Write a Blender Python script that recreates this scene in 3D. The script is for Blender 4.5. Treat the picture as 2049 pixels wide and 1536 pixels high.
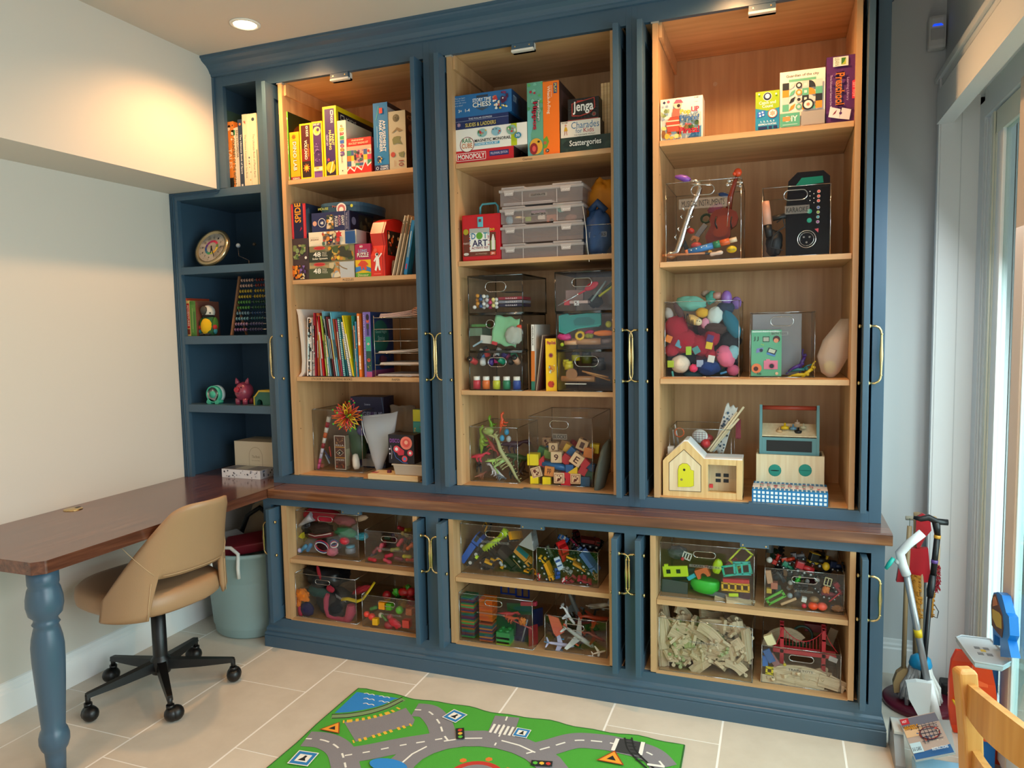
import bpy,bmesh,math,random
from mathutils import Vector,Matrix,Euler,noise
PI=math.pi
sc=bpy.context.scene
COL=sc.collection
for o in list(bpy.data.objects):bpy.data.objects.remove(o)

# ------------------------------------------------------------------ camera
F=1445.69
_y,_p,_r=-0.353663785,-0.0791058444,-0.0194863758
_f=Vector((math.sin(_y)*math.cos(_p),math.cos(_y)*math.cos(_p),math.sin(_p)))
_rt=_f.cross(Vector((0,0,1))).normalized();_up=_rt.cross(_f)
RT=_rt*math.cos(_r) +_up*math.sin(_r);UP=-_rt*math.sin(_r) +_up*math.cos(_r)
CAM=Vector((0,-2.806,1.482))
cd=bpy.data.cameras.new('camera');cam=bpy.data.objects.new('camera',cd);COL.objects.link(cam)
cd.sensor_width=36;cd.lens=F/2049*36;cd.clip_start=0.05;cd.clip_end=60
cam.matrix_world=Matrix.Translation(CAM) @ Matrix((RT,UP,-_f)).transposed().to_4x4()
sc.camera=cam

def ray(px,py):return RT*((px-1024.5)/F) -UP*((py-768)/F) +_f
def at(px,py,Y=0.03):
    "point of the vertical plane y=Y seen at a pixel"
    d=ray(px,py);return CAM +d*((Y-CAM.y)/d.y)
def atx(px,py,X):d=ray(px,py);return CAM +d*((X-CAM.x)/d.x)
def atz(px,py,Z=0.0):d=ray(px,py);return CAM +d*((Z-CAM.z)/d.z)

# ------------------------------------------------------------------ world, lights, exposure
sc.view_settings.view_transform='Standard';sc.view_settings.look='None'
sc.view_settings.exposure=0.15;sc.view_settings.gamma=1.0
w=bpy.data.worlds.new('world');sc.world=w;w.use_nodes=True
w.node_tree.nodes['Background'].inputs[0].default_value=(0.80,0.90,1.0,1)
w.node_tree.nodes['Background'].inputs[1].default_value=0.5
sc.cycles.transparent_max_bounces=40
sc.cycles.sample_clamp_indirect=6

def area(name,loc,rot,sx,sy,power,col,spread=PI):
    l=bpy.data.lights.new(name,'AREA');l.shape='RECTANGLE';l.size=sx;l.size_y=sy
    l.energy=power;l.color=col;l.spread=spread
    o=bpy.data.objects.new(name,l);COL.objects.link(o);o.location=loc;o.rotation_euler=rot
    return o
area('daylight_through_glass_door',(1.05,-1.45,1.15),(0,PI/2-.55,0),1.8,2.9,135,(0.88,0.95,1.0))
area('daylight_through_rear_window',(-1.1,-4.6,1.5),(PI/2-.95,0,0),2.2,1.6,9,(0.90,0.96,1.0))
def downlight(name,x,y,power,size=60):
    l=bpy.data.lights.new(name,'SPOT');l.energy=power;l.color=(1.0,0.54,0.22)
    l.spot_size=math.radians(size);l.spot_blend=0.6;l.shadow_soft_size=0.045
    o=bpy.data.objects.new(name,l);COL.objects.link(o);o.location=(x,y,2.735)
DL=[(-2.08,-0.274),(-0.17,-0.274),(-2.0,-2.2),(-0.2,-2.2)]
for i,(x,y) in enumerate(DL):downlight('downlight_lamp',x,y,46 if i < 2 else 30,150)

# ------------------------------------------------------------------ materials
def lin(c):return c/12.92 if c <= .04045 else ((c+.055)/1.055)**2.4
def rgb(h):h=h.lstrip('#');return tuple(lin(int(h[i:i+2],16)/255) for i in (0,2,4)) +(1,)
MC={}
def mat(h,rough=.5,metal=0.,spec=.5,bump=0,bscale=200,emit=0):
    key=(h,rough,metal,spec,bump,bscale,emit)
    if key in MC:return MC[key]
    m=bpy.data.materials.new('m_'+h.strip('#'));m.use_nodes=True
    nt=m.node_tree;b=nt.nodes['Principled BSDF']
    b.inputs['Base Color'].default_value=rgb(h);b.inputs['Roughness'].default_value=rough
    b.inputs['Metallic'].default_value=metal;b.inputs['Specular IOR Level'].default_value=spec
    if emit:
        b.inputs['Emission Color'].default_value=rgb(h);b.inputs['Emission Strength'].default_value=emit
    tc=nt.nodes.new('ShaderNodeTexCoord');n=nt.nodes.new('ShaderNodeTexNoise')
    nt.links.new(tc.outputs['Object'],n.inputs['Vector']);n.inputs['Scale'].default_value=bscale if bump else 9
    if bump:
        bp=nt.nodes.new('ShaderNodeBump');bp.inputs['Strength'].default_value=bump;bp.inputs['Distance'].default_value=.003
        nt.links.new(n.outputs['Fac'],bp.inputs['Height']);nt.links.new(bp.outputs['Normal'],b.inputs['Normal'])
    else:
        mr=nt.nodes.new('ShaderNodeMapRange');mr.inputs['To Min'].default_value=max(0,rough-.05);mr.inputs['To Max'].default_value=min(1,rough+.05)
        nt.links.new(n.outputs['Fac'],mr.inputs['Value']);nt.links.new(mr.outputs[0],b.inputs['Roughness'])
    MC[key]=m
    return m
def wood(name,c1,c2,scale,rough=.4,axis=0,dist=3.0,coat=0,mid=None):
    if name in MC:return MC[name]
    m=bpy.data.materials.new(name);m.use_nodes=True;nt=m.node_tree;b=nt.nodes['Principled BSDF']
    tc=nt.nodes.new('ShaderNodeTexCoord');mp=nt.nodes.new('ShaderNodeMapping')
    s=[scale]*3;s[axis]=scale*.06;mp.inputs['Scale'].default_value=s
    n=nt.nodes.new('ShaderNodeTexNoise');n.inputs['Scale'].default_value=1;n.inputs['Detail'].default_value=6;n.inputs['Distortion'].default_value=dist
    n2=nt.nodes.new('ShaderNodeTexNoise');n2.inputs['Scale'].default_value=4;n2.inputs['Detail'].default_value=4
    r=nt.nodes.new('ShaderNodeValToRGB');r.color_ramp.elements[0].color=rgb(c1);r.color_ramp.elements[1].color=rgb(c2)
    r.color_ramp.elements[0].position=.3;r.color_ramp.elements[1].position=.7
    if mid:e=r.color_ramp.elements.new(.5);e.color=rgb(mid)
    mx=nt.nodes.new('ShaderNodeMath');mx.operation='ADD';sb=nt.nodes.new('ShaderNodeMath');sb.operation='MULTIPLY';sb.inputs[1].default_value=.5
    L=nt.links.new
    L(tc.outputs['Object'],mp.inputs[0]);L(mp.outputs[0],n.inputs['Vector']);L(mp.outputs[0],n2.inputs['Vector'])
    L(n.outputs['Fac'],mx.inputs[0]);L(n2.outputs['Fac'],mx.inputs[1]);L(mx.outputs[0],sb.inputs[0]);L(sb.outputs[0],r.inputs[0])
    L(r.outputs[0],b.inputs['Base Color']);b.inputs['Roughness'].default_value=rough
    if coat:b.inputs['Coat Weight'].default_value=coat;b.inputs['Coat Roughness'].default_value=.12
    MC[name]=m;return m
def clear(name,tint='ffffff',a=.94,gloss=.06,rough=.04):
    "thin clear plastic: light passes straight through, with a glossy film"
    if name in MC:return MC[name]
    m=bpy.data.materials.new(name);m.use_nodes=True;nt=m.node_tree;nt.nodes.remove(nt.nodes['Principled BSDF'])
    out=nt.nodes['Material Output'];t=nt.nodes.new('ShaderNodeBsdfTransparent');g=nt.nodes.new('ShaderNodeBsdfGlossy')
    c=rgb(tint);t.inputs[0].default_value=(c[0]*a,c[1]*a,c[2]*a,1);g.inputs['Roughness'].default_value=rough
    fr=nt.nodes.new('ShaderNodeLayerWeight');fr.inputs['Blend'].default_value=.12
    mr=nt.nodes.new('ShaderNodeMapRange');mr.inputs['To Min'].default_value=gloss;mr.inputs['To Max'].default_value=.5
    mx=nt.nodes.new('ShaderNodeMixShader')
    nt.links.new(fr.outputs['Facing'],mr.inputs['Value']);nt.links.new(mr.outputs[0],mx.inputs[0])
    nt.links.new(t.outputs[0],mx.inputs[1]);nt.links.new(g.outputs[0],mx.inputs[2]);nt.links.new(mx.outputs[0],out.inputs[0])
    MC[name]=m;return m
def frosted(name,col,alpha,rough=.35):
    "milky plastic film"
    if name in MC:return MC[name]
    m=bpy.data.materials.new(name);m.use_nodes=True;b=m.node_tree.nodes['Principled BSDF']
    b.inputs['Base Color'].default_value=rgb(col);b.inputs['Alpha'].default_value=alpha;b.inputs['Roughness'].default_value=rough
    MC[name]=m;return m

BLUE=mat('405a6e',.34)
MAPLE=wood('maple_ply','b4875a','d9af80',9,.42,2,2.0)
MAPLEX=wood('maple_shelf','b4875a','d9af80',9,.42,0,2.0)
WALNUT=wood('walnut_top','3e2118','7a4c36',16,.22,1,3.5,.5,'5c3424')
WALNUTX=wood('walnut_counter','4a281a','96643f',16,.22,0,3.5,.5,'6e4229')
BEECH=wood('beech','b97a35','d8a05c',12,.4,2,2)
PINE=wood('pine','d6b27c','ecd0a0',25,.5,0,2)
WOODT=wood('track_wood','ab9170','e2cdab',40,.55,0,2)
BRASS=mat('d6bd86',.26,1.0)
ACR=clear('acrylic','fbfcfc',.994,.012,.03)
ACRE=clear('acrylic_edge','f4f6f8',.80,.45,.15)
SMOKE=clear('smoked_rim','5a5654',.55,.12,.1)
WHITE=mat('f2efe8',.45)
BLACK=mat('0c0c0e',.35)

# ------------------------------------------------------------------ mesh builder
_txt={}
def text_mesh(s,bold):
    k=(s,bold)
    if k not in _txt:
        c=bpy.data.curves.new('txt','FONT');c.body=s;c.offset=.018 if bold else 0;c.resolution_u=2
        o=bpy.data.objects.new('txt',c);COL.objects.link(o)
        me=bpy.data.meshes.new_from_object(o.evaluated_get(bpy.context.evaluated_depsgraph_get()))
        vs=[v.co.copy() for v in me.vertices];fs=[tuple(p.vertices) for p in me.polygons]
        bpy.data.objects.remove(o);bpy.data.curves.remove(c);bpy.data.meshes.remove(me)
        _txt[k]=(vs,fs)
    return _txt[k]

class B:
    def __init__(s):s.bm=bmesh.new();s.ms=[];s.T=None
    def mi(s,m):
        if m not in s.ms:s.ms.append(m)
        return s.ms.index(m)
    def add(s,vs,fs,m,smooth=False):
        i=s.mi(m)
        if s.T is not None:vs=[s.T @ Vector(v) for v in vs]
        bv=[s.bm.verts.new(v) for v in vs]
        for f in fs:
            try:bf=s.bm.faces.new([bv[k] for k in f])
            except ValueError:continue
            bf.material_index=i;bf.smooth=smooth
        return bv
    def box(s,a,b,m,bev=0,T=None):
        x0,x1=sorted((a[0],b[0]));y0,y1=sorted((a[1],b[1]));z0,z1=sorted((a[2],b[2]))
        if not bev:
            vs=[Vector((x,y,z)) for z in (z0,z1) for y in (y0,y1) for x in (x0,x1)]
            fs=[(0,2,3,1),(4,5,7,6),(0,1,5,4),(2,6,7,3),(0,4,6,2),(1,3,7,5)]
            if T is not None:vs=[T @ v for v in vs]
            s.add(vs,fs,m);return s
        e=min(bev,(x1-x0)*.49,(y1-y0)*.49,(z1-z0)*.49)
        t=bmesh.new();bmesh.ops.create_cube(t,size=1)
        for v in t.verts:v.co=Vector(((x0+x1)/2+v.co.x*(x1-x0),(y0+y1)/2+v.co.y*(y1-y0),(z0+z1)/2+v.co.z*(z1-z0)))
        bmesh.ops.bevel(t,geom=list(t.edges),offset=e,segments=2,profile=.6,affect='EDGES')
        s.take(t,m,T);return s
    def take(s,t,m,T=None,smooth=False):
        t.verts.index_update()
        vs=[v.co.copy() for v in t.verts];fs=[tuple(v.index for v in f.verts) for f in t.faces]
        if T is not None:vs=[T @ v for v in vs]
        s.add(vs,fs,m,smooth);t.free()
    def loop_rings(s,rings,m,caps=(True,True),smooth=True,closed=True):
        n=len(rings[0]);vs=[p for r in rings for p in r];fs=[]
        for i in range(len(rings)-1):
            for j in range(n if closed else n-1):
                k=(j+1) % n;fs.append((i*n+j,i*n+k,(i+1)*n+k,(i+1)*n+j))
        bv=s.add(vs,fs,m,smooth);q=s.mi(m)
        for c,idx in ((caps[0],0),(caps[1],(len(rings)-1)*n)):
            if c:
                try:
                    f=s.bm.faces.new(bv[idx:idx+n]);f.material_index=q
                except ValueError:pass
    def lathe(s,prof,m,n=20,T=None,smooth=True):
        "prof: (radius, z) pairs"
        rings=[[Vector((r*math.cos(2*PI*j/n),r*math.sin(2*PI*j/n),z)) for j in range(n)] for r,z in prof]
        if T is not None:rings=[[T @ p for p in r] for r in rings]
        s.loop_rings(rings,m,smooth=smooth);return s
    def cyl(s,a,b,r,m,n=14,r2=None,smooth=True):
        s.tube([a,b],r if r2 is None else [r,r2],m,n,smooth);return s
    def tube(s,pts,r,m,n=8,smooth=True,closed=False,flat=1):
        pts=[Vector(p) for p in pts];R=r if isinstance(r,(list,tuple)) else [r]*len(pts);rings=[]
        u=None;N=len(pts)
        for i,p in enumerate(pts):
            d=(pts[(i+1) % N]-pts[i-1] if closed else pts[min(i+1,N-1)]-pts[max(i-1,0)])
            if d.length < 1e-9:d=Vector((0,0,1))
            d.normalize()
            if u is None:u=d.orthogonal().normalized()
            u=(u-d*u.dot(d));u=u.normalized() if u.length > 1e-6 else d.orthogonal().normalized()
            v=d.cross(u)
            rings.append([p+(u*math.cos(2*PI*j/n)+v*math.sin(2*PI*j/n)*flat)*R[i] for j in range(n)])
        if closed:rings.append(rings[0]);s.loop_rings(rings,m,(False,False),smooth)
        else:s.loop_rings(rings,m,(True,True),smooth)
        return s
    def ball(s,c,r,m,n=12,T=None,k=8):
        r=(r,r,r) if not isinstance(r,(tuple,list)) else r
        prof=[(max(1e-5,math.sin(PI*i/k)),-math.cos(PI*i/k)) for i in range(k+1)]
        M_=Matrix.Translation(c) @ Matrix.Diagonal((*r,1))
        if T is not None:M_=Matrix.Translation(c) @ T.to_4x4() @ Matrix.Diagonal((*r,1))
        return s.lathe(prof,m,n,M_)
    def prism(s,pts,y0,y1,m,T=None,axis='y',side=None):
        "outline in (x,z) pushed along y (or given axis)"
        f={'y':lambda p,t:Vector((p[0],t,p[1])),'x':lambda p,t:Vector((t,p[0],p[1])),'z':lambda p,t:Vector((p[0],p[1],t))}[axis]
        a=[f(p,y0) for p in pts];b=[f(p,y1) for p in pts]
        if T is not None:a=[T @ p for p in a];b=[T @ p for p in b]
        n=len(a)
        s.add(a+b,[(i,(i+1) % n,n+(i+1) % n,n+i) for i in range(n)],side or m)
        s.add(a+b,[tuple(range(n)),tuple(range(2*n-1,n-1,-1))],m)
        return s
    def sweep(s,prof,path,m,caps=True):
        "prof: list of (out,z) ; path: list of (point2d, outward normal2d scaled for mitre)"
        rings=[[Vector((p[0]+nx*o,p[1]+ny*o,z)) for o,z in prof] for p,(nx,ny) in path]
        s.loop_rings(rings,m,(caps,caps),smooth=False);return s
    def obj(s,name,parent=None,loc=None,rot=None,smooth_angle=None):
        me=bpy.data.meshes.new(name)
        bmesh.ops.recalc_face_normals(s.bm,faces=s.bm.faces)
        s.bm.to_mesh(me);s.bm.free()
        for m in s.ms:me.materials.append(m)
        o=bpy.data.objects.new(name,me);COL.objects.link(o)
        if parent is not None:o.parent=parent
        if loc is not None:o.location=loc
        if rot is not None:o.rotation_euler=rot
        return o

class Panel:
    "a flat printed face: u,v in 0..1; every call prints one layer higher"
    def __init__(s,b,o,u,v,eps=.00018):
        s.b=b;s.o=Vector(o);s.u=Vector(u);s.v=Vector(v);s.n=s.u.cross(s.v).normalized();s.k=1;s.e=eps
        s.W=s.u.length;s.H=s.v.length
    def P(s,x,y):return s.o +s.u*x +s.v*y +s.n*(s.e*s.k)
    def poly(s,pts,h):
        m=h if not isinstance(h,str) else mat(h,.45)
        s.b.add([s.P(*p) for p in pts],[tuple(range(len(pts)))],m);s.k += 1;return s
    def rect(s,x0,y0,x1,y1,h):return s.poly([(x0,y0),(x1,y0),(x1,y1),(x0,y1)],h)
    def bg(s,h):return s.poly([(0,0),(1,0),(1,1),(0,1)],h)
    def ell(s,cx,cy,rx,h,ry=None,n=18,a0=0,a1=2*PI):
        "rx as share of width; ry defaults to a true circle"
        ry=rx*s.W/s.H if ry is None else ry
        pts=[(cx+rx*math.cos(a0+(a1-a0)*i/n),cy+ry*math.sin(a0+(a1-a0)*i/n)) for i in range(n+(a1-a0 < 6.2))]
        if a1-a0 < 6.2:pts.append((cx,cy))
        return s.poly(pts,h)
    def ring(s,cx,cy,rx,h,hin,t=.75):s.ell(cx,cy,rx,h);return s.ell(cx,cy,rx*t,hin)
    def star(s,cx,cy,rx,h,n=8,t=.6,seed=0):
        q=s.W/s.H
        return s.poly([(cx+rx*(1 if i % 2 else t)*math.cos(PI*i/n),cy+rx*q*(1 if i % 2 else t)*math.sin(PI*i/n)) for i in range(2*n)],h)
    def blobs(s,x0,y0,x1,y1,cols,n,seed=0,r=.06):
        R=random.Random(seed)
        for i in range(n):
            a=R.uniform(x0,x1);c=R.uniform(y0,y1);q=r*R.uniform(.5,1.2);k=R.randint(5,8);A=R.uniform(0,6)
            qy=q*s.W/s.H
            s.poly([(min(x1,max(x0,a+q*R.uniform(.6,1.1)*math.cos(A+2*PI*j/k))),min(y1,max(y0,c+qy*R.uniform(.6,1.1)*math.sin(A+2*PI*j/k)))) for j in range(k)],cols[i % len(cols)])
        return s
    def frame(s,x0,y0,x1,y1,t,h):
        ty=t*s.W/s.H
        for r in ((x0,y0,x1,y0+ty),(x0,y1-ty,x1,y1),(x0,y0,x0+t,y1),(x1-t,y0,x1,y1)):s.rect(*r,h);s.k -= 1
        s.k += 1;return s
    def line(s,pts,t,h):
        for a,c in zip(pts,pts[1:]):
            d=Vector(((c[0]-a[0])*s.W,(c[1]-a[1])*s.H));L=d.length or 1;nx,ny=-d.y/L*t*s.W/2,d.x/L*t*s.W/2
            s.poly([(a[0]+nx/s.W,a[1]+ny/s.H),(a[0]-nx/s.W,a[1]-ny/s.H),(c[0]-nx/s.W,c[1]-ny/s.H),(c[0]+nx/s.W,c[1]+ny/s.H)],h);s.k -= 1
        s.k += 1;return s
    def txt(s,t,x0,y0,x1,y1,h,rot=0,bold=True,out=None):
        "fit a line of writing in the box; rot 0, 90 (reads upwards) or -90 (reads downwards)"
        vs,fs=text_mesh(t,bold)
        if not vs:return s
        a0=min(v.x for v in vs);a1=max(v.x for v in vs);b0=min(v.y for v in vs);b1=max(v.y for v in vs)
        def go(grow,hh):
            gx,gy=grow*(x1-x0),grow*(y1-y0);P=[]
            for v in vs:
                p,q=(v.x-a0)/(a1-a0+1e-9),(v.y-b0)/(b1-b0+1e-9)
                if rot == 90:p,q=1-q,p
                elif rot == -90:p,q=q,1-p
                elif rot == 180:p,q=1-p,1-q
                P.append(s.P(x0+(x1-x0)*p,y0+(y1-y0)*q))
            m=mat(hh,.45) if isinstance(hh,str) else hh
            if grow:
                for ox,oy in ((-gx,0),(gx,0),(0,gy),(0,-gy),(gx,gy),(-gx,-gy),(-gx,gy),(gx,-gy)):
                    d=s.u*ox+s.v*oy;s.b.add([p+d for p in P],fs,m)
            else:s.b.add(P,fs,m)
            s.k += 1
        if out:go(.015 if rot == 0 else .02,out)
        go(0,h);return s

def tag(o,label=None,cat=None,group=None,kind=None):
    if label:o['label']=label
    if cat:o['category']=cat
    if group:o['group']=group
    if kind:o['kind']=kind
    return o
def empty(name,label,cat,loc=(0,0,0),rz=0,group=None):
    o=bpy.data.objects.new(name,None);COL.objects.link(o);o.location=loc;o.rotation_euler=(0,0,rz)
    o.empty_display_size=.05
    return tag(o,label,cat,group)
def shift(o,loc=None,rot=None):
    if loc is not None:o.location=loc
    if rot is not None:o.rotation_euler=rot
    return o
def copy_tree(o,parent=None):
    c=o.copy();COL.objects.link(c)
    if parent is not None:c.parent=parent
    for ch in [q for q in bpy.data.objects if q.parent == o]:copy_tree(ch,c)
    return c
TR=Matrix.Translation
def RX(a):return Matrix.Rotation(a,4,'X')
def RY(a):return Matrix.Rotation(a,4,'Y')
def RZ(a):return Matrix.Rotation(a,4,'Z')

# ================================================================== the room
XW,XS,ZS,ZC,YB,XR=-2.806,-2.507,2.162,2.75,0.50,0.60
WALLM=mat('d6cdc1',.75,bump=.02,bscale=60)
WALLR=mat('d6d7d6',.75,bump=.02,bscale=60)
CEILM=mat('cfc3b5',.8)
TRIMM=mat('eeeeec',.38)
def struct(name,b,parent=None):return tag(b.obj(name,parent),kind='structure')
YF=-4.9
b=B()
for r in (((XW-.1,YF-.12,0),(-2.2,YF,ZC)),((0,YF-.12,0),(XR+.25,YF,ZC)),((-2.2,YF-.12,0),(0,YF,.7)),((-2.2,YF-.12,2.3),(0,YF,ZC))):b.box(*r,WALLR)
struct('wall_rear',b)
b=B();b.box((XW-.1,YF,0),(XW,YB+.1,ZC),WALLM);struct('wall_left',b)
b=B();b.box((XW,YF,ZS),(XS,YB,ZC),WALLM);struct('ceiling_soffit',b)
b=B();b.box((XW-.1,YB,-.02),(XR+.25,YB+.12,ZC),WALLR);struct('wall_back',b)
b=B();b.box((XW-.1,YF,ZC),(XR+.25,YB+.1,ZC+.08),CEILM);struct('ceiling',b)
OY0,OY1,OZ=-3.0,.40,2.33       # opening of the sliding door
b=B();b.box((XR,OY1,0),(XR+.22,YB,ZC),WALLR);b.box((XR,OY0,OZ),(XR+.22,OY1,ZC),WALLR);b.box((XR,YF,0),(XR+.22,OY0,ZC),WALLR)
struct('wall_right',b)
# floor of limestone tiles
TILE=bpy.data.materials.new('limestone');TILE.use_nodes=True;nt=TILE.node_tree;bs=nt.nodes['Principled BSDF']
tc=nt.nodes.new('ShaderNodeTexCoord');n1=nt.nodes.new('ShaderNodeTexNoise');n1.inputs['Scale'].default_value=5;n1.inputs['Detail'].default_value=9;n1.inputs['Roughness'].default_value=.65
at_=nt.nodes.new('ShaderNodeAttribute');at_.attribute_name='tone'
rp=nt.nodes.new('ShaderNodeValToRGB');rp.color_ramp.elements[0].color=rgb('c4b8a8');rp.color_ramp.elements[1].color=rgb('e6dccd')
ad=nt.nodes.new('ShaderNodeMath');ad.operation='ADD'
nt.links.new(tc.outputs['Object'],n1.inputs['Vector']);nt.links.new(n1.outputs['Fac'],ad.inputs[0]);nt.links.new(at_.outputs['Fac'],ad.inputs[1])
nt.links.new(ad.outputs[0],rp.inputs[0]);nt.links.new(rp.outputs[0],bs.inputs['Base Color']);bs.inputs['Roughness'].default_value=.42
bp=nt.nodes.new('ShaderNodeBump');bp.inputs['Strength'].default_value=.06;nt.links.new(n1.outputs['Fac'],bp.inputs['Height']);nt.links.new(bp.outputs[0],bs.inputs['Normal'])
b=B();b.box((XW-.1,YF,-.08),(XR+.3,YB+.1,-.0008),mat('fbf8f2',.7))
R=random.Random(4);tones=[];cols={-2.22:-.42,-1.812:-.225,-1.404:-.08,-.996:-.42,-.588:-.275,-.18:-.52,.228:-.10,-2.628:-.30,-3.036:-.1,.636:-.3}
for cx_,j in cols.items():
    y=j +.61*3
    while y > YF:
        b.add([(cx_+.004,y-.607,0),(cx_+.404,y-.607,0),(cx_+.404,y-.002,0),(cx_+.004,y-.002,0)],[(0,1,2,3)],TILE);tones.append(R.uniform(-.12,.12));y -= .61
fl=struct('floor',b);ca=fl.data.attributes.new('tone','FLOAT','FACE')
for i,f in enumerate(fl.data.polygons):ca.data[i].value=tones[i-6] if 6 <= i < 6+len(tones) else 0
# baseboards
BB=[(0,0),(.016,0),(.016,.105),(.012,.112),(.012,.122),(.008,.13),(.006,.142),(0,.146)]
b=B();b.sweep(BB,[((XW,YF),(1,0)),((XW,.45),(1,0))],TRIMM);struct('baseboard_left',b)
b=B();b.sweep(BB,[((.36,YB),(0,-1)),((XR,YB),(0,-1))],TRIMM);struct('baseboard_back',b)
# door casing, jamb, header and valance
b=B()
for x0,x1,y0,y1 in ((.582,.60,.40,.478),(.572,.582,.40,.470),(.565,.572,.40,.425)):b.box((x0,y0,0),(x1,y1,2.40),TRIMM,.002)
for k,(o,za,zb) in enumerate(((.04,2.385,2.405),(.028,2.36,2.385),(.02,2.33,2.36),(.034,2.405,2.42))):b.box((XR-o,OY0-.07,za),(XR,OY1+.078,zb),TRIMM,.002)
b.box((.58,OY0-.08,0),(.60,OY0,2.40),TRIMM,.002)
struct('trim_door_casing',b)
b=B();b.box((.5735,.3985,0),(.640,.4045,OZ),TRIMM);b.box((.6435,.399,0),(.70,.4045,OZ),TRIMM);b.box((.640,.4005,0),(.6435,.4045,OZ),TRIMM);b.box((.70,.4,0),(.82,.45,2.3),TRIMM);b.box((.6,OY0,OZ-.02),(.82,OY1,OZ),TRIMM);struct('trim_door_jamb',b)
b=B();b.box((.557,OY0,2.225),(.575,OY1-.002,2.335),TRIMM,.002);b.box((.557,OY0,2.216),(.612,OY1-.002,2.225),TRIMM);struct('trim_valance',b)
# sliding glass door
ALU=mat('dfe3e4',.3);GLASS=clear('window_glass','e6f2f0',.96,.03,.0);CREAM=mat('dcdccb',.4)
dr=tag(bpy.data.objects.new('door_1',None),kind='structure');COL.objects.link(dr)
b=B()
b.box((.70,.335,0),(.80,.4,2.27),ALU);b.box((.70,OY0,2.21),(.80,.335,2.31),ALU);b.box((.70,OY0,0),(.80,.335,.05),ALU);b.box((.70,OY0,0),(.8,OY0+.07,2.27),ALU)
for k,y in enumerate((.327,.317,.300)):b.box((.704+.006*k,y-.006,.05),(.74,y+.002,2.2),ALU,.001)
b.obj('door_frame',dr)
b=B();b.box((.707,.20,.05),(.735,.27,2.2),CREAM,.004);b.box((.702,.215,.05),(.707,.235,2.2),CREAM);b.box((.702,.25,.05),(.707,.257,2.2),ALU);b.box((.708,.122,.05),(.735,.19,2.2),ALU,.004)
b.box((.707,-1.35,.05),(.735,-1.25,2.2),CREAM,.004);b.box((.707,-1.3,.05),(.735,.21,.14),CREAM);b.box((.707,-1.3,2.12),(.735,.21,2.2),CREAM);b.obj('fixed_leaf',dr)
b=B();b.box((.718,-1.25,.14),(.724,.122,2.12),GLASS);b.obj('door_glass',dr)
b=B();b.box((.680,-.250,.05),(.704,-.162,2.2),mat('d8c6b6',.4),.004);b.box((.684,-.262,.05),(.704,-.250,2.2),ALU,.002);b.box((.68,-2.0,.05),(.704,-.26,.16),ALU);b.box((.68,-2.0,2.1),(.704,-.26,2.2),ALU);b.box((.68,-2.1,.05),(.704,-2.0,2.2),ALU);b.box((.69,-2.0,.16),(.695,-.26,2.1),GLASS)  # peach stile colour carries a painted warm reflection of the room
b.obj('sliding_leaf',dr)
# ------- the garden side seen through the glass
b=B();b.box((.85,-8,-.2),(14,14,-.12),mat('b9bcb6',.8));struct('ground_patio',b)
b=B()
for i in range(38):b.box((.95,5.0,-.12+i*.10),(7,5.03+.012,-.006+i*.10),mat('8fa8a4',.7))
b.box((.95,4.97,2.55),(7,5.0,2.75),mat('a9bcc0',.5));b.box((.95,4.97,1.55),(7,5.0,2.2),mat('b4c6cc',.4));b.prism([(.9,3.55),(7,4.8),(7,4.95),(.9,3.70)],4.7,5.1,mat('eef2f4',.6));b.prism([(.9,3.7),(7,4.95),(7,5.3),(.9,4.0)],5.1,6.6,mat('b4674a',.8))
bl=b.obj('neighbouring_house');tag(bl,'grey green boarded house wall beyond the glass door','house')
LEAF=[mat('5d8a4b',.8),mat('84a868',.8),mat('3f6b3b',.8)]
b=B();R=random.Random(3)
for i in range(900):
    p=Vector((R.uniform(1.2,7),R.uniform(7.5,10),R.uniform(3.5,8.5)));e=Euler((R.uniform(0,6),R.uniform(0,6),0)).to_matrix();r=R.uniform(.12,.28)
    b.add([p+e@Vector(q)*r for q in ((-1,0,0),(0,-.6,0),(1,0,0),(0,.6,0))],[(0,1,2,3)],LEAF[i % 3])
b.cyl((4,9,-.1),(4,9,5),.2,mat('5d4a38',.8));tag(b.obj('garden_tree'),'leafy green tree beyond the neighbouring roof','tree')

# ================================================================== built-in cabinets
FT=.022
# --- crown and base mouldings run over all units
CR=[(0,2.672),(.010,2.674),(.012,2.684),(.018,2.688),(.020,2.694),(.027,2.704),(.040,2.716),(.056,2.724),(.068,2.732),(.070,2.738),(.076,2.740),(.076,2.75),(0,2.75)]
b=B();b.sweep(CR,[((-2.507,0),(0,-1)),((.348,0),(1,-1)),((.348,YB),(1,0))],BLUE);struct('trim_crown',b)
BM=[(0,0),(.015,0),(.015,.052),(.012,.055),(.015,.060),(.012,.070),(.007,.073),(.009,.082),(.006,.092),(0,.100)]
b=B();b.sweep(BM,[((-2.25,.45),(-1,0)),((-2.25,-.097),(-1,-1)),((.350,-.097),(1,-1)),((.350,.49),(1,0))],BLUE);struct('trim_base',b)

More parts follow.
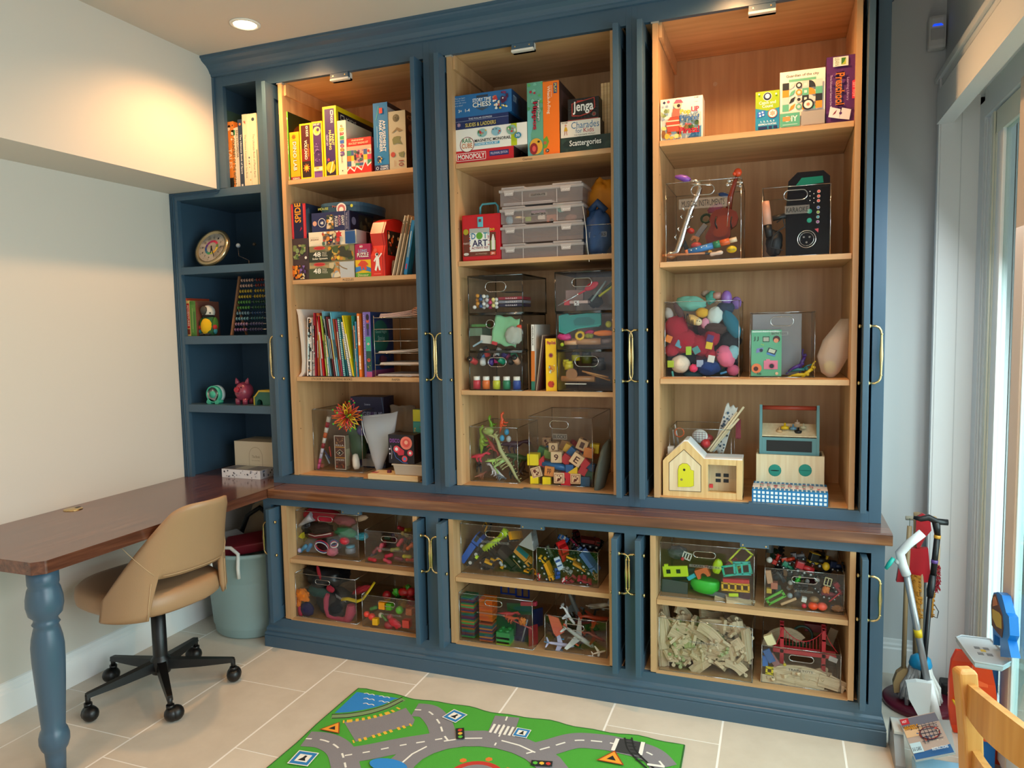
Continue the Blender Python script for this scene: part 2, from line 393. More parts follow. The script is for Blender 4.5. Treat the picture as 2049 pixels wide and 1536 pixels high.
def handle(name,parent,x,y,z0,z1,s):
    "brass bow pull on a door face; s=+1 points to +x"
    b=B();o=.040*s;zc=(z0+z1)/2
    b.lathe([(.009,0),(.0085,.003),(.005,.006)],BRASS,12,TR((x,y,z0)) @ RY(s*PI/2));b.lathe([(.009,0),(.0085,.003),(.005,.006)],BRASS,12,TR((x,y,z1)) @ RY(s*PI/2))
    h=z1-z0;pts=[(x,y,z1),(x+o*.55,y,z1),(x+o*.8,y,z1-h*.03),(x+o*.95,y,z1-h*.08),(x+o,y,z1-h*.14),(x+o,y,zc+h*.2),(x+o,y,zc),(x+o,y,zc-h*.2),(x+o,y,z0+h*.14),(x+o*.95,y,z0+h*.08),(x+o*.8,y,z0+h*.03),(x+o*.55,y,z0),(x,y,z0)]
    b.tube(pts,[.0042,.0042,.0042,.0042,.004,.005,.0075,.005,.004,.0042,.0042,.0042,.0042],BRASS,10)
    for q in (1,-1):b.lathe([(.004,-.002),(.0065,0),(.004,.002)],BRASS,12,TR((x+o,y,zc+q*h*.36)))
    return b.obj(name,parent)
def door(parent,x0,x1,y0,z0,z1,out,hz,depth=.40):
    b=B();st=.06;r=.006
    b.box((x0,y0,z0),(x1,y0+st,z1),BLUE,.0015);b.box((x0,y0+st,z0),(x1,y0+depth,z0+st),BLUE);b.box((x0,y0+st,z1-st),(x1,y0+depth,z1),BLUE)
    b.box((x0+r,y0+st,z0+st),(x1-r,y0+depth,z1-st),BLUE)
    d=b.obj('door',parent);f=x1 if out > 0 else x0
    handle('handle',d,f,y0+.032,hz[0],hz[1],out)
    for z in hz:
        g=x0 if out > 0 else x1
        b=B();b.lathe([(.004,0),(.0045,.004),(.007,.006),(.007,.009),(.003,.011)] if out < 0 else [(.003,0),(.0035,.004),(.007,.008),(.0065,.011),(.002,.0125)],BRASS,12,TR((g,y0+.032,z)) @ RY(-out*PI/2));b.obj('knob',d)
    return d

BAY=[dict(f=(-2.262,-1.375),o=(-2.195,-1.405),m=(-2.145,-2.124,-1.470,-1.450),d=((-2.183,-2.163),(-1.436,-1.416)),sh=(2.172,1.717,1.267)),
       dict(f=(-1.375,-.5275),o=(-1.345,-.550),m=(-1.300,-1.279,-.613,-.594),d=((-1.327,-1.305),(-.589,-.567)),sh=(2.167,1.761,1.214)),
       dict(f=(-.5275,.348),o=(-.505,.308),m=(-.452,-.431,.242,.261),d=((-.499,-.478),(.274,.294)),sh=(2.172,1.717,1.269))]
WHERE=['left','middle','right']
HOLD=['bay with the upright kit boxes on top','bay with the stacked board games on top','bay nearest the glass door']
U0,U1,ZB=.803,2.605,.46
SHW={}
DARK=mat('1b2b38',.6)  # cabinet blue darkened: the shade inside the door pockets is put into the colour
for i,q in enumerate(BAY):
    root=empty('wall_cabinet','tall open blue cabinet with maple shelves, ' +HOLD[i],'cabinet',((q['f'][0]+q['f'][1])/2,0,.76),group='tall open cabinets above the counter');ox=-root.location
    def put(b,name,par=None):return b.obj(name,root if par is None else par,loc=ox if par is None else None)
    x0,x1=q['f'];a,c=q['o']
    b=B();b.box((x0,0,.7605),(a,FT,2.6725),BLUE,.001);b.box((c,0,.7605),(x1,FT,2.6725),BLUE,.001);b.box((a,0,U1),(c,FT,2.6725),BLUE);b.box((a,0,.7605),(c,FT,U0-.001),BLUE)
    put(b,'face_frame')
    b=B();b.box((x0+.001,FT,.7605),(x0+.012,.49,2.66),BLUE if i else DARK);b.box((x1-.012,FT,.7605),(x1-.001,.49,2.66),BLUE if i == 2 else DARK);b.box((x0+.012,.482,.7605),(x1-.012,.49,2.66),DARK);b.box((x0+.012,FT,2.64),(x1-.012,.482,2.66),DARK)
    put(b,'outer_body')
    m0,m1,m2,m3=q['m'];b=B()
    b.box((m0,.006,U0),(m1,ZB+.012,U1-.006),MAPLE);b.box((m2,.006,U0),(m3,ZB+.012,U1-.006),MAPLE);b.box((m1,ZB,U0),(m2,ZB+.012,U1),MAPLE)
    b.box((m0-.04,.023,U1+.001),(m3+.03,ZB+.012,U1+.019),MAPLEX);b.box((m0-.04,.0225,.783),(m3+.03,ZB+.012,U0),MAPLEX);b.box((m1+.001,.02,U1-.055),(m1+.012,ZB,U1),MAPLE);b.box((m0-.005,.004,U1-.006),(m1+.003,.02,U1),mat('a9a49a',.4))
    for z in (1.6,1.45,1.15,1.02,1.9,2.05):
        for y in (.04,.40):b.cyl((m1-.0002,y,z),(m1+.0006,y,z),.0028,mat('6b5236',.6),8)
    b.cyl((m1+(.17 if i != 1 else .2),ZB-.001,2.49),(m1+(.17 if i != 1 else .2),ZB-.0022,2.49),.009,mat('cdb28c',.4),12)
    put(b,'maple_carcass')
    for k,z in enumerate(q['sh']):
        b=B();b.box((m1+.002,.022,z-.0195),(m2-.002,ZB-.002,z),MAPLEX)
        P=Panel(b,(m1,.0219,z-.0195),(m2-m1,0,0),(0,0,.0195),.0002)
        for t_,u in {(0,1):[('PUZZLES',.42)],(0,2):[('STICKER BOOKS',.13),('COLORING BOOKS',.29),('PAPER',.78)],(1,0):[('Games',.45)]}.get((i,k),[]):P.txt(t_,u,.25,u+.0125*len(t_),.75,'2a1d14',bold=False)
        put(b,'shelf')
    (l0,l1),(r0,r1)=q['d']
    hz=(1.262,1.460)
    for dd,o_ in (((l0,l1),-1),((r0,r1),1)):
        d=door(root,dd[0],dd[1],-.060,.807,2.598,o_,hz);d.location=ox
    # catch plate under the top rail and small blue stop on the bottom edge
    xc=(m1+m2)/2+(-.02 if i < 2 else .03)
    b=B();b.box((xc-.045,.002,U1-.022),(xc+.045,.019,U1),BLUE);b.box((xc-.046,.019,U1-.030),(xc+.046,.036,U1),mat('e9e3d8',.4));b.box((xc-.046,.000,U1-.030),(xc+.046,.036,U1-.022),mat('e9e3d8',.4))
    for s in (-.03,.03):b.cyl((xc+s,.002,U1-.011),(xc+s,.0005,U1-.011),.003,BRASS,8)
    put(b,'catch_plate')
    b=B();b.box((xc-.035,.002,U0-.002),(xc+.035,.03,U0+.003),BLUE,.001);put(b,'door_stop')
# --- base units
C0,C1,YBF=.141,.680,-.097
for i,q in enumerate(BAY):
    root=empty('base_cabinet','low open blue cabinet of clear bins, ' +['leftmost, by the grey green tub','between two other low cabinets','rightmost, by the broom stand'][i],'cabinet',((q['f'][0]+q['f'][1])/2,YBF,0),group='low cabinets under the counter');ox=-root.location
    x0,x1=q['f'];a,c=q['o'];x0=-2.25 if i == 0 else x0;x1=.350 if i == 2 else x1;a=-2.207 if i == 0 else a
    b=B();b.box((x0,YBF,.0),(a,YBF+FT,.7175),BLUE);b.box((c,YBF,0),(x1,YBF+FT,.7175),BLUE);b.box((a,YBF,C1),(c,YBF+FT,.7175),BLUE);b.box((a,YBF,0),(c,YBF+FT,C0-.003),BLUE)
    put(b,'face_frame')
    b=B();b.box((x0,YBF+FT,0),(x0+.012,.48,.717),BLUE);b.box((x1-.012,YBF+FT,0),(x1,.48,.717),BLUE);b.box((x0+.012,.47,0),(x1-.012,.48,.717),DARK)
    put(b,'outer_body')
    m0,m1,m2,m3=q['m'];m0 -= .008 if i == 0 else 0;b=B()
    b.box((m0,YBF+.004,C0),(m1,ZB+.01,C1+.02),MAPLE);b.box((m2,YBF+.004,C0),(m3,ZB+.01,C1+.02),MAPLE);b.box((m1,ZB-.02,C0),(m2,ZB,C1+.02),MAPLE)
    b.box((m0-.04,YBF+.0225,C0-.018),(m3+.03,ZB,C0),MAPLEX);b.box((m1,YBF+.004,C0-.003),(m2,YBF+.0225,C0),MAPLEX)
    b.box((m0,YBF+.03,C1+.02),(m3,ZB,C1+.035),MAPLEX)
    put(b,'maple_carcass')
    b=B();b.box((m1+.002,YBF+.012,.409),(m2-.002,ZB-.02,.428),MAPLEX);put(b,'shelf')
    (l0,l1),(r0,r1)=q['d']
    for dd,o_ in (((l0-.008*(i == 0),l1-.008*(i == 0)),-1),((r0,r1),1)):
        d=door(root,dd[0],dd[1],YBF-.060,C0,C1-.008,o_,(.452,.607));d.location=ox
    xc=(m1+m2)/2+.02
    b=B();b.box((xc-.05,YBF+.002,C1-.016),(xc+.05,YBF+.016,C1),BLUE)
    for s in (-.04,.04):b.cyl((xc+s,YBF+.002,C1-.008),(xc+s,YBF,C1-.008),.003,BRASS,8)
    put(b,'catch_plate')
# --- left bookcase
root=empty('bookcase','narrow open blue bookcase with a cubby over three shelves, beside the left wall','bookcase',(-2.53,0,.76));ox=-root.location
b=B()
b.box((-2.507,0,2.1625),(-2.451,FT,2.672),BLUE,.001);b.box((-2.2622,.0002,.7605),(-2.262,FT,2.672),BLUE);b.box((-2.451,0,2.628),(-2.262,FT,2.672),BLUE);b.box((-2.4515,0,2.1255),(-2.262,FT,2.163),BLUE)
b.box((-2.804,.0002,2.125),(-2.451,FT,2.161),BLUE);b.box((-2.804,0,.7605),(-2.760,FT,2.125),BLUE)
for x in (-2.806,-2.797,-2.786):b.box((x+.001,-.004,.7605),(x+.005,0,2.161),BLUE,.001)
for z in (2.158,2.149):b.box((-2.804,-.004,z-.004),(-2.507,0,z),BLUE,.001)
b.box((-2.512,-.008,2.155),(-2.495,.0,2.672),BLUE,.001)
put(b,'face_frame')
b=B();b.box((-2.806+.002,FT,.7605),(-2.79,.48,2.16),BLUE);b.box((-2.79,.44,.7605),(-2.262,.48,2.16),BLUE);b.box((-2.507,.44,2.163),(-2.262,.48,2.66),BLUE);b.box((-2.507,FT,2.1635),(-2.49,.44,2.66),BLUE)
b.box((-2.262,FT,.7605),(-2.2615,.48,2.66),BLUE);b.box((-2.79,FT,2.127),(-2.262,.44,2.160),BLUE);b.box((-2.49,FT,2.64),(-2.262,.44,2.66),BLUE)
put(b,'inner_panels')
for z,t in ((1.803,.036),(1.466,.040),(1.127,.038)):
    b=B();b.box((-2.7895,.001,z-t),(-2.2625,.44,z),BLUE,.0015);put(b,'shelf')
# --- counter and desk
b=B();b.box((-2.198,-.129,.7178),(.370,.499,.76),WALNUTX,.004);tag(b.obj('countertop'),'long dark walnut counter slab over the low cabinets','countertop')
dk=empty('desk','dark walnut desk top along the left wall with a turned blue leg','desk',(-2.5,-.4,0));ox=-dk.location
b=B();e=-1.225
b.prism([(-2.804,.44),(-2.804,e),(-2.235,e),(-2.205,e+.03),(-2.200,-.12),(-2.200,.44)],.7178,.7605,WALNUT,axis='z')
d_=b.obj('desktop',dk,ox)
bv=d_.modifiers.new('soft_edge','BEVEL');bv.width=.004;bv.segments=2
b=B();b.lathe([(.0,.7178),(.047,.7176),(.047,.665),(.044,.655),(.049,.645),(.055,.615),(.056,.59),(.050,.56),(.036,.545),(.037,.535),(.042,.528),(.036,.52),(.040,.505),(.046,.48),(.0495,.45),(.049,.40),(.045,.32),(.039,.22),(.0355,.165),(.041,.155),(.046,.135),(.046,.115),(.040,.095),(.032,.083),(.031,.06),(.028,0),(.0,0)],BLUE,36,TR((-2.287,-1.15,0)))
b.obj('leg',dk,ox)
b=B();b.lathe([(.0,0),(.036,0),(.036,.002),(.032,.004),(.0,.004)],BRASS,28,TR((-2.745,-.668,.7605)));b.box((-2.752,-.655,.765),(-2.738,-.635,.7655),BLACK);b.obj('cable_grommet',dk,ox)

# --- ceiling lights
for i,(x,y) in enumerate(DL):
    t=empty('ceiling_downlight',['round recessed downlight above the left end of the cabinets','round recessed downlight above the right end of the cabinets','round recessed downlight further back over the desk side','round recessed downlight further back by the glass door'][i],'light',(x,y,ZC),group='recessed ceiling lights');ox=-t.location
    b=B();b.lathe([(.062,ZC-.0005),(.062,ZC-.004),(.048,ZC-.006),(.046,ZC-.001)],mat('f2ece0',.4),32,TR((x,y,0)));b.obj('trim_ring',t,ox)
    b=B();b.lathe([(0,ZC-.002),(.046,ZC-.0022)],mat('ffdfae',.4,emit=22),32,TR((x,y,0)));b.obj('lens',t,ox)
# --- motion sensor
t=empty('motion_sensor','small white motion sensor with a blue light high on the back wall','sensor',(.57,.498,2.6));ox=-t.location
b=B();b.box((.532,.455,2.515),(.594,.4995,2.64),mat('d9d8d4',.4),.012);b.obj('case',t,ox)
b=B();b.box((.540,.4515,2.548),(.586,.456,2.59),mat('bdbcba',.25),.004);b.obj('lens',t,ox)
b=B();b.prism([(.545,2.599),(.581,2.599),(.574,2.606),(.55,2.606)],.4535,.456,mat('1040ff',.3,emit=1.5));b.obj('indicator',t,ox)

# ================================================================== swivel chair
TAN=mat('aa8663',.42,bump=.08,bscale=350);TANS=mat('c6a57e',.5);BK=mat('0b0b0c',.38)
ch=empty('swivel_chair','tan leather swivel chair with open back and black five star base, pushed under the desk','chair',(-2.39,-.60,0),math.radians(-8))
b=B();b.lathe([(0,.085),(.036,.085),(.04,.10),(.04,.14),(.030,.15),(.028,.16),(.028,.41),(.0,.41)],BK,24);b.obj('column',ch)
for k in range(5):
    a=math.radians(250+72*k+8);u=Vector((math.cos(a),math.sin(a),0));v=Vector((-u.y,u.x,0))
    b=B();rings=[]
    for r,hw,z0,z1 in ((.03,.021,.10,.140),(.15,.017,.093,.124),(.278,.012,.090,.108),(.286,.011,.085,.105)):
        rings.append([u*r-v*hw+Vector((0,0,z0)),u*r+v*hw+Vector((0,0,z0)),u*r+v*hw*.8+Vector((0,0,z1)),u*r-v*hw*.8+Vector((0,0,z1))])
    b.loop_rings(rings,BK,smooth=False);b.cyl(u*.28+Vector((0,0,.062)),u*.28+Vector((0,0,.1)),.0095,BK);lg=b.obj('leg',ch)
    b=B();w_=u*.28+v*.012;b.ball(w_+Vector((0,0,.031))+v*.007,(.030,)*3,BK,16);b.ball(w_+Vector((0,0,.030))-v*.007,(.0295,)*3,BK,16);b.cyl(u*.28+Vector((0,0,.055)),u*.28+Vector((0,0,.068)),.015,BK);b.obj('caster',lg)
# seat
def sup(a,rx,ry,n=2.8):
    c,s=math.cos(a),math.sin(a);return (rx*abs(c)**(2/n)*(1 if c > 0 else -1),ry*abs(s)**(2/n)*(1 if s > 0 else -1))
b=B();rings=[]
for z,k in ((.398,.80),(.400,.93),(.412,.985),(.435,1.0),(.462,.985),(.476,.93),(.482,.80),(.484,.5),(.485,.1)):
    rings.append([Vector((p[0]*k*1.06-.045,p[1]*k,z+(.010*(p[0]*k/.25)**2 if z > .45 else 0))) for p in (sup(2*PI*j/48,.245,.24) for j in range(48))])
b.loop_rings(rings,TAN);b.obj('seat',ch)
b=B();b.lathe([(0,.37),(.09,.37),(.11,.398),(0,.399)],BK,24);b.obj('seat_plate',ch)
# wrap-around back shell with a cut-out
def back_pt(ph,z,off):
    t=(z-.40)/.42;rx=.262+off+.10*t*t*max(0,math.cos(ph));ry=.268+off-.058*t
    c,s=math.cos(ph),math.sin(ph);n=2.5
    return Vector((rx*abs(c)**(2/n)*(1 if c > 0 else -1)-.035+.02*t,ry*abs(s)**(2/n)*(1 if s > 0 else -1),z))
def topz(ph):
    a=abs(ph)
    if a < .55:return .845-.035*(a/.55)**4
    return max(.81-(a-.55)*.40,.41)
def piece(name,phs,zb,lbl=None):
    b=B();N=12;T_=.020;grid={}
    n=len(phs)
    for side,off in ((0,T_/2),(1,-T_/2)):
        for i,ph in enumerate(phs):
            z0,z1=zb(ph),topz(ph)
            for k in range(N+1):
                f=k/N;e=min(f,1-f);rr=off*(1 if e > .001 else .3)
                grid[side,i,k]=back_pt(ph,z0+(z1-z0)*f,rr)
    idx={};vs=[]
    for key,p in grid.items():idx[key]=len(vs);vs.append(p)
    fs=[]
    for i in range(n-1):
        for k in range(N):
            fs.append((idx[0,i,k],idx[0,i+1,k],idx[0,i+1,k+1],idx[0,i,k+1]));fs.append((idx[1,i,k],idx[1,i,k+1],idx[1,i+1,k+1],idx[1,i+1,k]))
        fs.append((idx[0,i,0],idx[1,i,0],idx[1,i+1,0],idx[0,i+1,0]));fs.append((idx[0,i,N],idx[0,i+1,N],idx[1,i+1,N],idx[1,i,N]))
    for k in range(N):fs.append((idx[0,0,k],idx[0,0,k+1],idx[1,0,k+1],idx[1,0,k]));fs.append((idx[0,n-1,k],idx[1,n-1,k],idx[1,n-1,k+1],idx[0,n-1,k+1]))
    b.add(vs,fs,TAN,True)
    return b
PH=1.36;pc=.56
def zb_all(ph):
    a=abs(ph)
    if a < pc-.04:return .555
    if a < pc+.04:return .555-(a-pc+.04)/.08*.155
    return .398
phs=sorted(set([-PH+2*PH*i/56 for i in range(57)]+[s*(pc+d) for s in (1,-1) for d in (-.04,-.02,0,.02,.04)]))
b=piece('backrest',phs,zb_all)
for s in (1,-1):
    b.tube([back_pt(s*(pc+.06),z,.0115) for z in (.405,.45,.5,.545)],.0016,TANS,6)
    b.tube([back_pt(s*(pc+.03)+s*t*.62,.575+t*.13,.0112) for t in (0,.25,.5,.75,1)],.0013,TANS,6)
b.tube([back_pt(-pc+.1+(2*pc-.2)*t/12,.568,.0112) for t in range(13)],.0013,TANS,6)
b.obj('backrest',ch)

# ================================================================== wicker-free storage basket under the desk
SAGE=mat('93adad',.42)
bk=empty('storage_tub','round grey green plastic tub with rope handles under the desk','tub',(-2.455,.10,0))
b=B();b.lathe([(0,0),(.165,0),(.178,.012),(.187,.10),(.188,.103),(.190,.14),(.192,.143),(.2,.26),(.202,.263),(.206,.30),(.208,.303),(.212,.375),(.219,.378),(.221,.395),(.214,.398),(.209,.38),(.186,.05),(.17,.02),(0,.02)],SAGE,48);b.obj('body',bk)
bk.scale=(1.1,1.1,1.08);bk.location=(-2.475,.09,0)
ROPE=mat('e4e1da',.8,bump=.4,bscale=90)
for k,a in enumerate((-1.45,1.6)):
    b=B();c=Vector((math.cos(a),math.sin(a),0));t=Vector((-c.y,c.x,0))
    b.tube([c*.218-t*.065+Vector((0,0,.30)),c*.222-t*.065+Vector((0,0,.345)),c*.208-t*.06+Vector((0,0,.405)),c*.20-t*.02+Vector((0,0,.428)),c*.20+t*.02+Vector((0,0,.428)),c*.208+t*.06+Vector((0,0,.405)),c*.222+t*.065+Vector((0,0,.345)),c*.218+t*.065+Vector((0,0,.30))],.008,ROPE,8)
    b.obj('rope_handle',bk)
def simple(name,label,cat,b,group=None,loc=None,rot=None):return tag(b.obj(name,None,loc,rot),label,cat,group)
b=B();b.box((-.11,-.06,0),(.11,.06,.05),mat('7c1f2b',.5),.008,RX(.3) @ RZ(.5));simple('red_box','dark red box lying on top inside the grey green tub','box',b,loc=(-2.42,.0,.43))
b=B();b.box((-.09,-.07,0),(.09,.07,.04),mat('c9c7c2',.5),.006,RZ(-.3) @ RY(.25));simple('pale_box','pale grey box beside the red one in the grey green tub','box',b,loc=(-2.54,.02,.42))
b=B()
b.prism([(-.16,0),(.16,0),(.14,.14),(.02,.22),(-.1,.17)],-.004,.004,mat('b59f84',.8));simple('cardboard_sheet','tan cardboard sheet standing at the back of the tub','cardboard',b,loc=(-2.42,.15,.43),rot=(-.1,0,.1))
b=B();b.tube([(0,0,0),(.05,0,.10),(.11,.02,.14),(.16,.03,.10),(.18,.03,0)],.012,mat('141418',.6),8);simple('black_strap','black looped strap sticking up from the tub','strap',b,loc=(-2.58,.12,.45))

# ================================================================== play rug
RGR=mat('4fae3a',.95,bump=.9,bscale=500);RGY=mat('8d8a90',.95,bump=.9,bscale=500);RWH=mat('f0efe8',.95);RYE=mat('e8b93c',.95);RBL=mat('2f8fe0',.95,bump=.9,bscale=500);RBK=mat('1d1f1e',.95)
X0,X1,Y1,Y0=-1.615,-.297,-.335,-1.98
b=B();n=40;top=[];bot=[]
def edge(t):return .006*math.sin(t*23)+.004*math.sin(t*51+1)
out=[(X0+(X1-X0)*i/n,Y1+.02*(i/n)*.5+edge(i/n)*(0 < i < n)) for i in range(n+1)]+[(X1+edge(i/12+3)*.4,Y1+(Y0-Y1)*i/12) for i in range(1,13)]+[(X0,Y0)]+[(X0+edge(i/12+1)*.5,Y0+(Y1-Y0)*i/12) for i in range(1,12)]
b.prism(out,.0,.006,RGR,axis='z',side=mat('2d6b2b',.95))
b.tube([(x,y,.004) for x,y in out],.0035,mat('2d6b2b',.95),6,closed=True)
rug=tag(b.obj('play_rug'),'bright green road map play rug on the tiled floor','rug')
RZc=[.0062]
def flat(pts,m):
    RZc[0] += .00008;rb.add([(x,y,RZc[0]) for x,y in pts],[tuple(range(len(pts)))],m)
def g(px,py):p=atz(px,py,.006);return (p.x,p.y)
def cr(pts,k=8):
    o=[];P=[pts[0]]+list(pts)+[pts[-1]]
    for i in range(1,len(P)-2):
        for j in range(k):
            t=j/k;o.append(tuple(.5*((2*P[i][d])+(-P[i-1][d]+P[i+1][d])*t+(2*P[i-1][d]-5*P[i][d]+4*P[i+1][d]-P[i+2][d])*t*t+(-P[i-1][d]+3*P[i][d]-3*P[i+1][d]+P[i+2][d])*t**3) for d in (0,1)))
    o.append(pts[-1]);return o
def ribbon(pts,w,m,dash=None,raw=False):
    RZc[0] += .00008;P=pts if raw else cr(pts);L=[]; 
    for i in range(len(P)):
        a=Vector(P[max(i-1,0)]);c=Vector(P[min(i+1,len(P)-1)]);d=(c-a).normalized();L.append((Vector(P[i]),Vector((-d.y,d.x))))
    acc=0
    for (p,n_),(q,n2) in zip(L,L[1:]):
        acc += (q-p).length
        if dash and int(acc/dash) % 2:continue
        rb.add([(*(p-n_*w/2),RZc[0]),(*(p+n_*w/2),RZc[0]),(*(q+n2*w/2),RZc[0]),(*(q-n2*w/2),RZc[0])],[(3,2,1,0)],m)
rb=B()
# water corner, rail, car park
arc=[g(x,y) for x,y in [(670,1426),(700,1424),(735,1418),(765,1410),(790,1398)]]
flat([g(714,1384),g(800,1397)]+cr(arc)[::-1],RBL)
for k in range(9): 
    x=-1.57+.07*(k % 4)+.02*(k//4);y=-.365-.035*(k//4)
    if x+y*.3 < -1.56:ribbon([(x,y),(x+.012,y+.006),(x+.025,y),(x+.037,y+.006),(x+.05,y)],.004,RWH)
rail=[g(x,y) for x,y in [(664,1433),(700,1431),(740,1424),(775,1413),(806,1398)]]
ribbon(rail,.034,mat('7f9a6a',.95)); 
for o in (-.013,.013):ribbon([(x+o*.6,y-o*.9) for x,y in rail],.005,RBK)
flat([g(x,y) for x,y in [(688,1444),(735,1439),(790,1425),(812,1416),(830,1440),(826,1450),(770,1464),(712,1484)]],RGY)
for q in ([(686,1444),(730,1438),(775,1427),(803,1414)],[(706,1484),(745,1474),(790,1460),(826,1449)]):ribbon([g(*p) for p in q],.020,RYE,dash=.012)
# roads
roads=[[(830,1420),(858,1424),(878,1445),(888,1470),(905,1492)],[(612,1478),(650,1482),(680,1500),(692,1536),(700,1580)],[(690,1512),(740,1504),(800,1492),(850,1484),(885,1478)],[(1015,1434),(1004,1462),(990,1492)],[(1053,1508),(1100,1495),(1150,1482),(1200,1484),(1235,1490),(1300,1508),(1330,1536)]]
for q in roads:ribbon([g(*p) for p in q],.095,RGY)
c0=g(952,1560);ring=[(c0[0]+.275*math.cos(t/24*2*PI),c0[1]+.235*math.sin(t/24*2*PI)) for t in range(25)]
ribbon(ring,.10,RGY,raw=True)
for q in roads[:3]+roads[4:]:ribbon([g(*p) for p in q],.007,RWH,dash=.032)
ribbon(roads and [g(*p) for p in roads[3]],.006,RWH,dash=.03);ribbon(ring,.007,RWH,dash=.05,raw=True)
flat([(c0[0]+.215*math.cos(t/30*2*PI),c0[1]+.18*math.sin(t/30*2*PI)) for t in range(30)],RGR)
flat([(c0[0]+.10*math.cos(t/30*2*PI),c0[1]+.10*math.sin(t/30*2*PI)) for t in range(30)],mat('c0392b',.95));flat([(c0[0]+.08*math.cos(t/30*2*PI),c0[1]+.08*math.sin(t/30*2*PI)) for t in range(30)],RGY)
for t in range(8):flat([(c0[0]+.115*math.cos(t/8*2*PI)+.013*math.cos(s),c0[1]+.115*math.sin(t/8*2*PI)+.013*math.sin(s)) for s in (0,1,2,3,4,5)],mat('e07a2c',.95))
# zebra crossing
for k in range(6):
    p=Vector(g(978+k*9.4,1466+k*1.6));d=Vector(g(988,1449))-Vector(g(978,1466));u=Vector(g(983,1467))-Vector(g(978,1466));flat([tuple(p),tuple(p+u),tuple(p+u+d),tuple(p+d)],RWH)
# level crossing
flat([g(x,y) for x,y in [(1237,1478),(1292,1488),(1284,1514),(1228,1504)]],mat('3a3a3c',.95))
for a,c in (((1236,1479),(1226,1503)),((1287,1486),(1281,1512))):ribbon([g(*a),g(*c)],.014,RWH,raw=True)
for o in (0,14):ribbon([g(1250+o,1477),g(1256+o,1500),g(1274+o,1520),g(1296+o,1540)],.006,RBK)
for k in range(7):ribbon([g(1250+k*3.5,1480+k*7),g(1266+k*3.5,1482+k*7)],.004,RBK,raw=True)
for a in ((1295,1531,1330,1536),):ribbon([g(a[0],a[1]),g(a[2],a[3])],.012,RWH,raw=True)
# signs
def sq_sign(px,py,rot,s=.062):
    c=Vector(g(px,py));M2=Matrix.Rotation(rot,2)
    def q(k,h=1):return [tuple(c+M2@Vector((a*k,b_*k*h))) for a,b_ in ((-1,-1),(1,-1),(1,1),(-1,1))]
    flat(q(s/2*1.12),RWH);flat(q(s/2),mat('2c7fc0',.95));flat(q(s*.33,.9),RWH);flat([tuple(c+M2@Vector(p)*s) for p in ((-.2,-.2),(.22,-.2),(.1,0),(.12,.2),(-.02,.22),(-.05,.05))],RBK)
sq_sign(910,1434,-.3);sq_sign(1044,1468,.0,.05);sq_sign(607,1519,.1,.07)
def tri(px,py,s,rot=0):
    c=Vector(g(px,py)); 
    for k,m in ((1,mat('a63a16',.95)),(.84,mat('f0a030',.95)),(.34,RBK)):flat([tuple(c+Matrix.Rotation(rot,2)@Vector((math.sin(t)*s*k,math.cos(t)*s*k*.9))) for t in (0,-2.1,2.1)],m)
tri(666,1459,.05);tri(1224,1520,.055)
def tlight(px,py,rot):
    c=Vector(g(px,py));M2=Matrix.Rotation(rot,2)
    flat([tuple(c+M2@Vector(p)) for p in ((-.015,-.036),(.015,-.036),(.015,.036),(-.015,.036))],RBK)
    for k,m in enumerate(('d03a2c','e8b93c','57b93c')):
        flat([tuple(c+M2@Vector((.009*math.cos(t),.022-.022*k+.009*math.sin(t)))) for t in (0,1,2,3,4,5)],mat(m,.95))
tlight(921,1470,.45);tlight(1084,1530,-1.35)
pc0=g(777,1534);flat([(pc0[0]+.07*math.cos(t/20*2*PI),pc0[1]+.035*math.sin(t/20*2*PI)) for t in range(20)],RBL)
rb.obj('rug_print',rug)

# ================================================================== helpers for what stands on the shelves
def K(ox,oy,s):return lambda x,y:(ox+x/s,oy+y/s)
kA,kB,kC,kD=K(540,180,6.61),K(560,380,6.83),K(570,590,6.83),K(590,780,7.318)
kE,kF,kG,kH=K(880,130,5.538),K(900,340,5.854),K(910,530,5.909),K(910,780,6.026)
kI,kJ,kK,kL=K(1290,80,4.553),K(1300,310,4.879),K(1300,560,4.879),K(1300,780,4.879)
kM,kN,kO,kP=K(530,990,4.954),K(880,1020,4.655),K(1270,1050,3.866),K(1720,980,2.763)
kQ,kR,kS=K(330,360,4.517),K(350,690,5.296),K(330,90,3.84)
def X(k,x,y,Y):return at(*k(x,y),Y).x
def Z(k,x,y,Y):return at(*k(x,y),Y).z
def carton(name,label,cat,k,x0,x1,yb,xt,yt,z0,Y,d,body,front=None,side=None,top=None,group=None,bev=.0012,lift=0,sideL=None):
    "upright printed box: bottom corners x0..x1 at height yb, top-left corner (xt,yt)"
    a,c=X(k,x0,yb,Y),X(k,x1,yb,Y);z0 += .0004+lift;z1=Z(k,xt,yt,Y)
    if z1 < z0+.004:z1=z0+.004
    m=mat(body,.38) if isinstance(body,str) else body
    w_,h=c-a,z1-z0;b=B();b.box((0,0,0),(w_,d,h),m,bev)
    if front:front(Panel(b,(0,0,0),(w_,0,0),(0,0,h)))
    if side:side(Panel(b,(w_,0,0),(0,d,0),(0,0,h)))
    if sideL:sideL(Panel(b,(0,d,0),(0,-d,0),(0,0,h)))
    if top:top(Panel(b,(0,0,h),(w_,0,0),(0,d,0)))
    return tag(b.obj(name,None,(a,Y,z0)),label,cat,group)
def top_of(o):return o.location.z+max(v.co.z for v in o.data.vertices)

Z1,Z2,Z3,Z0=2.172,1.717,1.267,.803
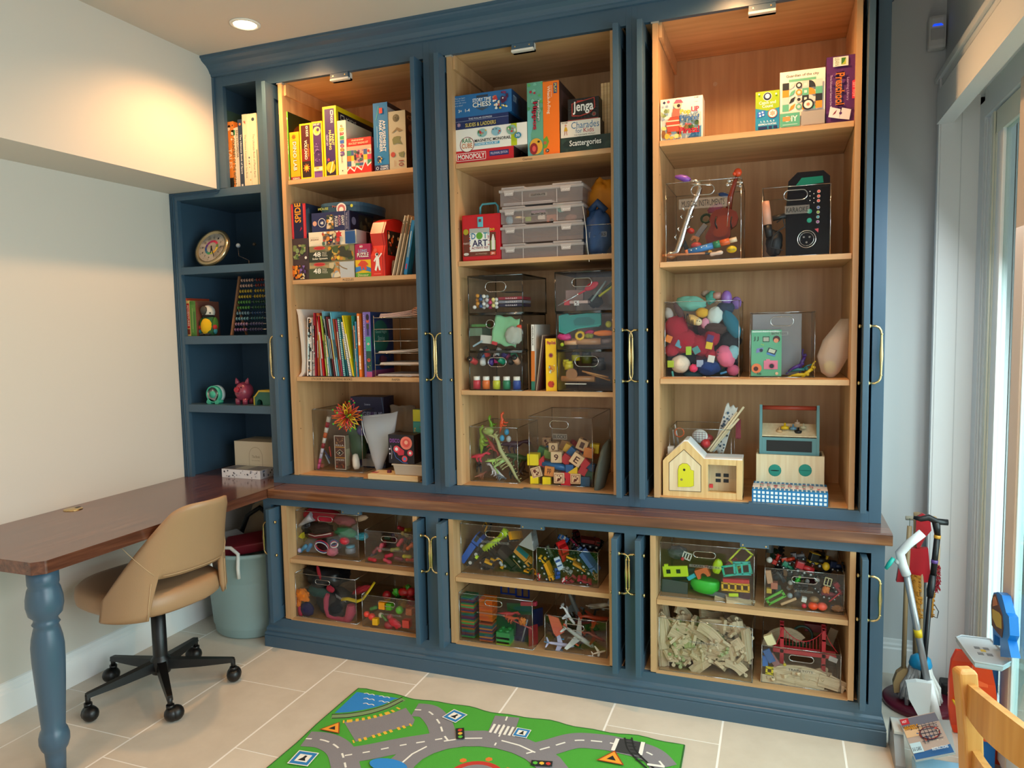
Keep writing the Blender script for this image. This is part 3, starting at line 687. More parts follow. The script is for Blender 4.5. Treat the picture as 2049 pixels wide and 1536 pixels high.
# ------------------------------------------------------------------ bay 1, top shelf
Y=.034;g1=None
def yb(x):return 1192-.086*(x-228)
carton('kit_box','slim bright green science kit box, first at the left of the top shelf','box',kA,228,272,1190,192,290,Z1,Y,.30,'4f9a22',
       lambda P:P.bg('63b52a').ell(.5,.9,.38,'f4f1e2').txt('4M',.3,.88,.7,.93,'2f6b1c').txt('KIDZ',.3,.38,.75,.60,'f4f1e2',-90).rect(.3,.02,.8,.06,'f4f1e2'),
       lambda P:P.bg('1c2a12').ell(.6,.82,.22,'d8d4bc',.09).txt('SMART',.45,.78,.78,.86,'20301a',0).ell(.35,.62,.26,'6b4326').ell(.36,.64,.12,'3a2618'))
carton('kit_box','orange yellow kit box reading DINO LAB on its narrow side','box',kA,283,408,yb(345),257,565,Z1,Y,.25,'e09a10',
       lambda P:P.bg('f0a912').rect(0,0,1,.07,'8a1f33').txt('DINO LAB',.32,.2,.68,.8,'f6efd8',-90,out='c98908').star(.45,.9,.25,'8a5a10',7).txt('SCIENCE',.2,.015,.9,.05,'f6efd8'))
carton('kit_box','maroon kit box with yellow border and an erupting volcano on its side','box',kA,418,572,yb(495),375,455,Z1,Y,.26,'eccb0c',
       lambda P:P.bg('f2d40e').rect(.12,.03,.88,.97,'4a1412').rect(.12,.03,.88,.32,'2a1512').star(.5,.2,.33,'f07a1c',9,.5).star(.5,.2,.2,'fbc531',8,.5).rect(.12,.32,.88,.55,'7c1a14').frame(.56,.9,.72,.95,.04,'ffffff').txt('KIDS',.55,.76,.75,.88,'e8e0d0',-90).txt('VOLCANO',.38,.35,.62,.70,'f3ead5',-90).txt('BUILD YOUR OWN',.66,.4,.76,.62,'d9a520',-90))
carton('kit_box','purple and yellow kit box with a round crystal picture near its top','box',kA,577,715,yb(646),550,425,Z1,Y,.26,'eccb0c',
       lambda P:P.bg('f2d40e').rect(.12,.2,.9,.97,'4b2a63').rect(.12,.13,.9,.19,'efe5c8').rect(.12,.0,.9,.12,'7c4a92').ell(.5,.83,.36,'cdbf8a').ell(.5,.83,.2,'e3c640').ell(.6,.85,.14,'4b2a63').txt('DIG KIT',.2,.93,.8,.96,'fff8e0').blobs(.25,.25,.75,.65,['8a6aa8','a88cc4','6d4b8c'],40,3,.05).txt('GEMS',.3,.14,.7,.18,'c8a030'))
carton('kit_box','tall purple and yellow craft kit box reading PAINT MARBLING','box',kA,728,905,yb(816),675,230,Z1,Y,.33,'eccb0c',
       lambda P:P.bg('f2d40e').rect(.14,.015,.86,.965,'3c2060').rect(.14,.015,.86,.2,'241432').frame(.58,.87,.78,.94,.05,'ffffff').txt('KIDS',.58,.76,.76,.86,'e8e0ee',-90).txt('PAINT',.62,.44,.8,.60,'f6e58a',-90).txt('MARBLING',.42,.38,.6,.66,'f6e58a',-90).txt('CRAFT KIT',.22,.44,.34,.60,'d8cdea',-90).ell(.5,.13,.33,'e8c020',.08).poly([(.25,.07),(.5,.17),(.8,.23),(.7,.1)],'f1a21c').poly([(.4,.04),(.62,.22),(.7,.2),(.5,.05)],'fff1a0').star(.35,.24,.12,'c83a4a'),
       lambda P:P.bg('2a1c28').rect(0,.93,1,1,'e6c80d').rect(0,0,.05,1,'e6c80d').frame(.1,.82,.2,.9,.015,'c9c2b0').txt('KIDS',.24,.83,.5,.89,'c9c2b0').poly([(.3,.1),(.95,.1),(.95,.75),(.4,.78)],'6b554c').ell(.42,.6,.13,'15100f').ell(.7,.45,.06,'7c3320').blobs(.35,.15,.9,.7,['8c6a52','4a2f2a','a8755a'],12,5,.08))
carton('craft_box','narrow cream box with rainbow coloured bubble letters down its side','box',kA,915,1027,yb(970),880,412,Z1,Y,.22,'efe2c0',
       lambda P:(P.bg('f3e6c4'),[P.txt(c,.28,.80-.073*i,.74,.86-.073*i,h,-90,out='7a2430') for i,(c,h) in enumerate(zip('Balloon',['e8b020','c8324a','3b9c55','3465b8','b83474','e08020','7a3ca0']))],P.txt('Animals',.38,.22,.58,.38,'3a2a20',-90,False),P.txt('II',.4,.88,.6,.92,'5a4a38'),P.ell(.5,.08,.07,'4a3a2a')))
def red_front(P):
    P.bg('d8281f').rect(.0,.2,1,.78,'e8a88c')
    for i in range(6):
        for j in range(3):
            P.rect(i/6,.22+j*.15,(i+1)/6,.37+j*.15,['3c5a8c','e8c02a','e9d9c0','c93a5a','3c8a6a','e07a30'][(i*2+j*5) % 6]);P.k -= 1
    P.k += 1;P.rect(.28,.3,.68,.7,'d9a08a').blobs(.3,.32,.66,.66,['7a4a8a','c93a4a','3b6a5a','402a30'],16,2,.07)
    P.poly([(0,0),(1,0),(1,.3),(.85,.22),(.75,.36),(.6,.12),(.4,.24),(.3,.1),(.12,.22),(0,.12)],'f3e9e0');P.poly([(0,0),(1,0),(1,.26),(.85,.17),(.76,.31),(.6,.07),(.4,.19),(.3,.05),(.12,.17),(0,.07)],'d8281f')
    P.txt('FRIENDSHIP',.22,.91,.72,.96,'f3c8a0').txt('BRACELET MAKING KIT',.1,.82,.9,.88,'f3c8a0').star(.9,.6,.07,'d8281f',5)
carton('craft_box','small red craft box with a chequered colourful front, slightly sunk','box',kA,1032,1352,yb(1190),1010,652,Z1,Y,.07,'c4241c',red_front)
carton('science_box','tall blue box reading AMUSEMENT PARK ENGINEER','box',kA,1390,1580,yb(1485),1337,185,Z1,Y,.24,'0d6aa0',
       lambda P:P.bg('1278ae').rect(0,0,1,.09,'1c2550').txt('THAMES',.4,.05,.95,.08,'e8eef4').txt('KOSMOS',.4,.015,.95,.045,'e8eef4').ring(.2,.045,.09,'e8eef4','1c2550').line([(.4,.95),(.3,.85),(.2,.75)],.03,'6bd09a').txt('AMUSEMENT',.62,.28,.84,.74,'f2f0ea',-90).txt('PARK ENGINEER',.40,.28,.60,.74,'f2f0ea',-90).rect(.24,.35,.27,.66,'a8d0e4').ell(.35,.17,.16,'1c3a5a').blobs(.2,.12,.6,.22,['d8b040','e8e0c8','20456a'],12,4,.07).rect(.45,.84,.68,.92,'d84a3a'),
       lambda P:P.bg('b9bcc0').rect(0,.93,.9,1,'3a2f30').rect(.3,.1,.9,.8,'7c6a64'))
carton('science_box','beige box printed with rocks, a fossil and a dinosaur skull','box',kA,1590,1812,yb(1700),1562,292,Z1,Y,.22,'b5a888',
       lambda P:P.bg('bdb092').ell(.45,.88,.2,'6d6248').blobs(.3,.83,.6,.93,['857858','5a5038'],8,3,.07).poly([(.15,.63),(.4,.69),(.5,.72),(.85,.66),(.6,.64),(.48,.68),(.3,.64)],'8c7450').poly([(.2,.52),(.3,.56),(.5,.57),(.7,.56),(.65,.5),(.8,.42),(.5,.45),(.25,.43)],'77784c').star(.22,.26,.15,'b54036',10,.8).poly([(.55,.28),(.9,.3),(.85,.2),(.6,.22)],'7a7c54').txt('10',.55,.05,.85,.15,'8a3028',-90).rect(.3,.05,.33,.16,'b08a70').rect(.38,.06,.4,.14,'b08a70'),
       lambda P:P.bg('3a2418').txt('GE',.05,.86,.5,.94,'8a6a50').ell(.4,.72,.3,'7c5240',.1).blobs(.1,.1,.9,.6,['5a3624','7a4a34','2a1810'],20,7,.12))

# ------------------------------------------------------------------ bay 1, second shelf
Y=.034
def y2(x):return 1232-.04*(x-145)
o=carton('puzzle_box','dark brown puzzle box with painted vegetables, at the left end','puzzle',kB,178,408,1222,150,672,Z2,Y,.20,'3a2c2e',
       lambda P:P.bg('463638').blobs(.1,.5,.85,.85,['7c8a52','4f6a34','a89a6a','8a9c66'],18,1,.13).ell(.85,.53,.07,'e8e4dc').blobs(.05,.02,.5,.35,['d87020','e8902a','b85a1c'],16,2,.12).blobs(.45,.1,.85,.34,['5a3a72','3f2a55','8a6ab0'],10,5,.09).blobs(.5,.02,.8,.16,['e8a030','e8d9b0'],8,8,.08))
t=carton('tin_box','navy and red lunch tin with orange lettering, on the vegetable puzzle','tin',kB,170,368,655,160,198,top_of(o),Y,.12,'161a38',
       lambda P:P.bg('b8202c').rect(.14,.0,.80,1,'191c40').rect(.05,.05,.09,.95,'d8505a').rect(.86,.05,.9,.95,'d8505a').txt('SPIDE',.24,.46,.66,1.02,'f0a020',90).poly([(.55,.2),(.72,.28),(.66,.34)],'a82850'),lambda P:P.bg('27334a').poly([(0,.1),(.5,.3),(.2,.9),(0,.8)],'4a5a6a'),bev=.004)
def solar(P,lower=False):
    P.bg('8a7f58' if not lower else 'b9a070').blobs(.45,.05,.98,.95,['c98a3a','6d7a3c','a05a2c','d9b050','4a5a34'] if not lower else ['c9b890','a8b4a8','9aa8b4','c98a4a','d8cdb0'],26,3+lower,.08)
    P.poly([(0,0),(.5,0),(.48,.3),(.56,.45),(.48,.62),(0,.62)],'34382a' if not lower else '4a5236')
    P.ell(.24,.86,.13,'d8504a',.11).ell(.24,.86,.11,'b8302c',.07)
    P.txt('48',.1,.32,.27,.62,'f6f1e2').txt('PIECE',.30,.52,.40,.6,'e8e0c8',bold=False).txt('FLOOR',.30,.43,.40,.5,'e8e0c8',bold=False).txt('PUZZLE',.30,.33,.42,.41,'e8e0c8',bold=False)
    if not lower:
        P.txt('Solar System',.08,.12,.42,.27,'f2ecd8').poly([(.68,.35),(.7,.6),(.66,.75),(.72,.9),(.8,.88),(.82,.62),(.95,.58),(.96,.2),(.85,.18),(.7,.3)],'3a3a2c').ell(.47,.8,.035,'d9902a').ell(.66,.2,.035,'e8c040')
    else:P.poly([(.7,0),(.68,.95),(1,.95),(1,0)],'b8bcc0').line([(.62,.9),(.75,.6),(.85,.5)],.02,'8a7050')
p2=carton('puzzle_box','green puzzle box reading only 48, bottom of the puzzle stack','puzzle',kB,412,1032,1205,410,995,Z2,Y,.24,'4a4a34',lambda P:solar(P,True))
p1=carton('puzzle_box','dark green floor puzzle box reading 48 Solar System','puzzle',kB,410,1025,990,400,775,top_of(p2),Y,.24,'3a3a2c',solar)
p3=carton('puzzle_box','white puzzle box with a crowded picture and blue square, third up the stack','puzzle',kB,400,1050,765,392,585,top_of(p1),Y+.005,.24,'e9dcc0',
       lambda P:P.bg('efe3c8').rect(.3,.02,.66,.98,'8a7464').blobs(.3,.02,.66,.98,['c03a34','e8d0a0','4a6a5a','2a3a5a','d98a3a','6a4a3a','f0ead8'],44,4,.04).star(.66,.72,.07,'c8282c',6).star(.64,.35,.05,'d04030',6).rect(.79,.03,.998,.9,'1d4f8c').rect(.79,.92,.99,.98,'1d3c6a').txt('JIGSAW',.06,.35,.24,.5,'6a3030').txt('PUZZLE BOX',.06,.55,.24,.62,'b0a088',bold=False),
       lambda P:P.bg('b8b4ac').rect(.35,.05,1,.95,'3a2c28').blobs(.4,.1,.98,.9,['6a4a3a','2a3a4a','8a6a4a'],12,4,.1))
p4=carton('puzzle_box','navy giant floor puzzle box with a round 48 badge','puzzle',kB,440,965,560,435,322,top_of(p3),Y+.008,.20,'20284e',
       lambda P:P.bg('232b58').ell(.08,.45,.055,'d8a088').ring(.27,.47,.10,'e8e4da','232b58',.88).txt('48',.23,.38,.31,.54,'f4f0e6').rect(.4,.1,.58,.85,'5a5a48').blobs(.4,.1,.58,.85,['e8d9b0','c98a3a','2a3a2a','d8c0a0'],16,5,.05).txt('GIANT',.79,.25,.86,.78,'efeadf',-90).txt('FLOOR',.71,.25,.77,.78,'d8a0a8',-90).txt('PUZZLE',.62,.2,.69,.75,'efeadf',-90).rect(.88,0,.885,1,'c9c4d4').rect(.97,0,.975,1,'c9c4d4').txt('THE GREAT SEASHORE',.91,.05,.945,.9,'c9c4d4',-90,False),
       lambda P:P.bg('14162c').ell(.15,.5,.09,'6a6a84').rect(.35,.1,.95,.9,'25241e').blobs(.38,.12,.93,.85,['4a4a34','6a5a3a','1a1a18'],10,5,.1))
# round blue tin case on top, seen from its curved front
zt=top_of(p4);a0=X(kB,465,270,.05);a1=X(kB,1080,270,.05);cx_=(a0+a1)/2;r_=(a1-a0)/2;zt2=Z(kB,465,205,.05)
b=B();pts=[(cx_+r_*math.copysign(abs(math.cos(t))**.6,math.cos(t)),.20+.15*math.copysign(abs(math.sin(t))**.6,math.sin(t))) for t in [2*PI*i/36 for i in range(36)]]
b.prism(pts,zt,zt2,mat('2c4a5e',.35),axis='z');b.prism([(cx_+(x-cx_)*1.012,.2+(y-.2)*1.012) for x,y in pts],zt2-.012,zt2+.003,mat('35566c',.35),axis='z')
P=Panel(b,(a0,.049,zt),(a1-a0,0,0),(0,0,zt2-zt));P.txt('HOUSE',.1,.3,.33,.6,'b8c060').txt('MARCO',.42,.5,.72,.75,'c07060');P.ell(.62,.3,.11,'e8e0d8').ell(.62,.28,.085,'c06a6a').ell(.62,.2,.05,'f0ead8');P.ell(.85,.55,.03,'c0c040')
simple('round_tin','low rounded teal blue tin lying on top of the puzzle stack','tin',b)
p5=carton('puzzle_box','small pink and yellow box reading LONG PUZZLE with an orange dinosaur','puzzle',kB,1040,1250,1190,1030,742,Z2,Y,.10,'a8204c',
       lambda P:P.bg('e8b820').rect(0,.52,1,1,'a81e4e').txt('60',.3,.89,.5,.96,'f6eee0').txt('LONG',.22,.74,.78,.84,'8ab4d8').txt('PUZZLE',.14,.6,.88,.73,'f6f0e6',out='5a1028').rect(0,0,1,.12,'4f9a2c').poly([(.0,.14),(.5,.22),(1,.14),(1,.26),(.6,.34),(0,.3)],'3a7ab8').poly([(.15,.36),(.4,.5),(.65,.48),(.85,.38),(.7,.34),(.75,.22),(.6,.2),(.55,.3),(.4,.2),(.35,.32)],'d8482c').txt('Dinosaur',.15,.02,.85,.1,'e8e4b0',bold=False))
# red rounded guitar-shaped case with an astronaut
def case_pts():
    o=[]
    for q in [(0,0),(1,0),(1.0,.35),(.93,.55),(.99,.7),(.98,.85),(.8,.97),(.5,1),(.2,.97),(.04,.85),(0,.72),(.07,.56),(0,.38)]:o.append(q)
    return o
x0,x1=X(kB,1252,1180,Y),X(kB,1440,1180,Y);h=Z(kB,1330,362,Y)-Z2;W_=x1-x0
b=B();b.box((0,0,0),(W_,.0,0),MAPLE) if 0 else None
pr=[(p[0]*.24,p[1]*h) for p in [(0,0),(1,0),(1,.32),(.9,.52),(.97,.72),(.85,.92),(.6,1),(.35,.99),(.12,.92),(.0,.72),(.06,.52),(0,.35)]]
b.prism(pr,0,W_,mat('c8231c',.35),axis='x',side=mat('d8301f',.35))
b.tube([(W_+.0005,p[0],p[1]) for p in pr],.002,mat('a01814',.4),6,closed=True);b.tube([(W_*.86,p[0],p[1]) for p in pr],.0016,mat('a01814',.4),6,closed=True)
P=Panel(b,(0,-.0006,0),(W_,0,0),(0,0,h*.55));P.star(.35,.8,.16,'e05a40',8)
for A in (P,):A.ell(.45,.66,.12,'f0ece4').ell(.47,.67,.08,'2a2a30').poly([(.35,.6),(.6,.6),(.62,.36),(.7,.18),(.58,.18),(.5,.34),(.38,.16),(.26,.2),(.36,.38)],'f0ece4').line([(.58,.57),(.8,.7)],.09,'f0ece4').line([(.36,.56),(.24,.46)],.09,'f0ece4').rect(.2,.06,.72,.09,'e86a54')
P=Panel(b,(W_+.0003,0,0),(0,.24,0),(0,0,h));P.rect(.12,.36,.86,.78,'231a18').blobs(.14,.38,.84,.76,['c8541c','a83a1c','e8c8a0','4a2a20'],26,9,.055).ell(.3,.22,.07,'e8e0d8').poly([(.22,.2),(.4,.2),(.42,.05),(.2,.05)],'d8d0c8')
simple('guitar_case','shiny red toy guitar shaped case with a white astronaut','case',b,loc=(x0,Y,Z2))
def slab(name,label,cat,k,xb,yb_,xt,yt,z0,Y,th,d,col,pr=None,group=None,rough=.5):
    "thin book or folder: bottom-left (xb,yb_) and top-left (xt,yt) corners; leans between them; th thick, d deep"
    a=X(k,xb,yb_,Y);c=at(*k(xt,yt),Y);L=math.hypot(c.x-a,c.z-z0);ang=math.atan2(c.x-a,c.z-z0)
    lift=.0003+max(0,math.sin(ang))*th*0+max(0,-math.sin(-ang))*0
    b=B();cm=mat(col,rough);b.box((0,0,0),(th,.0012,L),cm);b.box((0,0,0),(.0012,d,L),cm);b.box((th-.0012,0,0),(th,d,L),cm);b.box((.0012,.0012,.002),(th-.0012,d-.003,L-.002),mat('ece5d6',.8))
    if pr:pr(Panel(b,(0,0,0),(th,0,0),(0,0,L)))
    zz=z0+.0003+(th*math.sin(ang) if ang > 0 else 0)
    return tag(b.obj(name,None,(a,Y,zz),(0,ang,0)),label,cat,group)
for i,(xb,xt,yt,c,lb) in enumerate([(1530,1700,352,'d8c4a8','first from the left'),(1585,1745,345,'cbb698','second from the left'),(1640,1790,372,'b8a68c','third from the left')]):
    slab('wooden_puzzle','thin pale wooden board leaning right beside the red case, '+lb,'board',kB,xb,1165,xt,yt,Z2,Y,.008,.22,c,lambda P:P.rect(.2,.7,.8,.86,'8a5a3a').rect(.3,.88,.7,.9,'3a2a20'),'pale boards leaning beside the red case')
slab('magazine','bright blue booklet leaning right against the pale boards','booklet',kB,1690,1160,1800,420,Z2,Y,.018,.22,'1a7cba',lambda P:P.rect(.3,.1,.6,.2,'d02c40').rect(.3,.5,.5,.8,'c8dcea').rect(.2,.32,.7,.5,'7a9ab0'))
carton('black_box','dark grey box half hidden behind the open door on the puzzle shelf','box',kB,1810,1870,1160,1850,760,Z2,Y+.04,.2,'2b2b2c')

# ------------------------------------------------------------------ bay 1, third shelf: books and paper trays
Y=.036
b=B()
pts=[(0,0),(.012,.02),(.020,.06),(.022,.15),(.018,.22),(.012,.29),(.0,.33)]
x0=X(kC,175,1110,Y)
sec=[(.0,.0),(.018,.02),(.024,.07),(.022,.15),(.016,.22),(.006,.285),(-.002,.315)]
b.prism([(x+.012,z) for x,z in sec]+[(x-.006 if z < .27 else x,z) for x,z in sec[::-1]],0,.2,mat('d9cfc6',.7))
simple('paper_pad','bent white paper folder slumped against the left side of the book shelf','folder',b,loc=(X(kC,200,1110,Y),Y,Z3+.001))
bl=[(300,1100,305,310,.016,'efe6e2','pale pink edged white'),(322,1095,318,325,.020,'d9d2cc','white and black tree patterned'),(380,1085,375,420,.013,'b8a8a4','red dotted grey'),(410,1082,388,245,.0065,'c03040','slim crimson'),(452,1082,430,250,.005,'d86a34','thin orange edged'),(490,1080,436,285,.0055,'e8e4dc','thin cream'),(520,1080,440,290,.0085,'d01c24','bright red'),(565,1078,480,290,.007,'b8c854','lime green'),(590,1080,520,330,.008,'e6e6e2','black and white spotted'),
      (620,1085,500,225,.006,'7ab8cc','tall pale blue'),(650,1088,540,290,.006,'242628','black spined'),(672,1090,560,300,.006,'8a3a40','dull red spined'),(700,1090,590,330,.006,'dfe6ea','thin white'),(722,1088,612,240,.009,'5fb0c8','sky blue'),(752,1085,650,330,.006,'b85a3a','rust spined'),(775,1085,690,340,.0065,'c0486a','pink spined'),
      (800,1083,712,325,.012,'2f8a90','teal spiral bound'),(850,1082,745,330,.007,'1f6a78','dark teal'),(880,1082,760,375,.013,'f0eeea','white spiral bound'),(925,1080,775,285,.010,'e8cc1c','tall yellow'),(950,1082,905,285,.007,'1f8a80','narrow green'),(975,1082,930,420,.006,'e8a080','thin salmon'),(985,1082,950,365,.009,'3a8ab0','blue spotted')]
for i,(xb,yb_,xt,yt,th,c,nm) in enumerate(bl):
    def pr(P,i=i,nm=nm):
        R=random.Random(i)
        if 'spiral' in nm:
            for j in range(30):P.rect(.1,.02+j/31,.9,.035+j/31,'8a8f94' if 'white' in nm else 'a8ccd0');P.k -= 1
        elif 'tree' in nm:P.blobs(.05,.02,.95,.98,['1c2226','2a3a3c','c88a5a','f0eeea'],34,i,.3)
        elif 'spotted' in nm or 'dotted' in nm:P.blobs(.05,.02,.95,.98,['1c2226','a82c34','4a8aa8','ffffff'],22,i,.28)
        else:P.rect(.25,.3,.75,.3+R.uniform(.2,.5),R.choice(['f0ece0','2a2a2a','e8c840','b8d8e0']))
    slab('activity_book',nm+' activity book leaning left in the crowded row','book',kC,xb,yb_,xt,yt,Z3,Y,th,.21,c,pr,'activity books leaning in a row')
b=B();b.box((0,0,0),(.060,.003,.30),mat('1f9080',.5));P=Panel(b,(0,0,0),(.060,0,0),(0,0,.30));P.ell(.4,.8,.14,'5ab0a0');simple('big_book','tall teal picture book standing behind the leaning row','book',b,loc=(X(kC,620,240,.16),.16,Z3+.0003))
slab('colouring_book','orange and white book standing upright at the right of the row','book',kC,1018,1082,978,255,Z3,Y,.015,.21,'e87420',lambda P:P.rect(.2,.5,.8,.96,'f6e6d4').rect(.2,.12,.8,.34,'f4d9c0').txt('COLOR AND DRAW',.3,.55,.7,.93,'e05a10',-90).blobs(.2,.12,.8,.34,['e87420'],14,2,.12))
def purple(P):
    P.rect(0,0,.3,1,'7a68b0').txt('LITTLE PEOPLE BIG DREAMS',.08,.2,.2,.95,'cfc6e8',-90,False);P.rect(.3,.62,1,1,'6d5aa8').rect(.3,.4,.95,.62,'3ca088').rect(.3,.09,1,.4,'1c4a44').rect(.3,0,1,.08,'b04a7c')
    P.ell(.63,.86,.2,'c8543a').ell(.63,.92,.2,'20182a',.05).rect(.46,.74,.8,.82,'3c4038').rect(.52,.64,.6,.74,'2a2a4a').rect(.66,.64,.74,.74,'2a2a4a').ell(.65,.51,.14,'f0e6e0').ell(.65,.51,.07,'b02c30').ell(.65,.26,.22,'c04a3a').ell(.66,.27,.06,'2a1010').blobs(.5,.1,.85,.18,['d0b040'],6,1,.05)
carton('picture_book','thick purple book of portraits standing beside the paper trays','book',kC,1092,1195,1095,1030,235,Z3,Y,.2,'6b5aa4',purple,lambda P:P.bg('182e58').ell(.42,.62,.38,'14564c').txt('Good Night',.2,.66,.7,.72,'8ab8b0',bold=False).txt('Stories',.3,.56,.6,.63,'8ab8b0',bold=False).rect(0,0,1,.1,'7a3458').ell(.45,.22,.15,'3a1420').blobs(.1,.2,.9,.4,['24404a','5a2a3c'],8,4,.1))
# wire paper trays
TM=mat('b9b4ac',.25,.9);x0=X(kC,1240,1100,Y);x1=-1.4735;zs=[Z(kC,1300,y,Y+.01) for y in (312,470,632,795,955)]+[Z3+.004]
TRAY=t=empty('paper_tray','thin metal six tier paper tray rack holding loose white sheets','tray',(x0,Y,Z3));ox=-t.location
b=B()
for x in (x0,x1):
    for y in (Y,Y+.24):b.cyl((x,y,Z3),(x,y,zs[0]+.01),.0016,TM,6)
b.obj('upright',t,ox)
for i,z in enumerate(zs):
    b=B();b.tube([(x0,Y,z),(x1,Y,z),(x1,Y+.24,z),(x0,Y+.24,z)],.0015,TM,6,closed=True)
    for q in range(1,6):b.cyl((x0+(x1-x0)*q/6,Y,z),(x0+(x1-x0)*q/6,Y+.24,z),.0009,TM,5)
    b.obj('tier',t,ox)
def sheets(label,z,n,x0_,droop=0,col='ded4cc',th=.0016):
    b=B()
    for i in range(n):
        zz=z+.0025+i*th*1.4;k_=6
        b.prism([(x0_+(x1-.004-x0_)*j/k_,zz+droop*(j/k_)**2*(1+i*.5)) for j in range(k_+1)]+[(x0_+(x1-.004-x0_)*j/k_,zz+th+droop*(j/k_)**2*(1+i*.5)) for j in range(k_,-1,-1)],Y+.004+.003*i,Y+.23,mat(col,.8))
    simple('paper_stack',label,'paper',b)
sheets('loose pinkish paper pile in the top tier of the paper tray',zs[0],4,X(kC,1285,290,Y),.008,'c9a9a0',.003)
sheets('few curled sheets in the fourth tier of the paper tray',zs[3],3,X(kC,1270,770,Y),.006)
sheets('thick white sheets in the fifth tier of the paper tray',zs[4],4,X(kC,1290,930,Y),.0)
sheets('two white sheets on the bottom tier of the paper tray',zs[5],2,X(kC,1265,1090,Y),.0,'d9d0cc',.0025)
b=B();c=at(*kC(1790,225),Y+.01)
for k_ in range(5):b.tube([(c.x+.018*math.cos(t/14*2*PI+k_)*(1-.1*k_),c.y+.004*k_,c.z+.018*math.sin(t/14*2*PI+k_)*(1-.12*k_)) for t in range(14)],.0013,mat('b87a5a',.4,.6),5,closed=True)
simple('hair_ties','small tangle of copper coloured wire rings on the top paper tier','wire',b)
b=B();b.box((0,0,0),(.25,.2,.0035),mat('17181a',.6));simple('black_mat','thin black tray lying under the leaning books','tray',b,loc=(X(kC,315,1100,Y),Y-.008,Z3-.0005+.0006))

# ================================================================== toy makers (all centred on their own origin)
def G(c,r=.35):return mat(c,r)
def t_block(s=.04,c='d8b07a',pic=None,**k):
    b=B();h=s/2;b.box((-h,-h,-h),(h,h,h),G(c,.5),s*.07)
    if pic:
        for o,u,v in (((-h,-h,-h),(s,0,0),(0,0,s)),((-h,-h,h),(s,0,0),(0,s,0)),((h,-h,-h),(0,s,0),(0,0,s))):
            P=Panel(b,o,u,v)
            if len(pic) <= 2:P.txt(pic,.3,.22,.7,.78,'4a1a10')
            else:P.frame(.1,.1,.9,.9,.05,'8a4a2a').blobs(.25,.2,.75,.8,['5a1e10'],7,len(pic),.14)
    return b
def t_prism(s=.04,c='e8c020'):
    b=B();b.prism([(-s/2,-s/2),(s/2,-s/2),(0,s/2)],-s/2,s/2,G(c));return b
def t_arch(s=.05,c='c0282c'):
    b=B();pts=[(-s/2,-s/2),(-s*.25,-s/2)]+[(-s*.25*math.cos(PI*i/8),-s/2+s*.35*math.sin(PI*i/8)) for i in range(1,8)]+[(s*.25,-s/2),(s/2,-s/2),(s/2,s*.2),(-s/2,s*.2)]
    b.prism(pts,-s*.3,s*.3,G(c));return b
def t_rod(L=.08,r=.010,c='1f6fae'):b=B();b.cyl((-L/2,0,0),(L/2,0,0),r,G(c),14);return b
def t_bar(L=.08,w_=.02,c='1f6fae',t=.02):b=B();b.box((-L/2,-w_/2,-t/2),(L/2,w_/2,t/2),G(c),.002);return b
def t_ball(r=.02,c='d03030',sx=1,sz=1):b=B();b.ball((0,0,0),(r*sx,r,r*sz),G(c,.4));return b
def t_capsule(L=.05,r=.010,c='e0486a'):
    b=B();b.lathe([(0.0001,-L/2)]+[(r*math.sin(a),-L/2+r-r*math.cos(a)) for a in (.4,.9,1.57)]+[(r*.8,0),(r,L*.12)]+[(r*math.sin(a),L/2-r-r*math.cos(a)) for a in (1.57,2.2,2.8,3.14)],G(c),12,RY(PI/2));return b
def t_person(s=.05,c='3a6ab8',hd='e8b88a'):
    b=B();b.lathe([(s*.001,-s*.5),(s*.2,-s*.5),(s*.22,-s*.3),(s*.15,.0),(s*.09,s*.18),(.0001,s*.2)],G(c),12);b.ball((0,0,s*.32),s*.18,G(hd),12)
    b.tube([(-s*.14,0,s*.08),(-s*.28,-s*.05,-s*.12)],s*.05,G(c));b.tube([(s*.14,0,s*.08),(s*.28,-s*.05,-s*.12)],s*.05,G(c));return b
def wheels(b,L,W_,r,z,c='141414',n=2):
    for i in range(n):
        x=-L/2+L*(i+.5)/n
        for s in (1,-1):b.cyl((x,s*W_/2-.003*s,z),(x,s*W_/2+.004*s,z),r,G(c,.6),14);b.cyl((x,s*W_/2+.004*s,z),(x,s*W_/2+.0045*s,z),r*.5,G('b8bcc0',.3),10)
def t_car(L=.06,c='c8202a',top='20262c',W_=None):
    W_=W_ or L*.45;h=L*.17;b=B()
    b.prism([(-L/2,-h*.6),(L/2,-h*.6),(L/2,h*.1),(L*.42,h*.35),(-L*.42,h*.4),(-L/2,h*.1)],-W_/2,W_/2,G(c))
    b.prism([(-L*.33,h*.38),(L*.2,h*.35),(L*.06,h*1.35),(-L*.22,h*1.35)],-W_*.42,W_*.42,G(top,.15));b.box((-L*.2,-W_*.4,h*1.3),(L*.04,W_*.4,h*1.5),G(c),.001)
    wheels(b,L*.95,W_,L*.105,-h*.6);return b
def t_truck(L=.10,c='e8a818',bed='30343a'):
    W_=L*.42;b=B();b.box((-L/2,-W_/2,-L*.12),(L/2,W_/2,-L*.04),G('22262a'),.001);b.box((L*.22,-W_/2,-L*.04),(L/2,W_/2,L*.24),G(c),.003);b.box((L*.3,-W_*.51,L*.08),(L*.505,W_*.51,L*.2),G('20262c',.1),.002)
    b.prism([(-L/2,L*.02),(L*.18,L*.02),(L*.2,L*.22),(-L*.54,L*.2)],-W_/2,W_/2,G(c));b.prism([(-L*.46,L*.06),(L*.14,L*.06),(L*.16,L*.225),(-L*.5,L*.205)],-W_*.44,W_*.44,G(bed)) ;wheels(b,L,W_,L*.11,-L*.12,n=3);return b
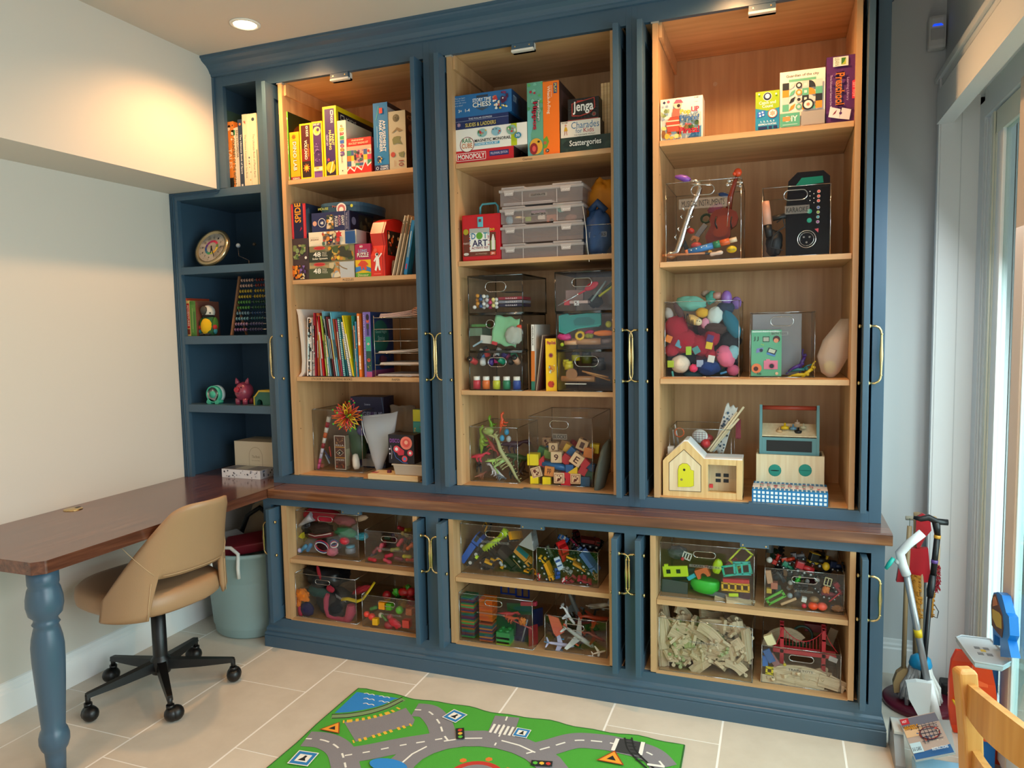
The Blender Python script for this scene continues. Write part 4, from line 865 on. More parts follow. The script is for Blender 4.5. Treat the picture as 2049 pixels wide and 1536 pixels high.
def t_excavator(L=.10,c='e8b41c'):
    b=B();W_=L*.4
    for s in (1,-1):b.prism([(-L*.3,-L*.16),(-L*.36,-L*.09),(-L*.3,-L*.02),(L*.2,-L*.02),(L*.26,-L*.09),(L*.2,-L*.16)],s*W_*.3-W_*.12,s*W_*.3+W_*.12,G('1a1a1a',.6))
    b.box((-L*.32,-W_*.35,0),(L*.1,W_*.35,L*.12),G(c),.002);b.box((-L*.08,-W_*.3,L*.12),(L*.1,W_*.05,L*.3),G('20262c',.1),.003);b.box((-L*.09,-W_*.31,L*.29),(L*.11,W_*.06,L*.32),G(c))
    b.tube([(L*.05,W_*.18,L*.1),(L*.3,W_*.18,L*.42),(L*.5,W_*.18,L*.36)],[L*.04,L*.035,L*.028],G(c),6);b.tube([(L*.5,W_*.18,L*.36),(L*.62,W_*.18,L*.1)],[L*.03,L*.02],G(c),6)
    b.prism([(L*.55,L*.12),(L*.7,L*.1),(L*.68,-L*.04),(L*.52,-.02*L)],W_*.05,W_*.32,G(c));return b
def t_train(L=.07,c='c8202a',c2='141414'):
    W_=L*.32;b=B();b.box((-L/2,-W_/2,-L*.1),(L/2,W_/2,0),G(c2),.002);b.cyl((-L*.1,0,L*.12),(L*.46,0,L*.12),W_*.42,G(c),14);b.box((-L*.48,-W_*.5,0),(-L*.1,W_*.5,L*.36),G(c),.003);b.box((-L*.5,-W_*.55,L*.36),(-L*.06,W_*.55,L*.4),G(c2),.002);b.cyl((L*.33,0,L*.2),(L*.33,0,L*.42),W_*.14,G(c2),10,W_*.2);wheels(b,L,W_,L*.1,-L*.1,n=3);return b
def trk_end():pass
def t_track(L=.14,curve=0,c=None):
    m=c or WOODT;b=B();W_=.04;n=10;pts_l=[];pts_r=[]
    def q(t,o):
        if not curve:return Vector((-L/2+L*t,o,0))
        R_=L*1.25*curve;a=(t-.5)*L/abs(R_);return Vector(((abs(R_)+o*(1 if curve > 0 else -1))*math.sin(a),(1 if curve > 0 else -1)*(-abs(R_)+(abs(R_)+o*(1 if curve > 0 else -1))*math.cos(a)),0))
    for o0,o1,z in ((-.02,-.0145,.006),(-.0145,-.009,.0035),(-.009,.009,.006),(.009,.0145,.0035),(.0145,.02,.006)):
        rings=[[q(i/n,o0)+Vector((0,0,-.006)),q(i/n,o1)+Vector((0,0,-.006)),q(i/n,o1)+Vector((0,0,z)),q(i/n,o0)+Vector((0,0,z))] for i in range(n+1)]
        b.loop_rings(rings,m,smooth=False)
    e=q(1,0);d=(q(1,0)-q(.98,0)).normalized();b.cyl(e+d*.011-Vector((0,0,.005)),e+d*.011+Vector((0,0,.005)),.0065,m,12);nn=Vector((-d.y,d.x,0))*.003
    b.add([e+nn-Vector((0,0,.005)),e-nn-Vector((0,0,.005)),e-nn+d*.01-Vector((0,0,.005)),e+nn+d*.01-Vector((0,0,.005)),e+nn+Vector((0,0,.005)),e-nn+Vector((0,0,.005)),e-nn+d*.01+Vector((0,0,.005)),e+nn+d*.01+Vector((0,0,.005))],[(0,1,2,3),(4,5,6,7),(0,3,7,4),(1,2,6,5)],m)
    return b
def t_nub(c=None):
    m=c or WOODT;b=B();b.box((-.022,-.02,-.006),(.018,.02,.006),m,.001);b.cyl((.028,0,-.005),(.028,0,.005),.007,m,12);b.box((.015,-.003,-.005),(.026,.003,.005),m);return b
def t_dino(L=.12,c='8ab040',stand=True,spikes=False):
    L *= 1.3;b=B();m=G(c,.45);pts=[(-L*.55,0,-L*.05),(-L*.35,0,0),(-L*.15,0,L*.06),(0,0,L*.1),(L*.14,0,L*.14),(L*.24,0,L*.24),(L*.36,0,L*.28),(L*.5,0,L*.25)]
    b.tube(pts,[L*.01,L*.04,L*.085,L*.10,L*.075,L*.045,L*.065,L*.025],m,10);b.tube([(L*.33,0,L*.245),(L*.47,0,L*.20)],[L*.035,L*.015],m,8)
    for x in (-L*.08,L*.08):
        for s in (1,-1):b.tube([(x,s*L*.06,L*.07),(x-L*.03,s*L*.075,-L*.06),(x+L*.02,s*L*.075,-L*.15),(x+L*.06,s*L*.075,-L*.165)],[L*.045,L*.032,L*.02,L*.018],m,8)
    if spikes:
        for i in range(9):
            t=i/8;x=-L*.4+t*L*.6;b.tube([(x,0,L*(.03+.1*t)),(x-L*.01,0,L*(.14+.12*t))],[L*.02,.0004],m,6)
    b.ball((L*.38,L*.05,L*.3),L*.015,G('101010'));b.ball((L*.38,-L*.05,L*.3),L*.015,G('101010'));return b
def t_plane(L=.14,c='e8ecee',t='d8502c'):
    b=B();m=G(c);b.tube([(-L*.5,0,L*.05),(-L*.3,0,.01),(L*.2,0,0),(L*.42,0,0),(L*.5,0,-L*.01)],[L*.012,L*.045,L*.065,L*.055,L*.008],m,14)
    b.prism([(L*.12,.0),(-L*.12,L*.45),(-L*.2,L*.45),(-L*.08,0),(-L*.2,-L*.45),(-L*.12,-L*.45)],-L*.03,-L*.015,m,axis='z');b.prism([(-L*.36,0),(-L*.46,L*.17),(-L*.5,L*.17),(-L*.45,0),(-L*.5,-L*.17),(-L*.46,-L*.17)],L*.03,L*.04,m,axis='z')
    b.prism([(-L*.34,L*.03),(-L*.5,L*.05),(-L*.55,L*.22),(-L*.47,L*.22)],-L*.008,L*.008,G(t));b.cyl((L*.02,L*.18,-L*.05),(L*.12,L*.18,-L*.05),L*.025,G(t),10);b.cyl((L*.02,-L*.18,-L*.05),(L*.12,-L*.18,-L*.05),L*.025,G(t),10);b.box((L*.36,-L*.04,L*.015),(L*.42,L*.04,L*.045),G('22303a',.1),.001);return b
def t_brick(s=.045,c='3f8f3a',n=2):
    b=B();b.box((-s/2,-s/2,-s*.25),(s/2,s/2,s*.25),G(c),.001)
    for i in range(n):
        for j in range(n):x=-s/2+s*(i+.5)/n;y=-s/2+s*(j+.5)/n;b.cyl((x,y,s*.25),(x,y,s*.36),s/n*.28,G(c),10)
    return b
def t_blob(rx,ry,rz,c,seed=0,amp=.25,rough=.9,n=26,k=16,fz=4.0,bump=0):
    "crumpled soft thing"
    b=B();o=Vector((seed*3.1,seed*1.7,seed));rings=[]
    for i in range(k+1):
        a=PI*i/k;ring=[]
        for j in range(n):
            t=2*PI*j/n;d=Vector((math.sin(a)*math.cos(t),math.sin(a)*math.sin(t),-math.cos(a)));f=1+amp*noise.noise(d*fz*.6+o)+amp*.5*noise.noise(d*fz*1.7+o)
            ring.append(Vector((d.x*rx*f,d.y*ry*f,d.z*rz*f)))
        rings.append(ring)
    b.loop_rings(rings,mat(c,rough,bump=bump,bscale=400) if bump else G(c,rough));return b
def t_cloth(w_,h,c,seed=0,th=.004,fold=.02,rough=.85):
    "draped piece of cloth or bag, standing in the xz plane"
    b=B();nx,nz=14,12;g_=[]
    for s in (1,-1):
        for i in range(nz+1):
            for j in range(nx+1):
                x=(j/nx-.5)*w_*(1+.12*noise.noise(Vector((i*.3,seed,0))));z=(i/nz-.5)*h*(1+.12*noise.noise(Vector((j*.3,seed,5))))
                g_.append(Vector((x,fold*noise.noise(Vector((x*22,z*9,seed*2.3)))+fold*.5*noise.noise(Vector((x*50,z*30,seed)))+s*th/2,z)))
    M_=(nx+1)*(nz+1);fs=[]
    for s in (0,1):
        for i in range(nz):
            for j in range(nx):a=s*M_+i*(nx+1)+j;fs.append((a,a+1,a+nx+2,a+nx+1))
    for i in range(nz):
        for j in (0,nx):a=i*(nx+1)+j;fs.append((a,a+nx+1,M_+a+nx+1,M_+a))
    for j in range(nx):
        for i in (0,nz):a=i*(nx+1)+j;fs.append((a,a+1,M_+a+1,M_+a))
    b.add(g_,fs,G(c,rough),True);return b
def t_ring(R_=.03,r=.006,c='e87020',n=20):b=B();b.tube([(R_*math.cos(2*PI*i/n),R_*math.sin(2*PI*i/n),0) for i in range(n)],r,G(c),8,closed=True);return b
def t_bottle(h=.08,r=.018,c='3a8a5a',cap='f2f0ea'):
    b=B();b.lathe([(.0001,0),(r,0),(r,h*.62),(r*.9,h*.68),(r*.8,h*.7)],G(c),18);b.lathe([(r*.82,h*.7),(r*.85,h*.72),(r*.85,h),(.0001,h)],G(cap),18);return b
def t_panelframe(w_,h,c,t=.006,bars=1):
    b=B();m=G(c)
    for x in [-w_/2,w_/2]+[-w_/2+w_*(i+1)/(bars+1) for i in range(bars)]:b.box((x-t/2,-t/2,-h/2),(x+t/2,t/2,h/2),m)
    for z in (-h/2,h/2):b.box((-w_/2-t/2,-t/2,z-t/2),(w_/2+t/2,t/2,z+t/2),m)
    return b
def put(b,name,label,cat,k,x,y,Y,rot=(0,0,0),group=None,mesh=None):
    p=at(*k(x,y),Y);o=b.obj(name,None,p,rot);return tag(o,label,cat,group)

def binbox(label,k,lb,rb,tl,z0,d,handle=None,text=None,Y=None,name='clear_bin',group='clear acrylic toy bins',smoky=False,low=None,closed=False,a=.0015):
    "clear acrylic bin; handle=(x0,y0,x1,y1) and text=(str,x0,y0,x1,y1) in the crop's pixels"
    z0 += .0006
    if Y is None:Y=min(.30,max(-.085 if z0 < .76 else .012,atz(*k(*lb),z0).y))
    x0=X(k,*lb,Y);x1=X(k,*rb,Y);z1=Z(k,*tl,Y);q=min(BAY,key=lambda q:abs((q['m'][1]+q['m'][2])/2-x0-.1))['m'];x0=max(x0,q[1]+.004);x1=min(x1,q[2]-.004);w_,h=x1-x0,z1-z0;T=.003
    t=empty(name,label,'bin',(x0,Y,z0),group=group)
    b=B();m=ACR
    hh=None
    if handle:hx0,hx1=X(k,handle[0],handle[1],Y)-x0,X(k,handle[2],handle[3],Y)-x0;hz1,hz0=Z(k,handle[0],handle[1],Y)-z0,Z(k,handle[2],handle[3],Y)-z0;hh=(hx0,hz0,hx1,hz1)
    hf=h if low is None else h*low
    def pane(y0,y1,H):
        if hh:a_,q,c,e=hh;[b.box(*r,m) for r in (((0,y0,0),(w_,y1,q)),((0,y0,e),(w_,y1,H)),((0,y0,q),(a_,y1,e)),((c,y0,q),(w_,y1,e)))]
        else:b.box((0,y0,0),(w_,y1,H),m)
    pane(0,T,hf);pane(d-T,d,h)
    b.box((0,T,0),(T,d-T,h),m);b.box((w_-T,T,0),(w_,d-T,h),m);b.box((T,T,0),(w_-T,d-T,T),m)
    if closed:b.box((0,0,h-T),(w_,d,h),SMOKE)
    b.obj('tub',t)
    b=B();e=SMOKE if smoky else ACRE;r=.0022 if smoky else a
    for p,q in (((0,0,h),(w_,0,h)),((0,d,h),(w_,d,h)),((0,0,h),(0,d,h)),((w_,0,h),(w_,d,h)),((0,0,0),(0,0,h)),((w_,0,0),(w_,0,h)),((0,0,.001),(w_,0,.001)),((w_,0,.001),(w_,d,.001)),((0,d,0),(0,d,h)),((w_,d,0),(w_,d,h))):
        b.tube([p,q],r*(1.6 if smoky and p[2] == q[2] else 1),e,6)
    b.obj('rim',t)
    if hh:
        a_,q,c,e2=hh;rr=(e2-q)/2;n=8;pts=[(c-rr+rr*math.cos(-PI/2+PI*i/n),-.001,q+rr+rr*math.sin(-PI/2+PI*i/n)) for i in range(n+1)]+[(a_+rr+rr*math.cos(PI/2+PI*i/n),-.001,q+rr+rr*math.sin(PI/2+PI*i/n)) for i in range(n+1)]
        b=B();b.tube(pts,.0021,ACRE,6,closed=True);b.obj('handle_cutout',t)
    if text:
        s,*r=text;u0,u1=X(k,r[0],r[1],Y)-x0,X(k,r[2],r[3],Y)-x0;v1,v0=Z(k,r[0],r[1],Y)-z0,Z(k,r[2],r[3],Y)-z0
        b=B();b.box((u0,-.0012,v0),(u1,-.0004,v1),frosted('label_film','cfcac2',.10));P=Panel(b,(u0,-.0014,v0),(u1-u0,0,0),(0,0,v1-v0));P.txt(s,.06,.2,.94,.8,'1c1a18',bold=False);b.obj('label_strip',t)
    return dict(x0=x0+.005,x1=x1-.005,y0=Y+.005,y1=Y+d-.005,z0=z0+.004,z1=z1,h=h,Y=Y)
_seen={}
def fill(bn,where,makers,n,seed,heap=.8,scale=1,y0=0,y1=1,name=None,group=None,flat=False,kz=1,front=0):
    "scatter single toys through a bin; makers: (kind, colour word, category, builder)"
    R=random.Random(seed);prot={}
    for i in range(n):
        kd,cw,cat,mk,half=makers[i % len(makers)] if i < len(makers) else R.choice(makers)
        key=(kd,cw)
        fx,fz=R.random(),R.random()**1.1;fy=y0+(y1-y0)*R.random()
        if front and i % front == 0:fy=y0+.04
        m_=min(half,(bn['x1']-bn['x0'])*.45)
        x=bn['x0']+m_+(bn['x1']-bn['x0']-2*m_)*fx;y=bn['y0']+min(half*.7,.04)+(bn['y1']-bn['y0']-2*min(half*.7,.04))*fy;z=bn['z0']+half*.5+max(.001,bn['h']*heap-half*.6)*fz
        rot=(R.uniform(-.5,.5) if flat else R.uniform(0,6.3),R.uniform(-.5,.5) if flat else R.uniform(0,6.3),R.uniform(0,6.3))
        if key not in prot:o=prot[key]=mk().obj(kd,None); 
        else:o=prot[key].copy();COL.objects.link(o)
        o.location=(x,y,z);o.rotation_euler=rot
        H_='left' if fx < .33 else 'right' if fx > .67 else 'middle';V_='low' if fz < .33 else 'high' if fz > .67 else 'halfway up';D_='near the front' if fy < .4 else 'towards the back'
        lab=f"{cw} {kd.replace('_', ' ')} {V_} at the {H_} {D_} of {where}"
        gr=group or f"small toys piled in {where}"
        tag(o,lab,cat,gr)

# ------------------------------------------------------------------ bay 1, bottom shelf
k=kD
bn=binbox('tall clear bin holding tubes and figures on the bottom shelf of the left bay',k,(262,1168),(1000,1195),(215,285),Z0,.30,name='clear_bin')
Yb=bn['Y']+.02
b=B();M_=frosted('poly_bag','a8a29a',.45,.25);b.box((-.018,-.002,-.14),(.018,.002,.13),M_,.001);b.box((-.022,-.004,.10),(.022,.004,.14),mat('d8a030',.5),.001);P=Panel(b,(-.022,-.0042,.10),(.044,0,0),(0,0,.04));P.ring(.5,.5,.28,'b87a20','d8a030')
put(b,'hang_bag','clear packet with a yellow header card standing in the left of the tall bin','packet',k,400,640,Yb+.10,(0,.02,0))
b=B()
for i,c in enumerate(['e8e4de','b02038','e8e4de','d86030','e8e4de','a01c34','d8d4e4','c8c0d8','e8508a','e85c98']):b.cyl((0,0,.13-i*.027),(0,0,.104-i*.027),.0105-.0004*i,G(c),12)
put(b,'bead_tube','slim leaning tube of red, white and pink beads in the tall bin','toy',k,425,760,Yb+.01,(0,.28,0))
carton('stick_box','tall narrow brown patterned box upright inside the tall clear bin','box',k,592,752,1180,580,665,Z0+.005,Yb,.04,'6a3520',lambda P:P.bg('ddd2c2').rect(.06,.02,.94,.98,'5a2c1a').rect(.06,.65,.94,.67,'d89a30').rect(.06,.34,.94,.36,'d89a30').txt('KILLA',.14,.69,.86,.74,'d8d4cc').txt('STICKS',.14,.26,.86,.31,'d8d4cc').poly([(.15,.5),(.5,.6),(.85,.5),(.5,.4)],'cfc0a8').poly([(.2,.5),(.5,.585),(.8,.5),(.5,.415)],'241610').blobs(.15,.76,.85,.94,['8a5a3a','3a1c12','a87a4a'],12,1,.1).blobs(.15,.05,.85,.22,['8a5a3a','3a1c12','b03020'],12,2,.1).ell(.5,.5,.07,'d8d0c0'),lambda P:P.bg('9a8a70').rect(.1,.1,.9,.6,'c8bc98'))
# folding star ball
c=at(*k(765,385),bn['Y']-.04);b=B();R=random.Random(2)
for i in range(46):
    zz=1-2*(i+.5)/46;a=i*2.4;d=Vector((math.sqrt(1-zz*zz)*math.cos(a),math.sqrt(1-zz*zz)*math.sin(a),zz));u=d.orthogonal().normalized()*.009;h=G(['e8582c','e87a20','e8d030','d83a4a'][i % 4]);r0,r1=.012,.072
    b.tube([d*r0,d*((r0+r1)/2)+u,d*r1],.0019,h,5);b.tube([d*r0,d*((r0+r1)/2)-u,d*r1],.0019,h,5);b.ball(d*r1,.0045 if i % 3 == 0 else .0022,G('48b83a' if i % 3 == 0 else 'e04a50'),8)
b.ball((0,0,0),.01,G('48a848'));tag(b.obj('star_ball',None,c),'spiky orange and green expanding ball on top of the tall bin','toy')
b=B();m=G('1f4a2c',.5);b.tube([(0,0,-.10),(.004,0,-.05),(-.004,0,0),(-.03,0,.045),(-.055,0,.075)],[.03,.045,.04,.032,.018],m,12);b.tube([(-.03,0,.02),(-.06,0,.055)],[.02,.008],m,8);b.ball((-.02,-.02,.07),.006,G('c83040'))
for i in range(6):b.ball((-.05+.009*i,-.026,.055-.012*i),.0035,G('e8e4da'),6)
put(b,'toy_crocodile','dark green toothy crocodile figure standing in the tall bin','toy',k,930,700,Yb+.06)
b=B();b.lathe([(.0001,-.038),(.013,-.036),(.018,-.02),(.017,.01),(.012,.034),(.0001,.038)],mat('e8dfd0',.25),16);put(b,'white_maraca','glossy cream bottle shaped toy at the front right of the tall bin','toy',k,895,1045,Yb-.004,(0,-.08,0))
b=B();b.ball((0,0,0),.026,G('3a2f8a',.4));put(b,'purple_ball','dark purple ball resting above the green crocodile','ball',k,985,590,Yb+.04)
for i,(x,y,c,rt) in enumerate([(470,940,'2c3a6a',.9),(520,900,'b83428',1.4),(480,1010,'8a98a8',1.1),(390,1100,'c86a5a',.3)]):put(t_bar(.05,.008,c,.006) if i != 3 else t_bar(.022,.015,c,.018),'small_stick',['navy blue','red striped','pale grey','salmon coloured'][i]+' small piece low in the tall bin','toy',k,x,y,Yb+.03,(0,rt,0))
o=carton('game_box','dark blue box standing at the back of the bottom left bay shelf','box',k,850,1330,1110,760,95,Z0,.25,.10,'141a38',lambda P:P.bg('181e40').txt('Science',.42,.88,.6,.91,'a8b0c8',bold=False).txt('GENIUS',.35,.72,.95,.79,'8a94b8').ell(.65,.76,.06,'40286a').blobs(0,.88,.3,.98,['a83a5a','d8607a'],4,1,.03).line([(.94,1),(1,.8),(1,.6)],.01,'5a7a9a').rect(.3,.02,.8,.2,'b8b0a8').txt('MAKE IT',.4,.12,.55,.16,'2a2a2a'))
# frosted zip pouch
c=at(*k(1210,780),.14)
b=B();FR=frosted('pouch_film','c9d2dc',.72,.3)
prof=[(-.115,.13,.004),(-.112,.12,.006),(-.085,.03,.020),(-.06,-.03,.028),(-.03,-.10,.020),(-.004,-.158,.003)]
lft=[(-.080,.128),(-.072,.08),(-.055,.02),(-.03,-.07),(-.012,-.12),(.0,-.152)];rgt=[(.115,.155),(.10,.08),(.085,.02),(.045,-.06),(.02,-.12),(.006,-.152)]
rings=[]
for (xa,za),(xb_,zb_),th in zip(lft,rgt,(.006,.02,.03,.026,.014,.002)):
    rings.append([Vector((xa+(xb_-xa)*(.5-.5*math.cos(t)),(-1 if t < PI else 1)*0+(-math.sin(t))*th,za+(zb_-za)*(.5-.5*math.cos(t))-.012*math.sin(PI*(.5-.5*math.cos(t))))) for t in [2*PI*i/24 for i in range(24)]])
b.loop_rings(rings,FR);b.tube([(-.082,-.004,.126),(-.07,-.004,.05),(-.05,-.004,.0)],.0022,G('e8eef4'),6)
tag(b.obj('zip_pouch',None,c),'milky blue zip pouch standing on its corner in front of the dark box','pouch')
b=B();b.ball((0,0,0),(.03,.012,.035),G('4a90c8',.6));put(b,'blue_ball','blurred blue shape inside the milky zip pouch','toy',k,1240,560,.142)
b=t_cloth(.13,.13,'8a7a68',4,.003,.02);put(b,'grey_bag','thin translucent grey brown bag leaning at the back beside the dark box','bag',k,1580,420,.27)
carton('yellow_packet','yellow topped teal packet behind the racing toy box','packet',k,1735,1870,590,1705,285,Z0+.0,.16,.04,'2a8a84',lambda P:P.rect(0,.82,1,1,'c8c820').rect(0,0,1,.8,'3a9a94').blobs(.1,.5,.8,.75,['c8b060','8a6a3a'],8,1,.1))
o=carton('toy_tray','low open wooden tray at the front of the bottom shelf','tray',k,1070,1800,1300,1070,1225,Z0,.012,.10,PINE)
t=empty('lidded_tub','small cloudy plastic tub under the racing toy box','tub',(0,0,0));x0,x1=X(k,1480,1290,.03),X(k,1830,1300,.03);zt=top_of(o)
b=B();w_=x1-x0+.03;zz1=Z(k,1440,1075,.02);FT2=frosted('cloudy','d8c8b4',.62)
b.loop_rings([[Vector((x0-e_,.02-e_,z)),Vector((x0+w_+e_,.02-e_,z)),Vector((x0+w_+e_,.11+e_,z)),Vector((x0-e_,.11+e_,z))] for z,e_ in ((zt,-.006),(zt+.002,-.003),(zz1-.006,.004),(zz1-.006,.009),(zz1,.009),(zz1,.003),(zt+.004,-.005))],FT2,smooth=False);b.obj('body',t)
o=carton('rc_box','black box with a picture of a glowing pink light up toy car','box',k,1378,1750,1035,1370,650,zz1+.001,.022,.085,'141218',
       lambda P:P.bg('17131f').ell(.7,.72,.23,'e87a6a').ell(.7,.72,.15,'d8504a').ell(.7,.74,.07,'f0a890').txt('DISCO',.06,.72,.45,.86,'8a4aa0').poly([(.22,.52),(.36,.62),(.62,.45),(.6,.3),(.4,.28)],'c02a40').ell(.32,.5,.12,'d84a5a').ell(.32,.5,.06,'e8e0e8').ell(.85,.38,.11,'d84a5a').ell(.85,.38,.05,'e8e0e8').ell(.63,.17,.11,'d84a5a').ell(.63,.17,.05,'3a8ac8').line([(.2,.42),(.3,.2),(.55,.04),(.75,.02)],.02,'4a6ab8').line([(.1,.62),(.14,.4),(.12,.15)],.012,'d8d0e0').ell(.06,.5,.03,'d8d0e0').ell(.06,.33,.03,'d8d0e0'),
       lambda P:P.bg('100e14').rect(.3,.3,.34,.8,'6a2030'),lambda P:P.bg('2a2018'))
put(t_bar(.03,.02,'a82028',.004),'red_piece','flat dark red piece on the low wooden tray','toy',k,1180,1205,.05)
put(t_block(.016,'6a2a3a'),'maroon_block','small maroon block beside the cloudy tub','block',k,1385,1195,.06)

# ------------------------------------------------------------------ bay 2, top shelf of board games
k=kE;Y=.036;z=2.167
m1=carton('board_game','red game box reading MONOPOLY, bottom of the left stack','board game',k,162,822,1095,162,965,z,Y,.26,'b8141f',lambda P:P.bg('c41826').frame(.04,.2,.54,.82,.008,'f4ece4').txt('MONOPOLY',.065,.32,.52,.72,'f8f2ea').rect(.6,.38,.92,.78,'2a2a68').txt('MILLENNIAL EDITION',.62,.5,.9,.68,'d8d0e8',bold=False),lambda P:P.bg('2a1414').blobs(.02,.1,.4,.9,['c8a078','5a2a20'],4,2,.07))
m2=carton('board_game','white magnetic train set box with a green stripe, second in the left stack','board game',k,182,972,945,168,725,top_of(m1),Y,.26,'e6e2da',
       lambda P:P.bg('eeeae2').rect(.78,0,.86,1,'b8c414').ell(.16,.27,.105,'8a3a3a',.36).ell(.16,.27,.095,'f0e8dc',.33).txt('RAIL',.09,.36,.23,.56,'2f7a4a').txt('CUBE',.085,.1,.235,.33,'c8702a').txt('MAGNETIC MONORAIL',.27,.33,.78,.47,'26282c').rect(.27,.17,.62,.29,'3a9ac0').txt('STARTER BLOCK SET',.28,.19,.6,.27,'f2f6f8').ell(.38,.73,.07,'8ab8b8',.2).ell(.58,.73,.07,'8ab8c8',.2).ell(.79,.72,.07,'8ab0a0',.22).blobs(.32,.6,.44,.86,['c83a3a','3a7a4a','e8b030'],7,1,.02).blobs(.52,.6,.64,.86,['4a6a8a','c04a3a'],7,2,.018).blobs(.73,.6,.85,.86,['c83a3a','4a9a4a','e8e0d0'],9,3,.02).ell(.88,.42,.048,'3a80a0',.14).txt('32',.855,.37,.905,.48,'f2f6f8'),
       lambda P:P.bg('4a4038'))
m3=carton('board_game','dark blue slides and ladders game box, third in the left stack','board game',k,168,765,715,162,595,top_of(m2),Y,.24,'14204a',lambda P:P.bg('182a5e').rect(0,.66,1,.68,'a8b0c8').rect(0,.97,1,1,'2a3a70').txt('THE POLAR EXPRESS',.26,.74,.7,.88,'c8ccd8').txt('SLIDES & LADDERS',.2,.14,.77,.46,'d8c078',out='5a3a1c').star(.08,.38,.04,'a888a0',6),lambda P:P.bg('0c1228'))
m4=carton('board_game','bright blue chess game box on top of the left stack','board game',k,160,800,572,145,352,top_of(m3),Y,.20,'1a5890',
       lambda P:P.bg('2068a4').txt('STORY TIME',.33,.62,.65,.78,'f0ece4').txt('CHESS',.33,.38,.65,.6,'f4f0e8',out='102a4a').rect(.4,.8,.6,.9,'303a4a').poly([(.38,.34),(.5,.2),(.62,.34)],'3a4a5a').txt('You can learn',.02,.84,.2,.91,'c8d4e0',bold=False).txt('to play chess',.02,.73,.2,.8,'c8d4e0',bold=False).txt('one silly story',.02,.62,.22,.69,'c8d4e0',bold=False).txt('at a time!',.02,.51,.16,.58,'c8d4e0',bold=False).txt('3+',.08,.22,.14,.36,'f0ece4').txt('1-4',.2,.22,.28,.36,'f0ece4').blobs(.68,.3,.8,.8,['d86a4a','e8d0b0','c03a3a','f0ece4'],12,3,.035).blobs(.82,.4,.95,.92,['5a1c4a','7a2a5a','4a1840'],9,4,.045).ell(.86,.62,.012,'f0ece4').blobs(.7,.16,.98,.34,['e8e4da','d8c040','2a2a4a'],9,5,.025),
       lambda P:P.bg('123a66').txt('STORY',.1,.5,.3,.8,'a8b8c8').ell(.5,.6,.12,'0c2848').ell(.5,.3,.12,'0c2848'))
carton('board_game','upright green game box with a yellow hippo face near the bottom','board game',k,978,1150,1005,982,200,z,Y,.24,'4a9470',
       lambda P:P.bg('5fa088').poly([(0,.0),(.3,0),(.2,.3),(.5,.5),(.1,.7),(0,.6)],'6ab0b0').blobs(0,.5,1,1,['58a860','78b8a0','4a9068'],14,2,.14).txt('Hungry Hungry',.66,.47,.82,.75,'f0ece4',-90,out='5a7a8a').txt('Hippos',.3,.36,.66,.73,'b01c38',-90,out='f0e4e0').ell(.55,.13,.42,'d8a030',.11).ell(.4,.1,.26,'8a1c20',.08).ell(.42,.1,.12,'d8504a',.04).ell(.72,.19,.08,'20201c',.015).ell(.25,.87,.08,'b02840').ell(.5,.85,.07,'b02840'))
carton('board_game','upright bright orange game box beside the green one','board game',k,1152,1332,998,1142,190,z,Y,.30,'e06410',
       lambda P:P.bg('f07414').txt('Whack-A-Frog',.22,.56,.46,.94,'f4d8c0',-90).txt('ELECTRONIC',.5,.78,.56,.94,'f4d8c0',-90,False).rect(.66,.83,.88,.97,'2a4a7a').txt('PLAY',.7,.84,.84,.96,'e8d040',-90).poly([(0,.22),(.22,.26),(.35,.18),(.2,.1),(0,.09)],'6a9a2a').ell(.1,.17,.1,'b8603a').ell(.24,.06,.11,'2a1c18').txt('5+',.19,.045,.3,.075,'f0e8e0'),lambda P:P.bg('3a2a2a').rect(.1,.7,.5,.9,'5a4446').rect(.2,.4,.8,.6,'4c3a3c'))
s1=carton('board_game','black green word game box at the base of the right stack','board game',k,1338,1925,965,1342,815,z,Y,.26,'1c2c2a',lambda P:P.bg('22352f').blobs(0,0,1,1,['182824','2c4238'],20,3,.07).txt('Scattergories',.18,.28,.78,.78,'e8e6de',out='0c1412'))
s2=carton('board_game','white game box reading Charades for Kids with a stick girl','board game',k,1342,1780,810,1342,635,top_of(s1),Y,.14,'dcd2c2',lambda P:P.bg('e4dacb').txt('Charades',.27,.5,.97,.92,'2a6a98',bold=False).txt('for',.38,.22,.54,.5,'2a6a98',bold=False).txt('Kids',.58,.22,.84,.5,'b02838',bold=False).txt('THE FUN GAME WE PLAY',.34,.06,.88,.14,'5a4a4a',bold=False).poly([(.08,.4),(.18,.4),(.15,.66),(.11,.66)],'d0a020').ell(.13,.76,.025,'d8907a').line([(.11,.4),(.1,.15)],.012,'a83a3a').line([(.15,.4),(.16,.15)],.012,'a83a3a').txt('PLAYTIME',.03,.88,.18,.95,'3a3030'),lambda P:P.bg('3a3632'))
def jenga(P):
    P.bg('1a1616')
    for i in range(22):a=2*PI*i/22;P.line([(.5+.24*math.cos(a),.55+.3*math.sin(a)),(.5+.48*math.cos(a),.5+.47*math.sin(a))],.018,'3a322e')
    P.poly([(.13,.78),(.45,.86),(.88,.96),(.9,.5),(.7,.25),(.4,.16),(.13,.2)],'a8382c').poly([(.16,.75),(.45,.82),(.85,.92),(.87,.52),(.68,.3),(.4,.2),(.16,.25)],'17110f').txt('Jenga',.17,.26,.84,.85,'f0ece4').rect(.3,.84,.52,.88,'c83a30').ell(.86,.2,.07,'6a5a50').ell(.86,.2,.04,'8a2a24').rect(0,0,1,.03,'a8382c')
carton('board_game','black block stacking game box on top of the right stack','board game',k,1422,1762,610,1422,385,top_of(s2),Y+.004,.12,'151214',jenga,lambda P:P.bg('0e0c0c'))
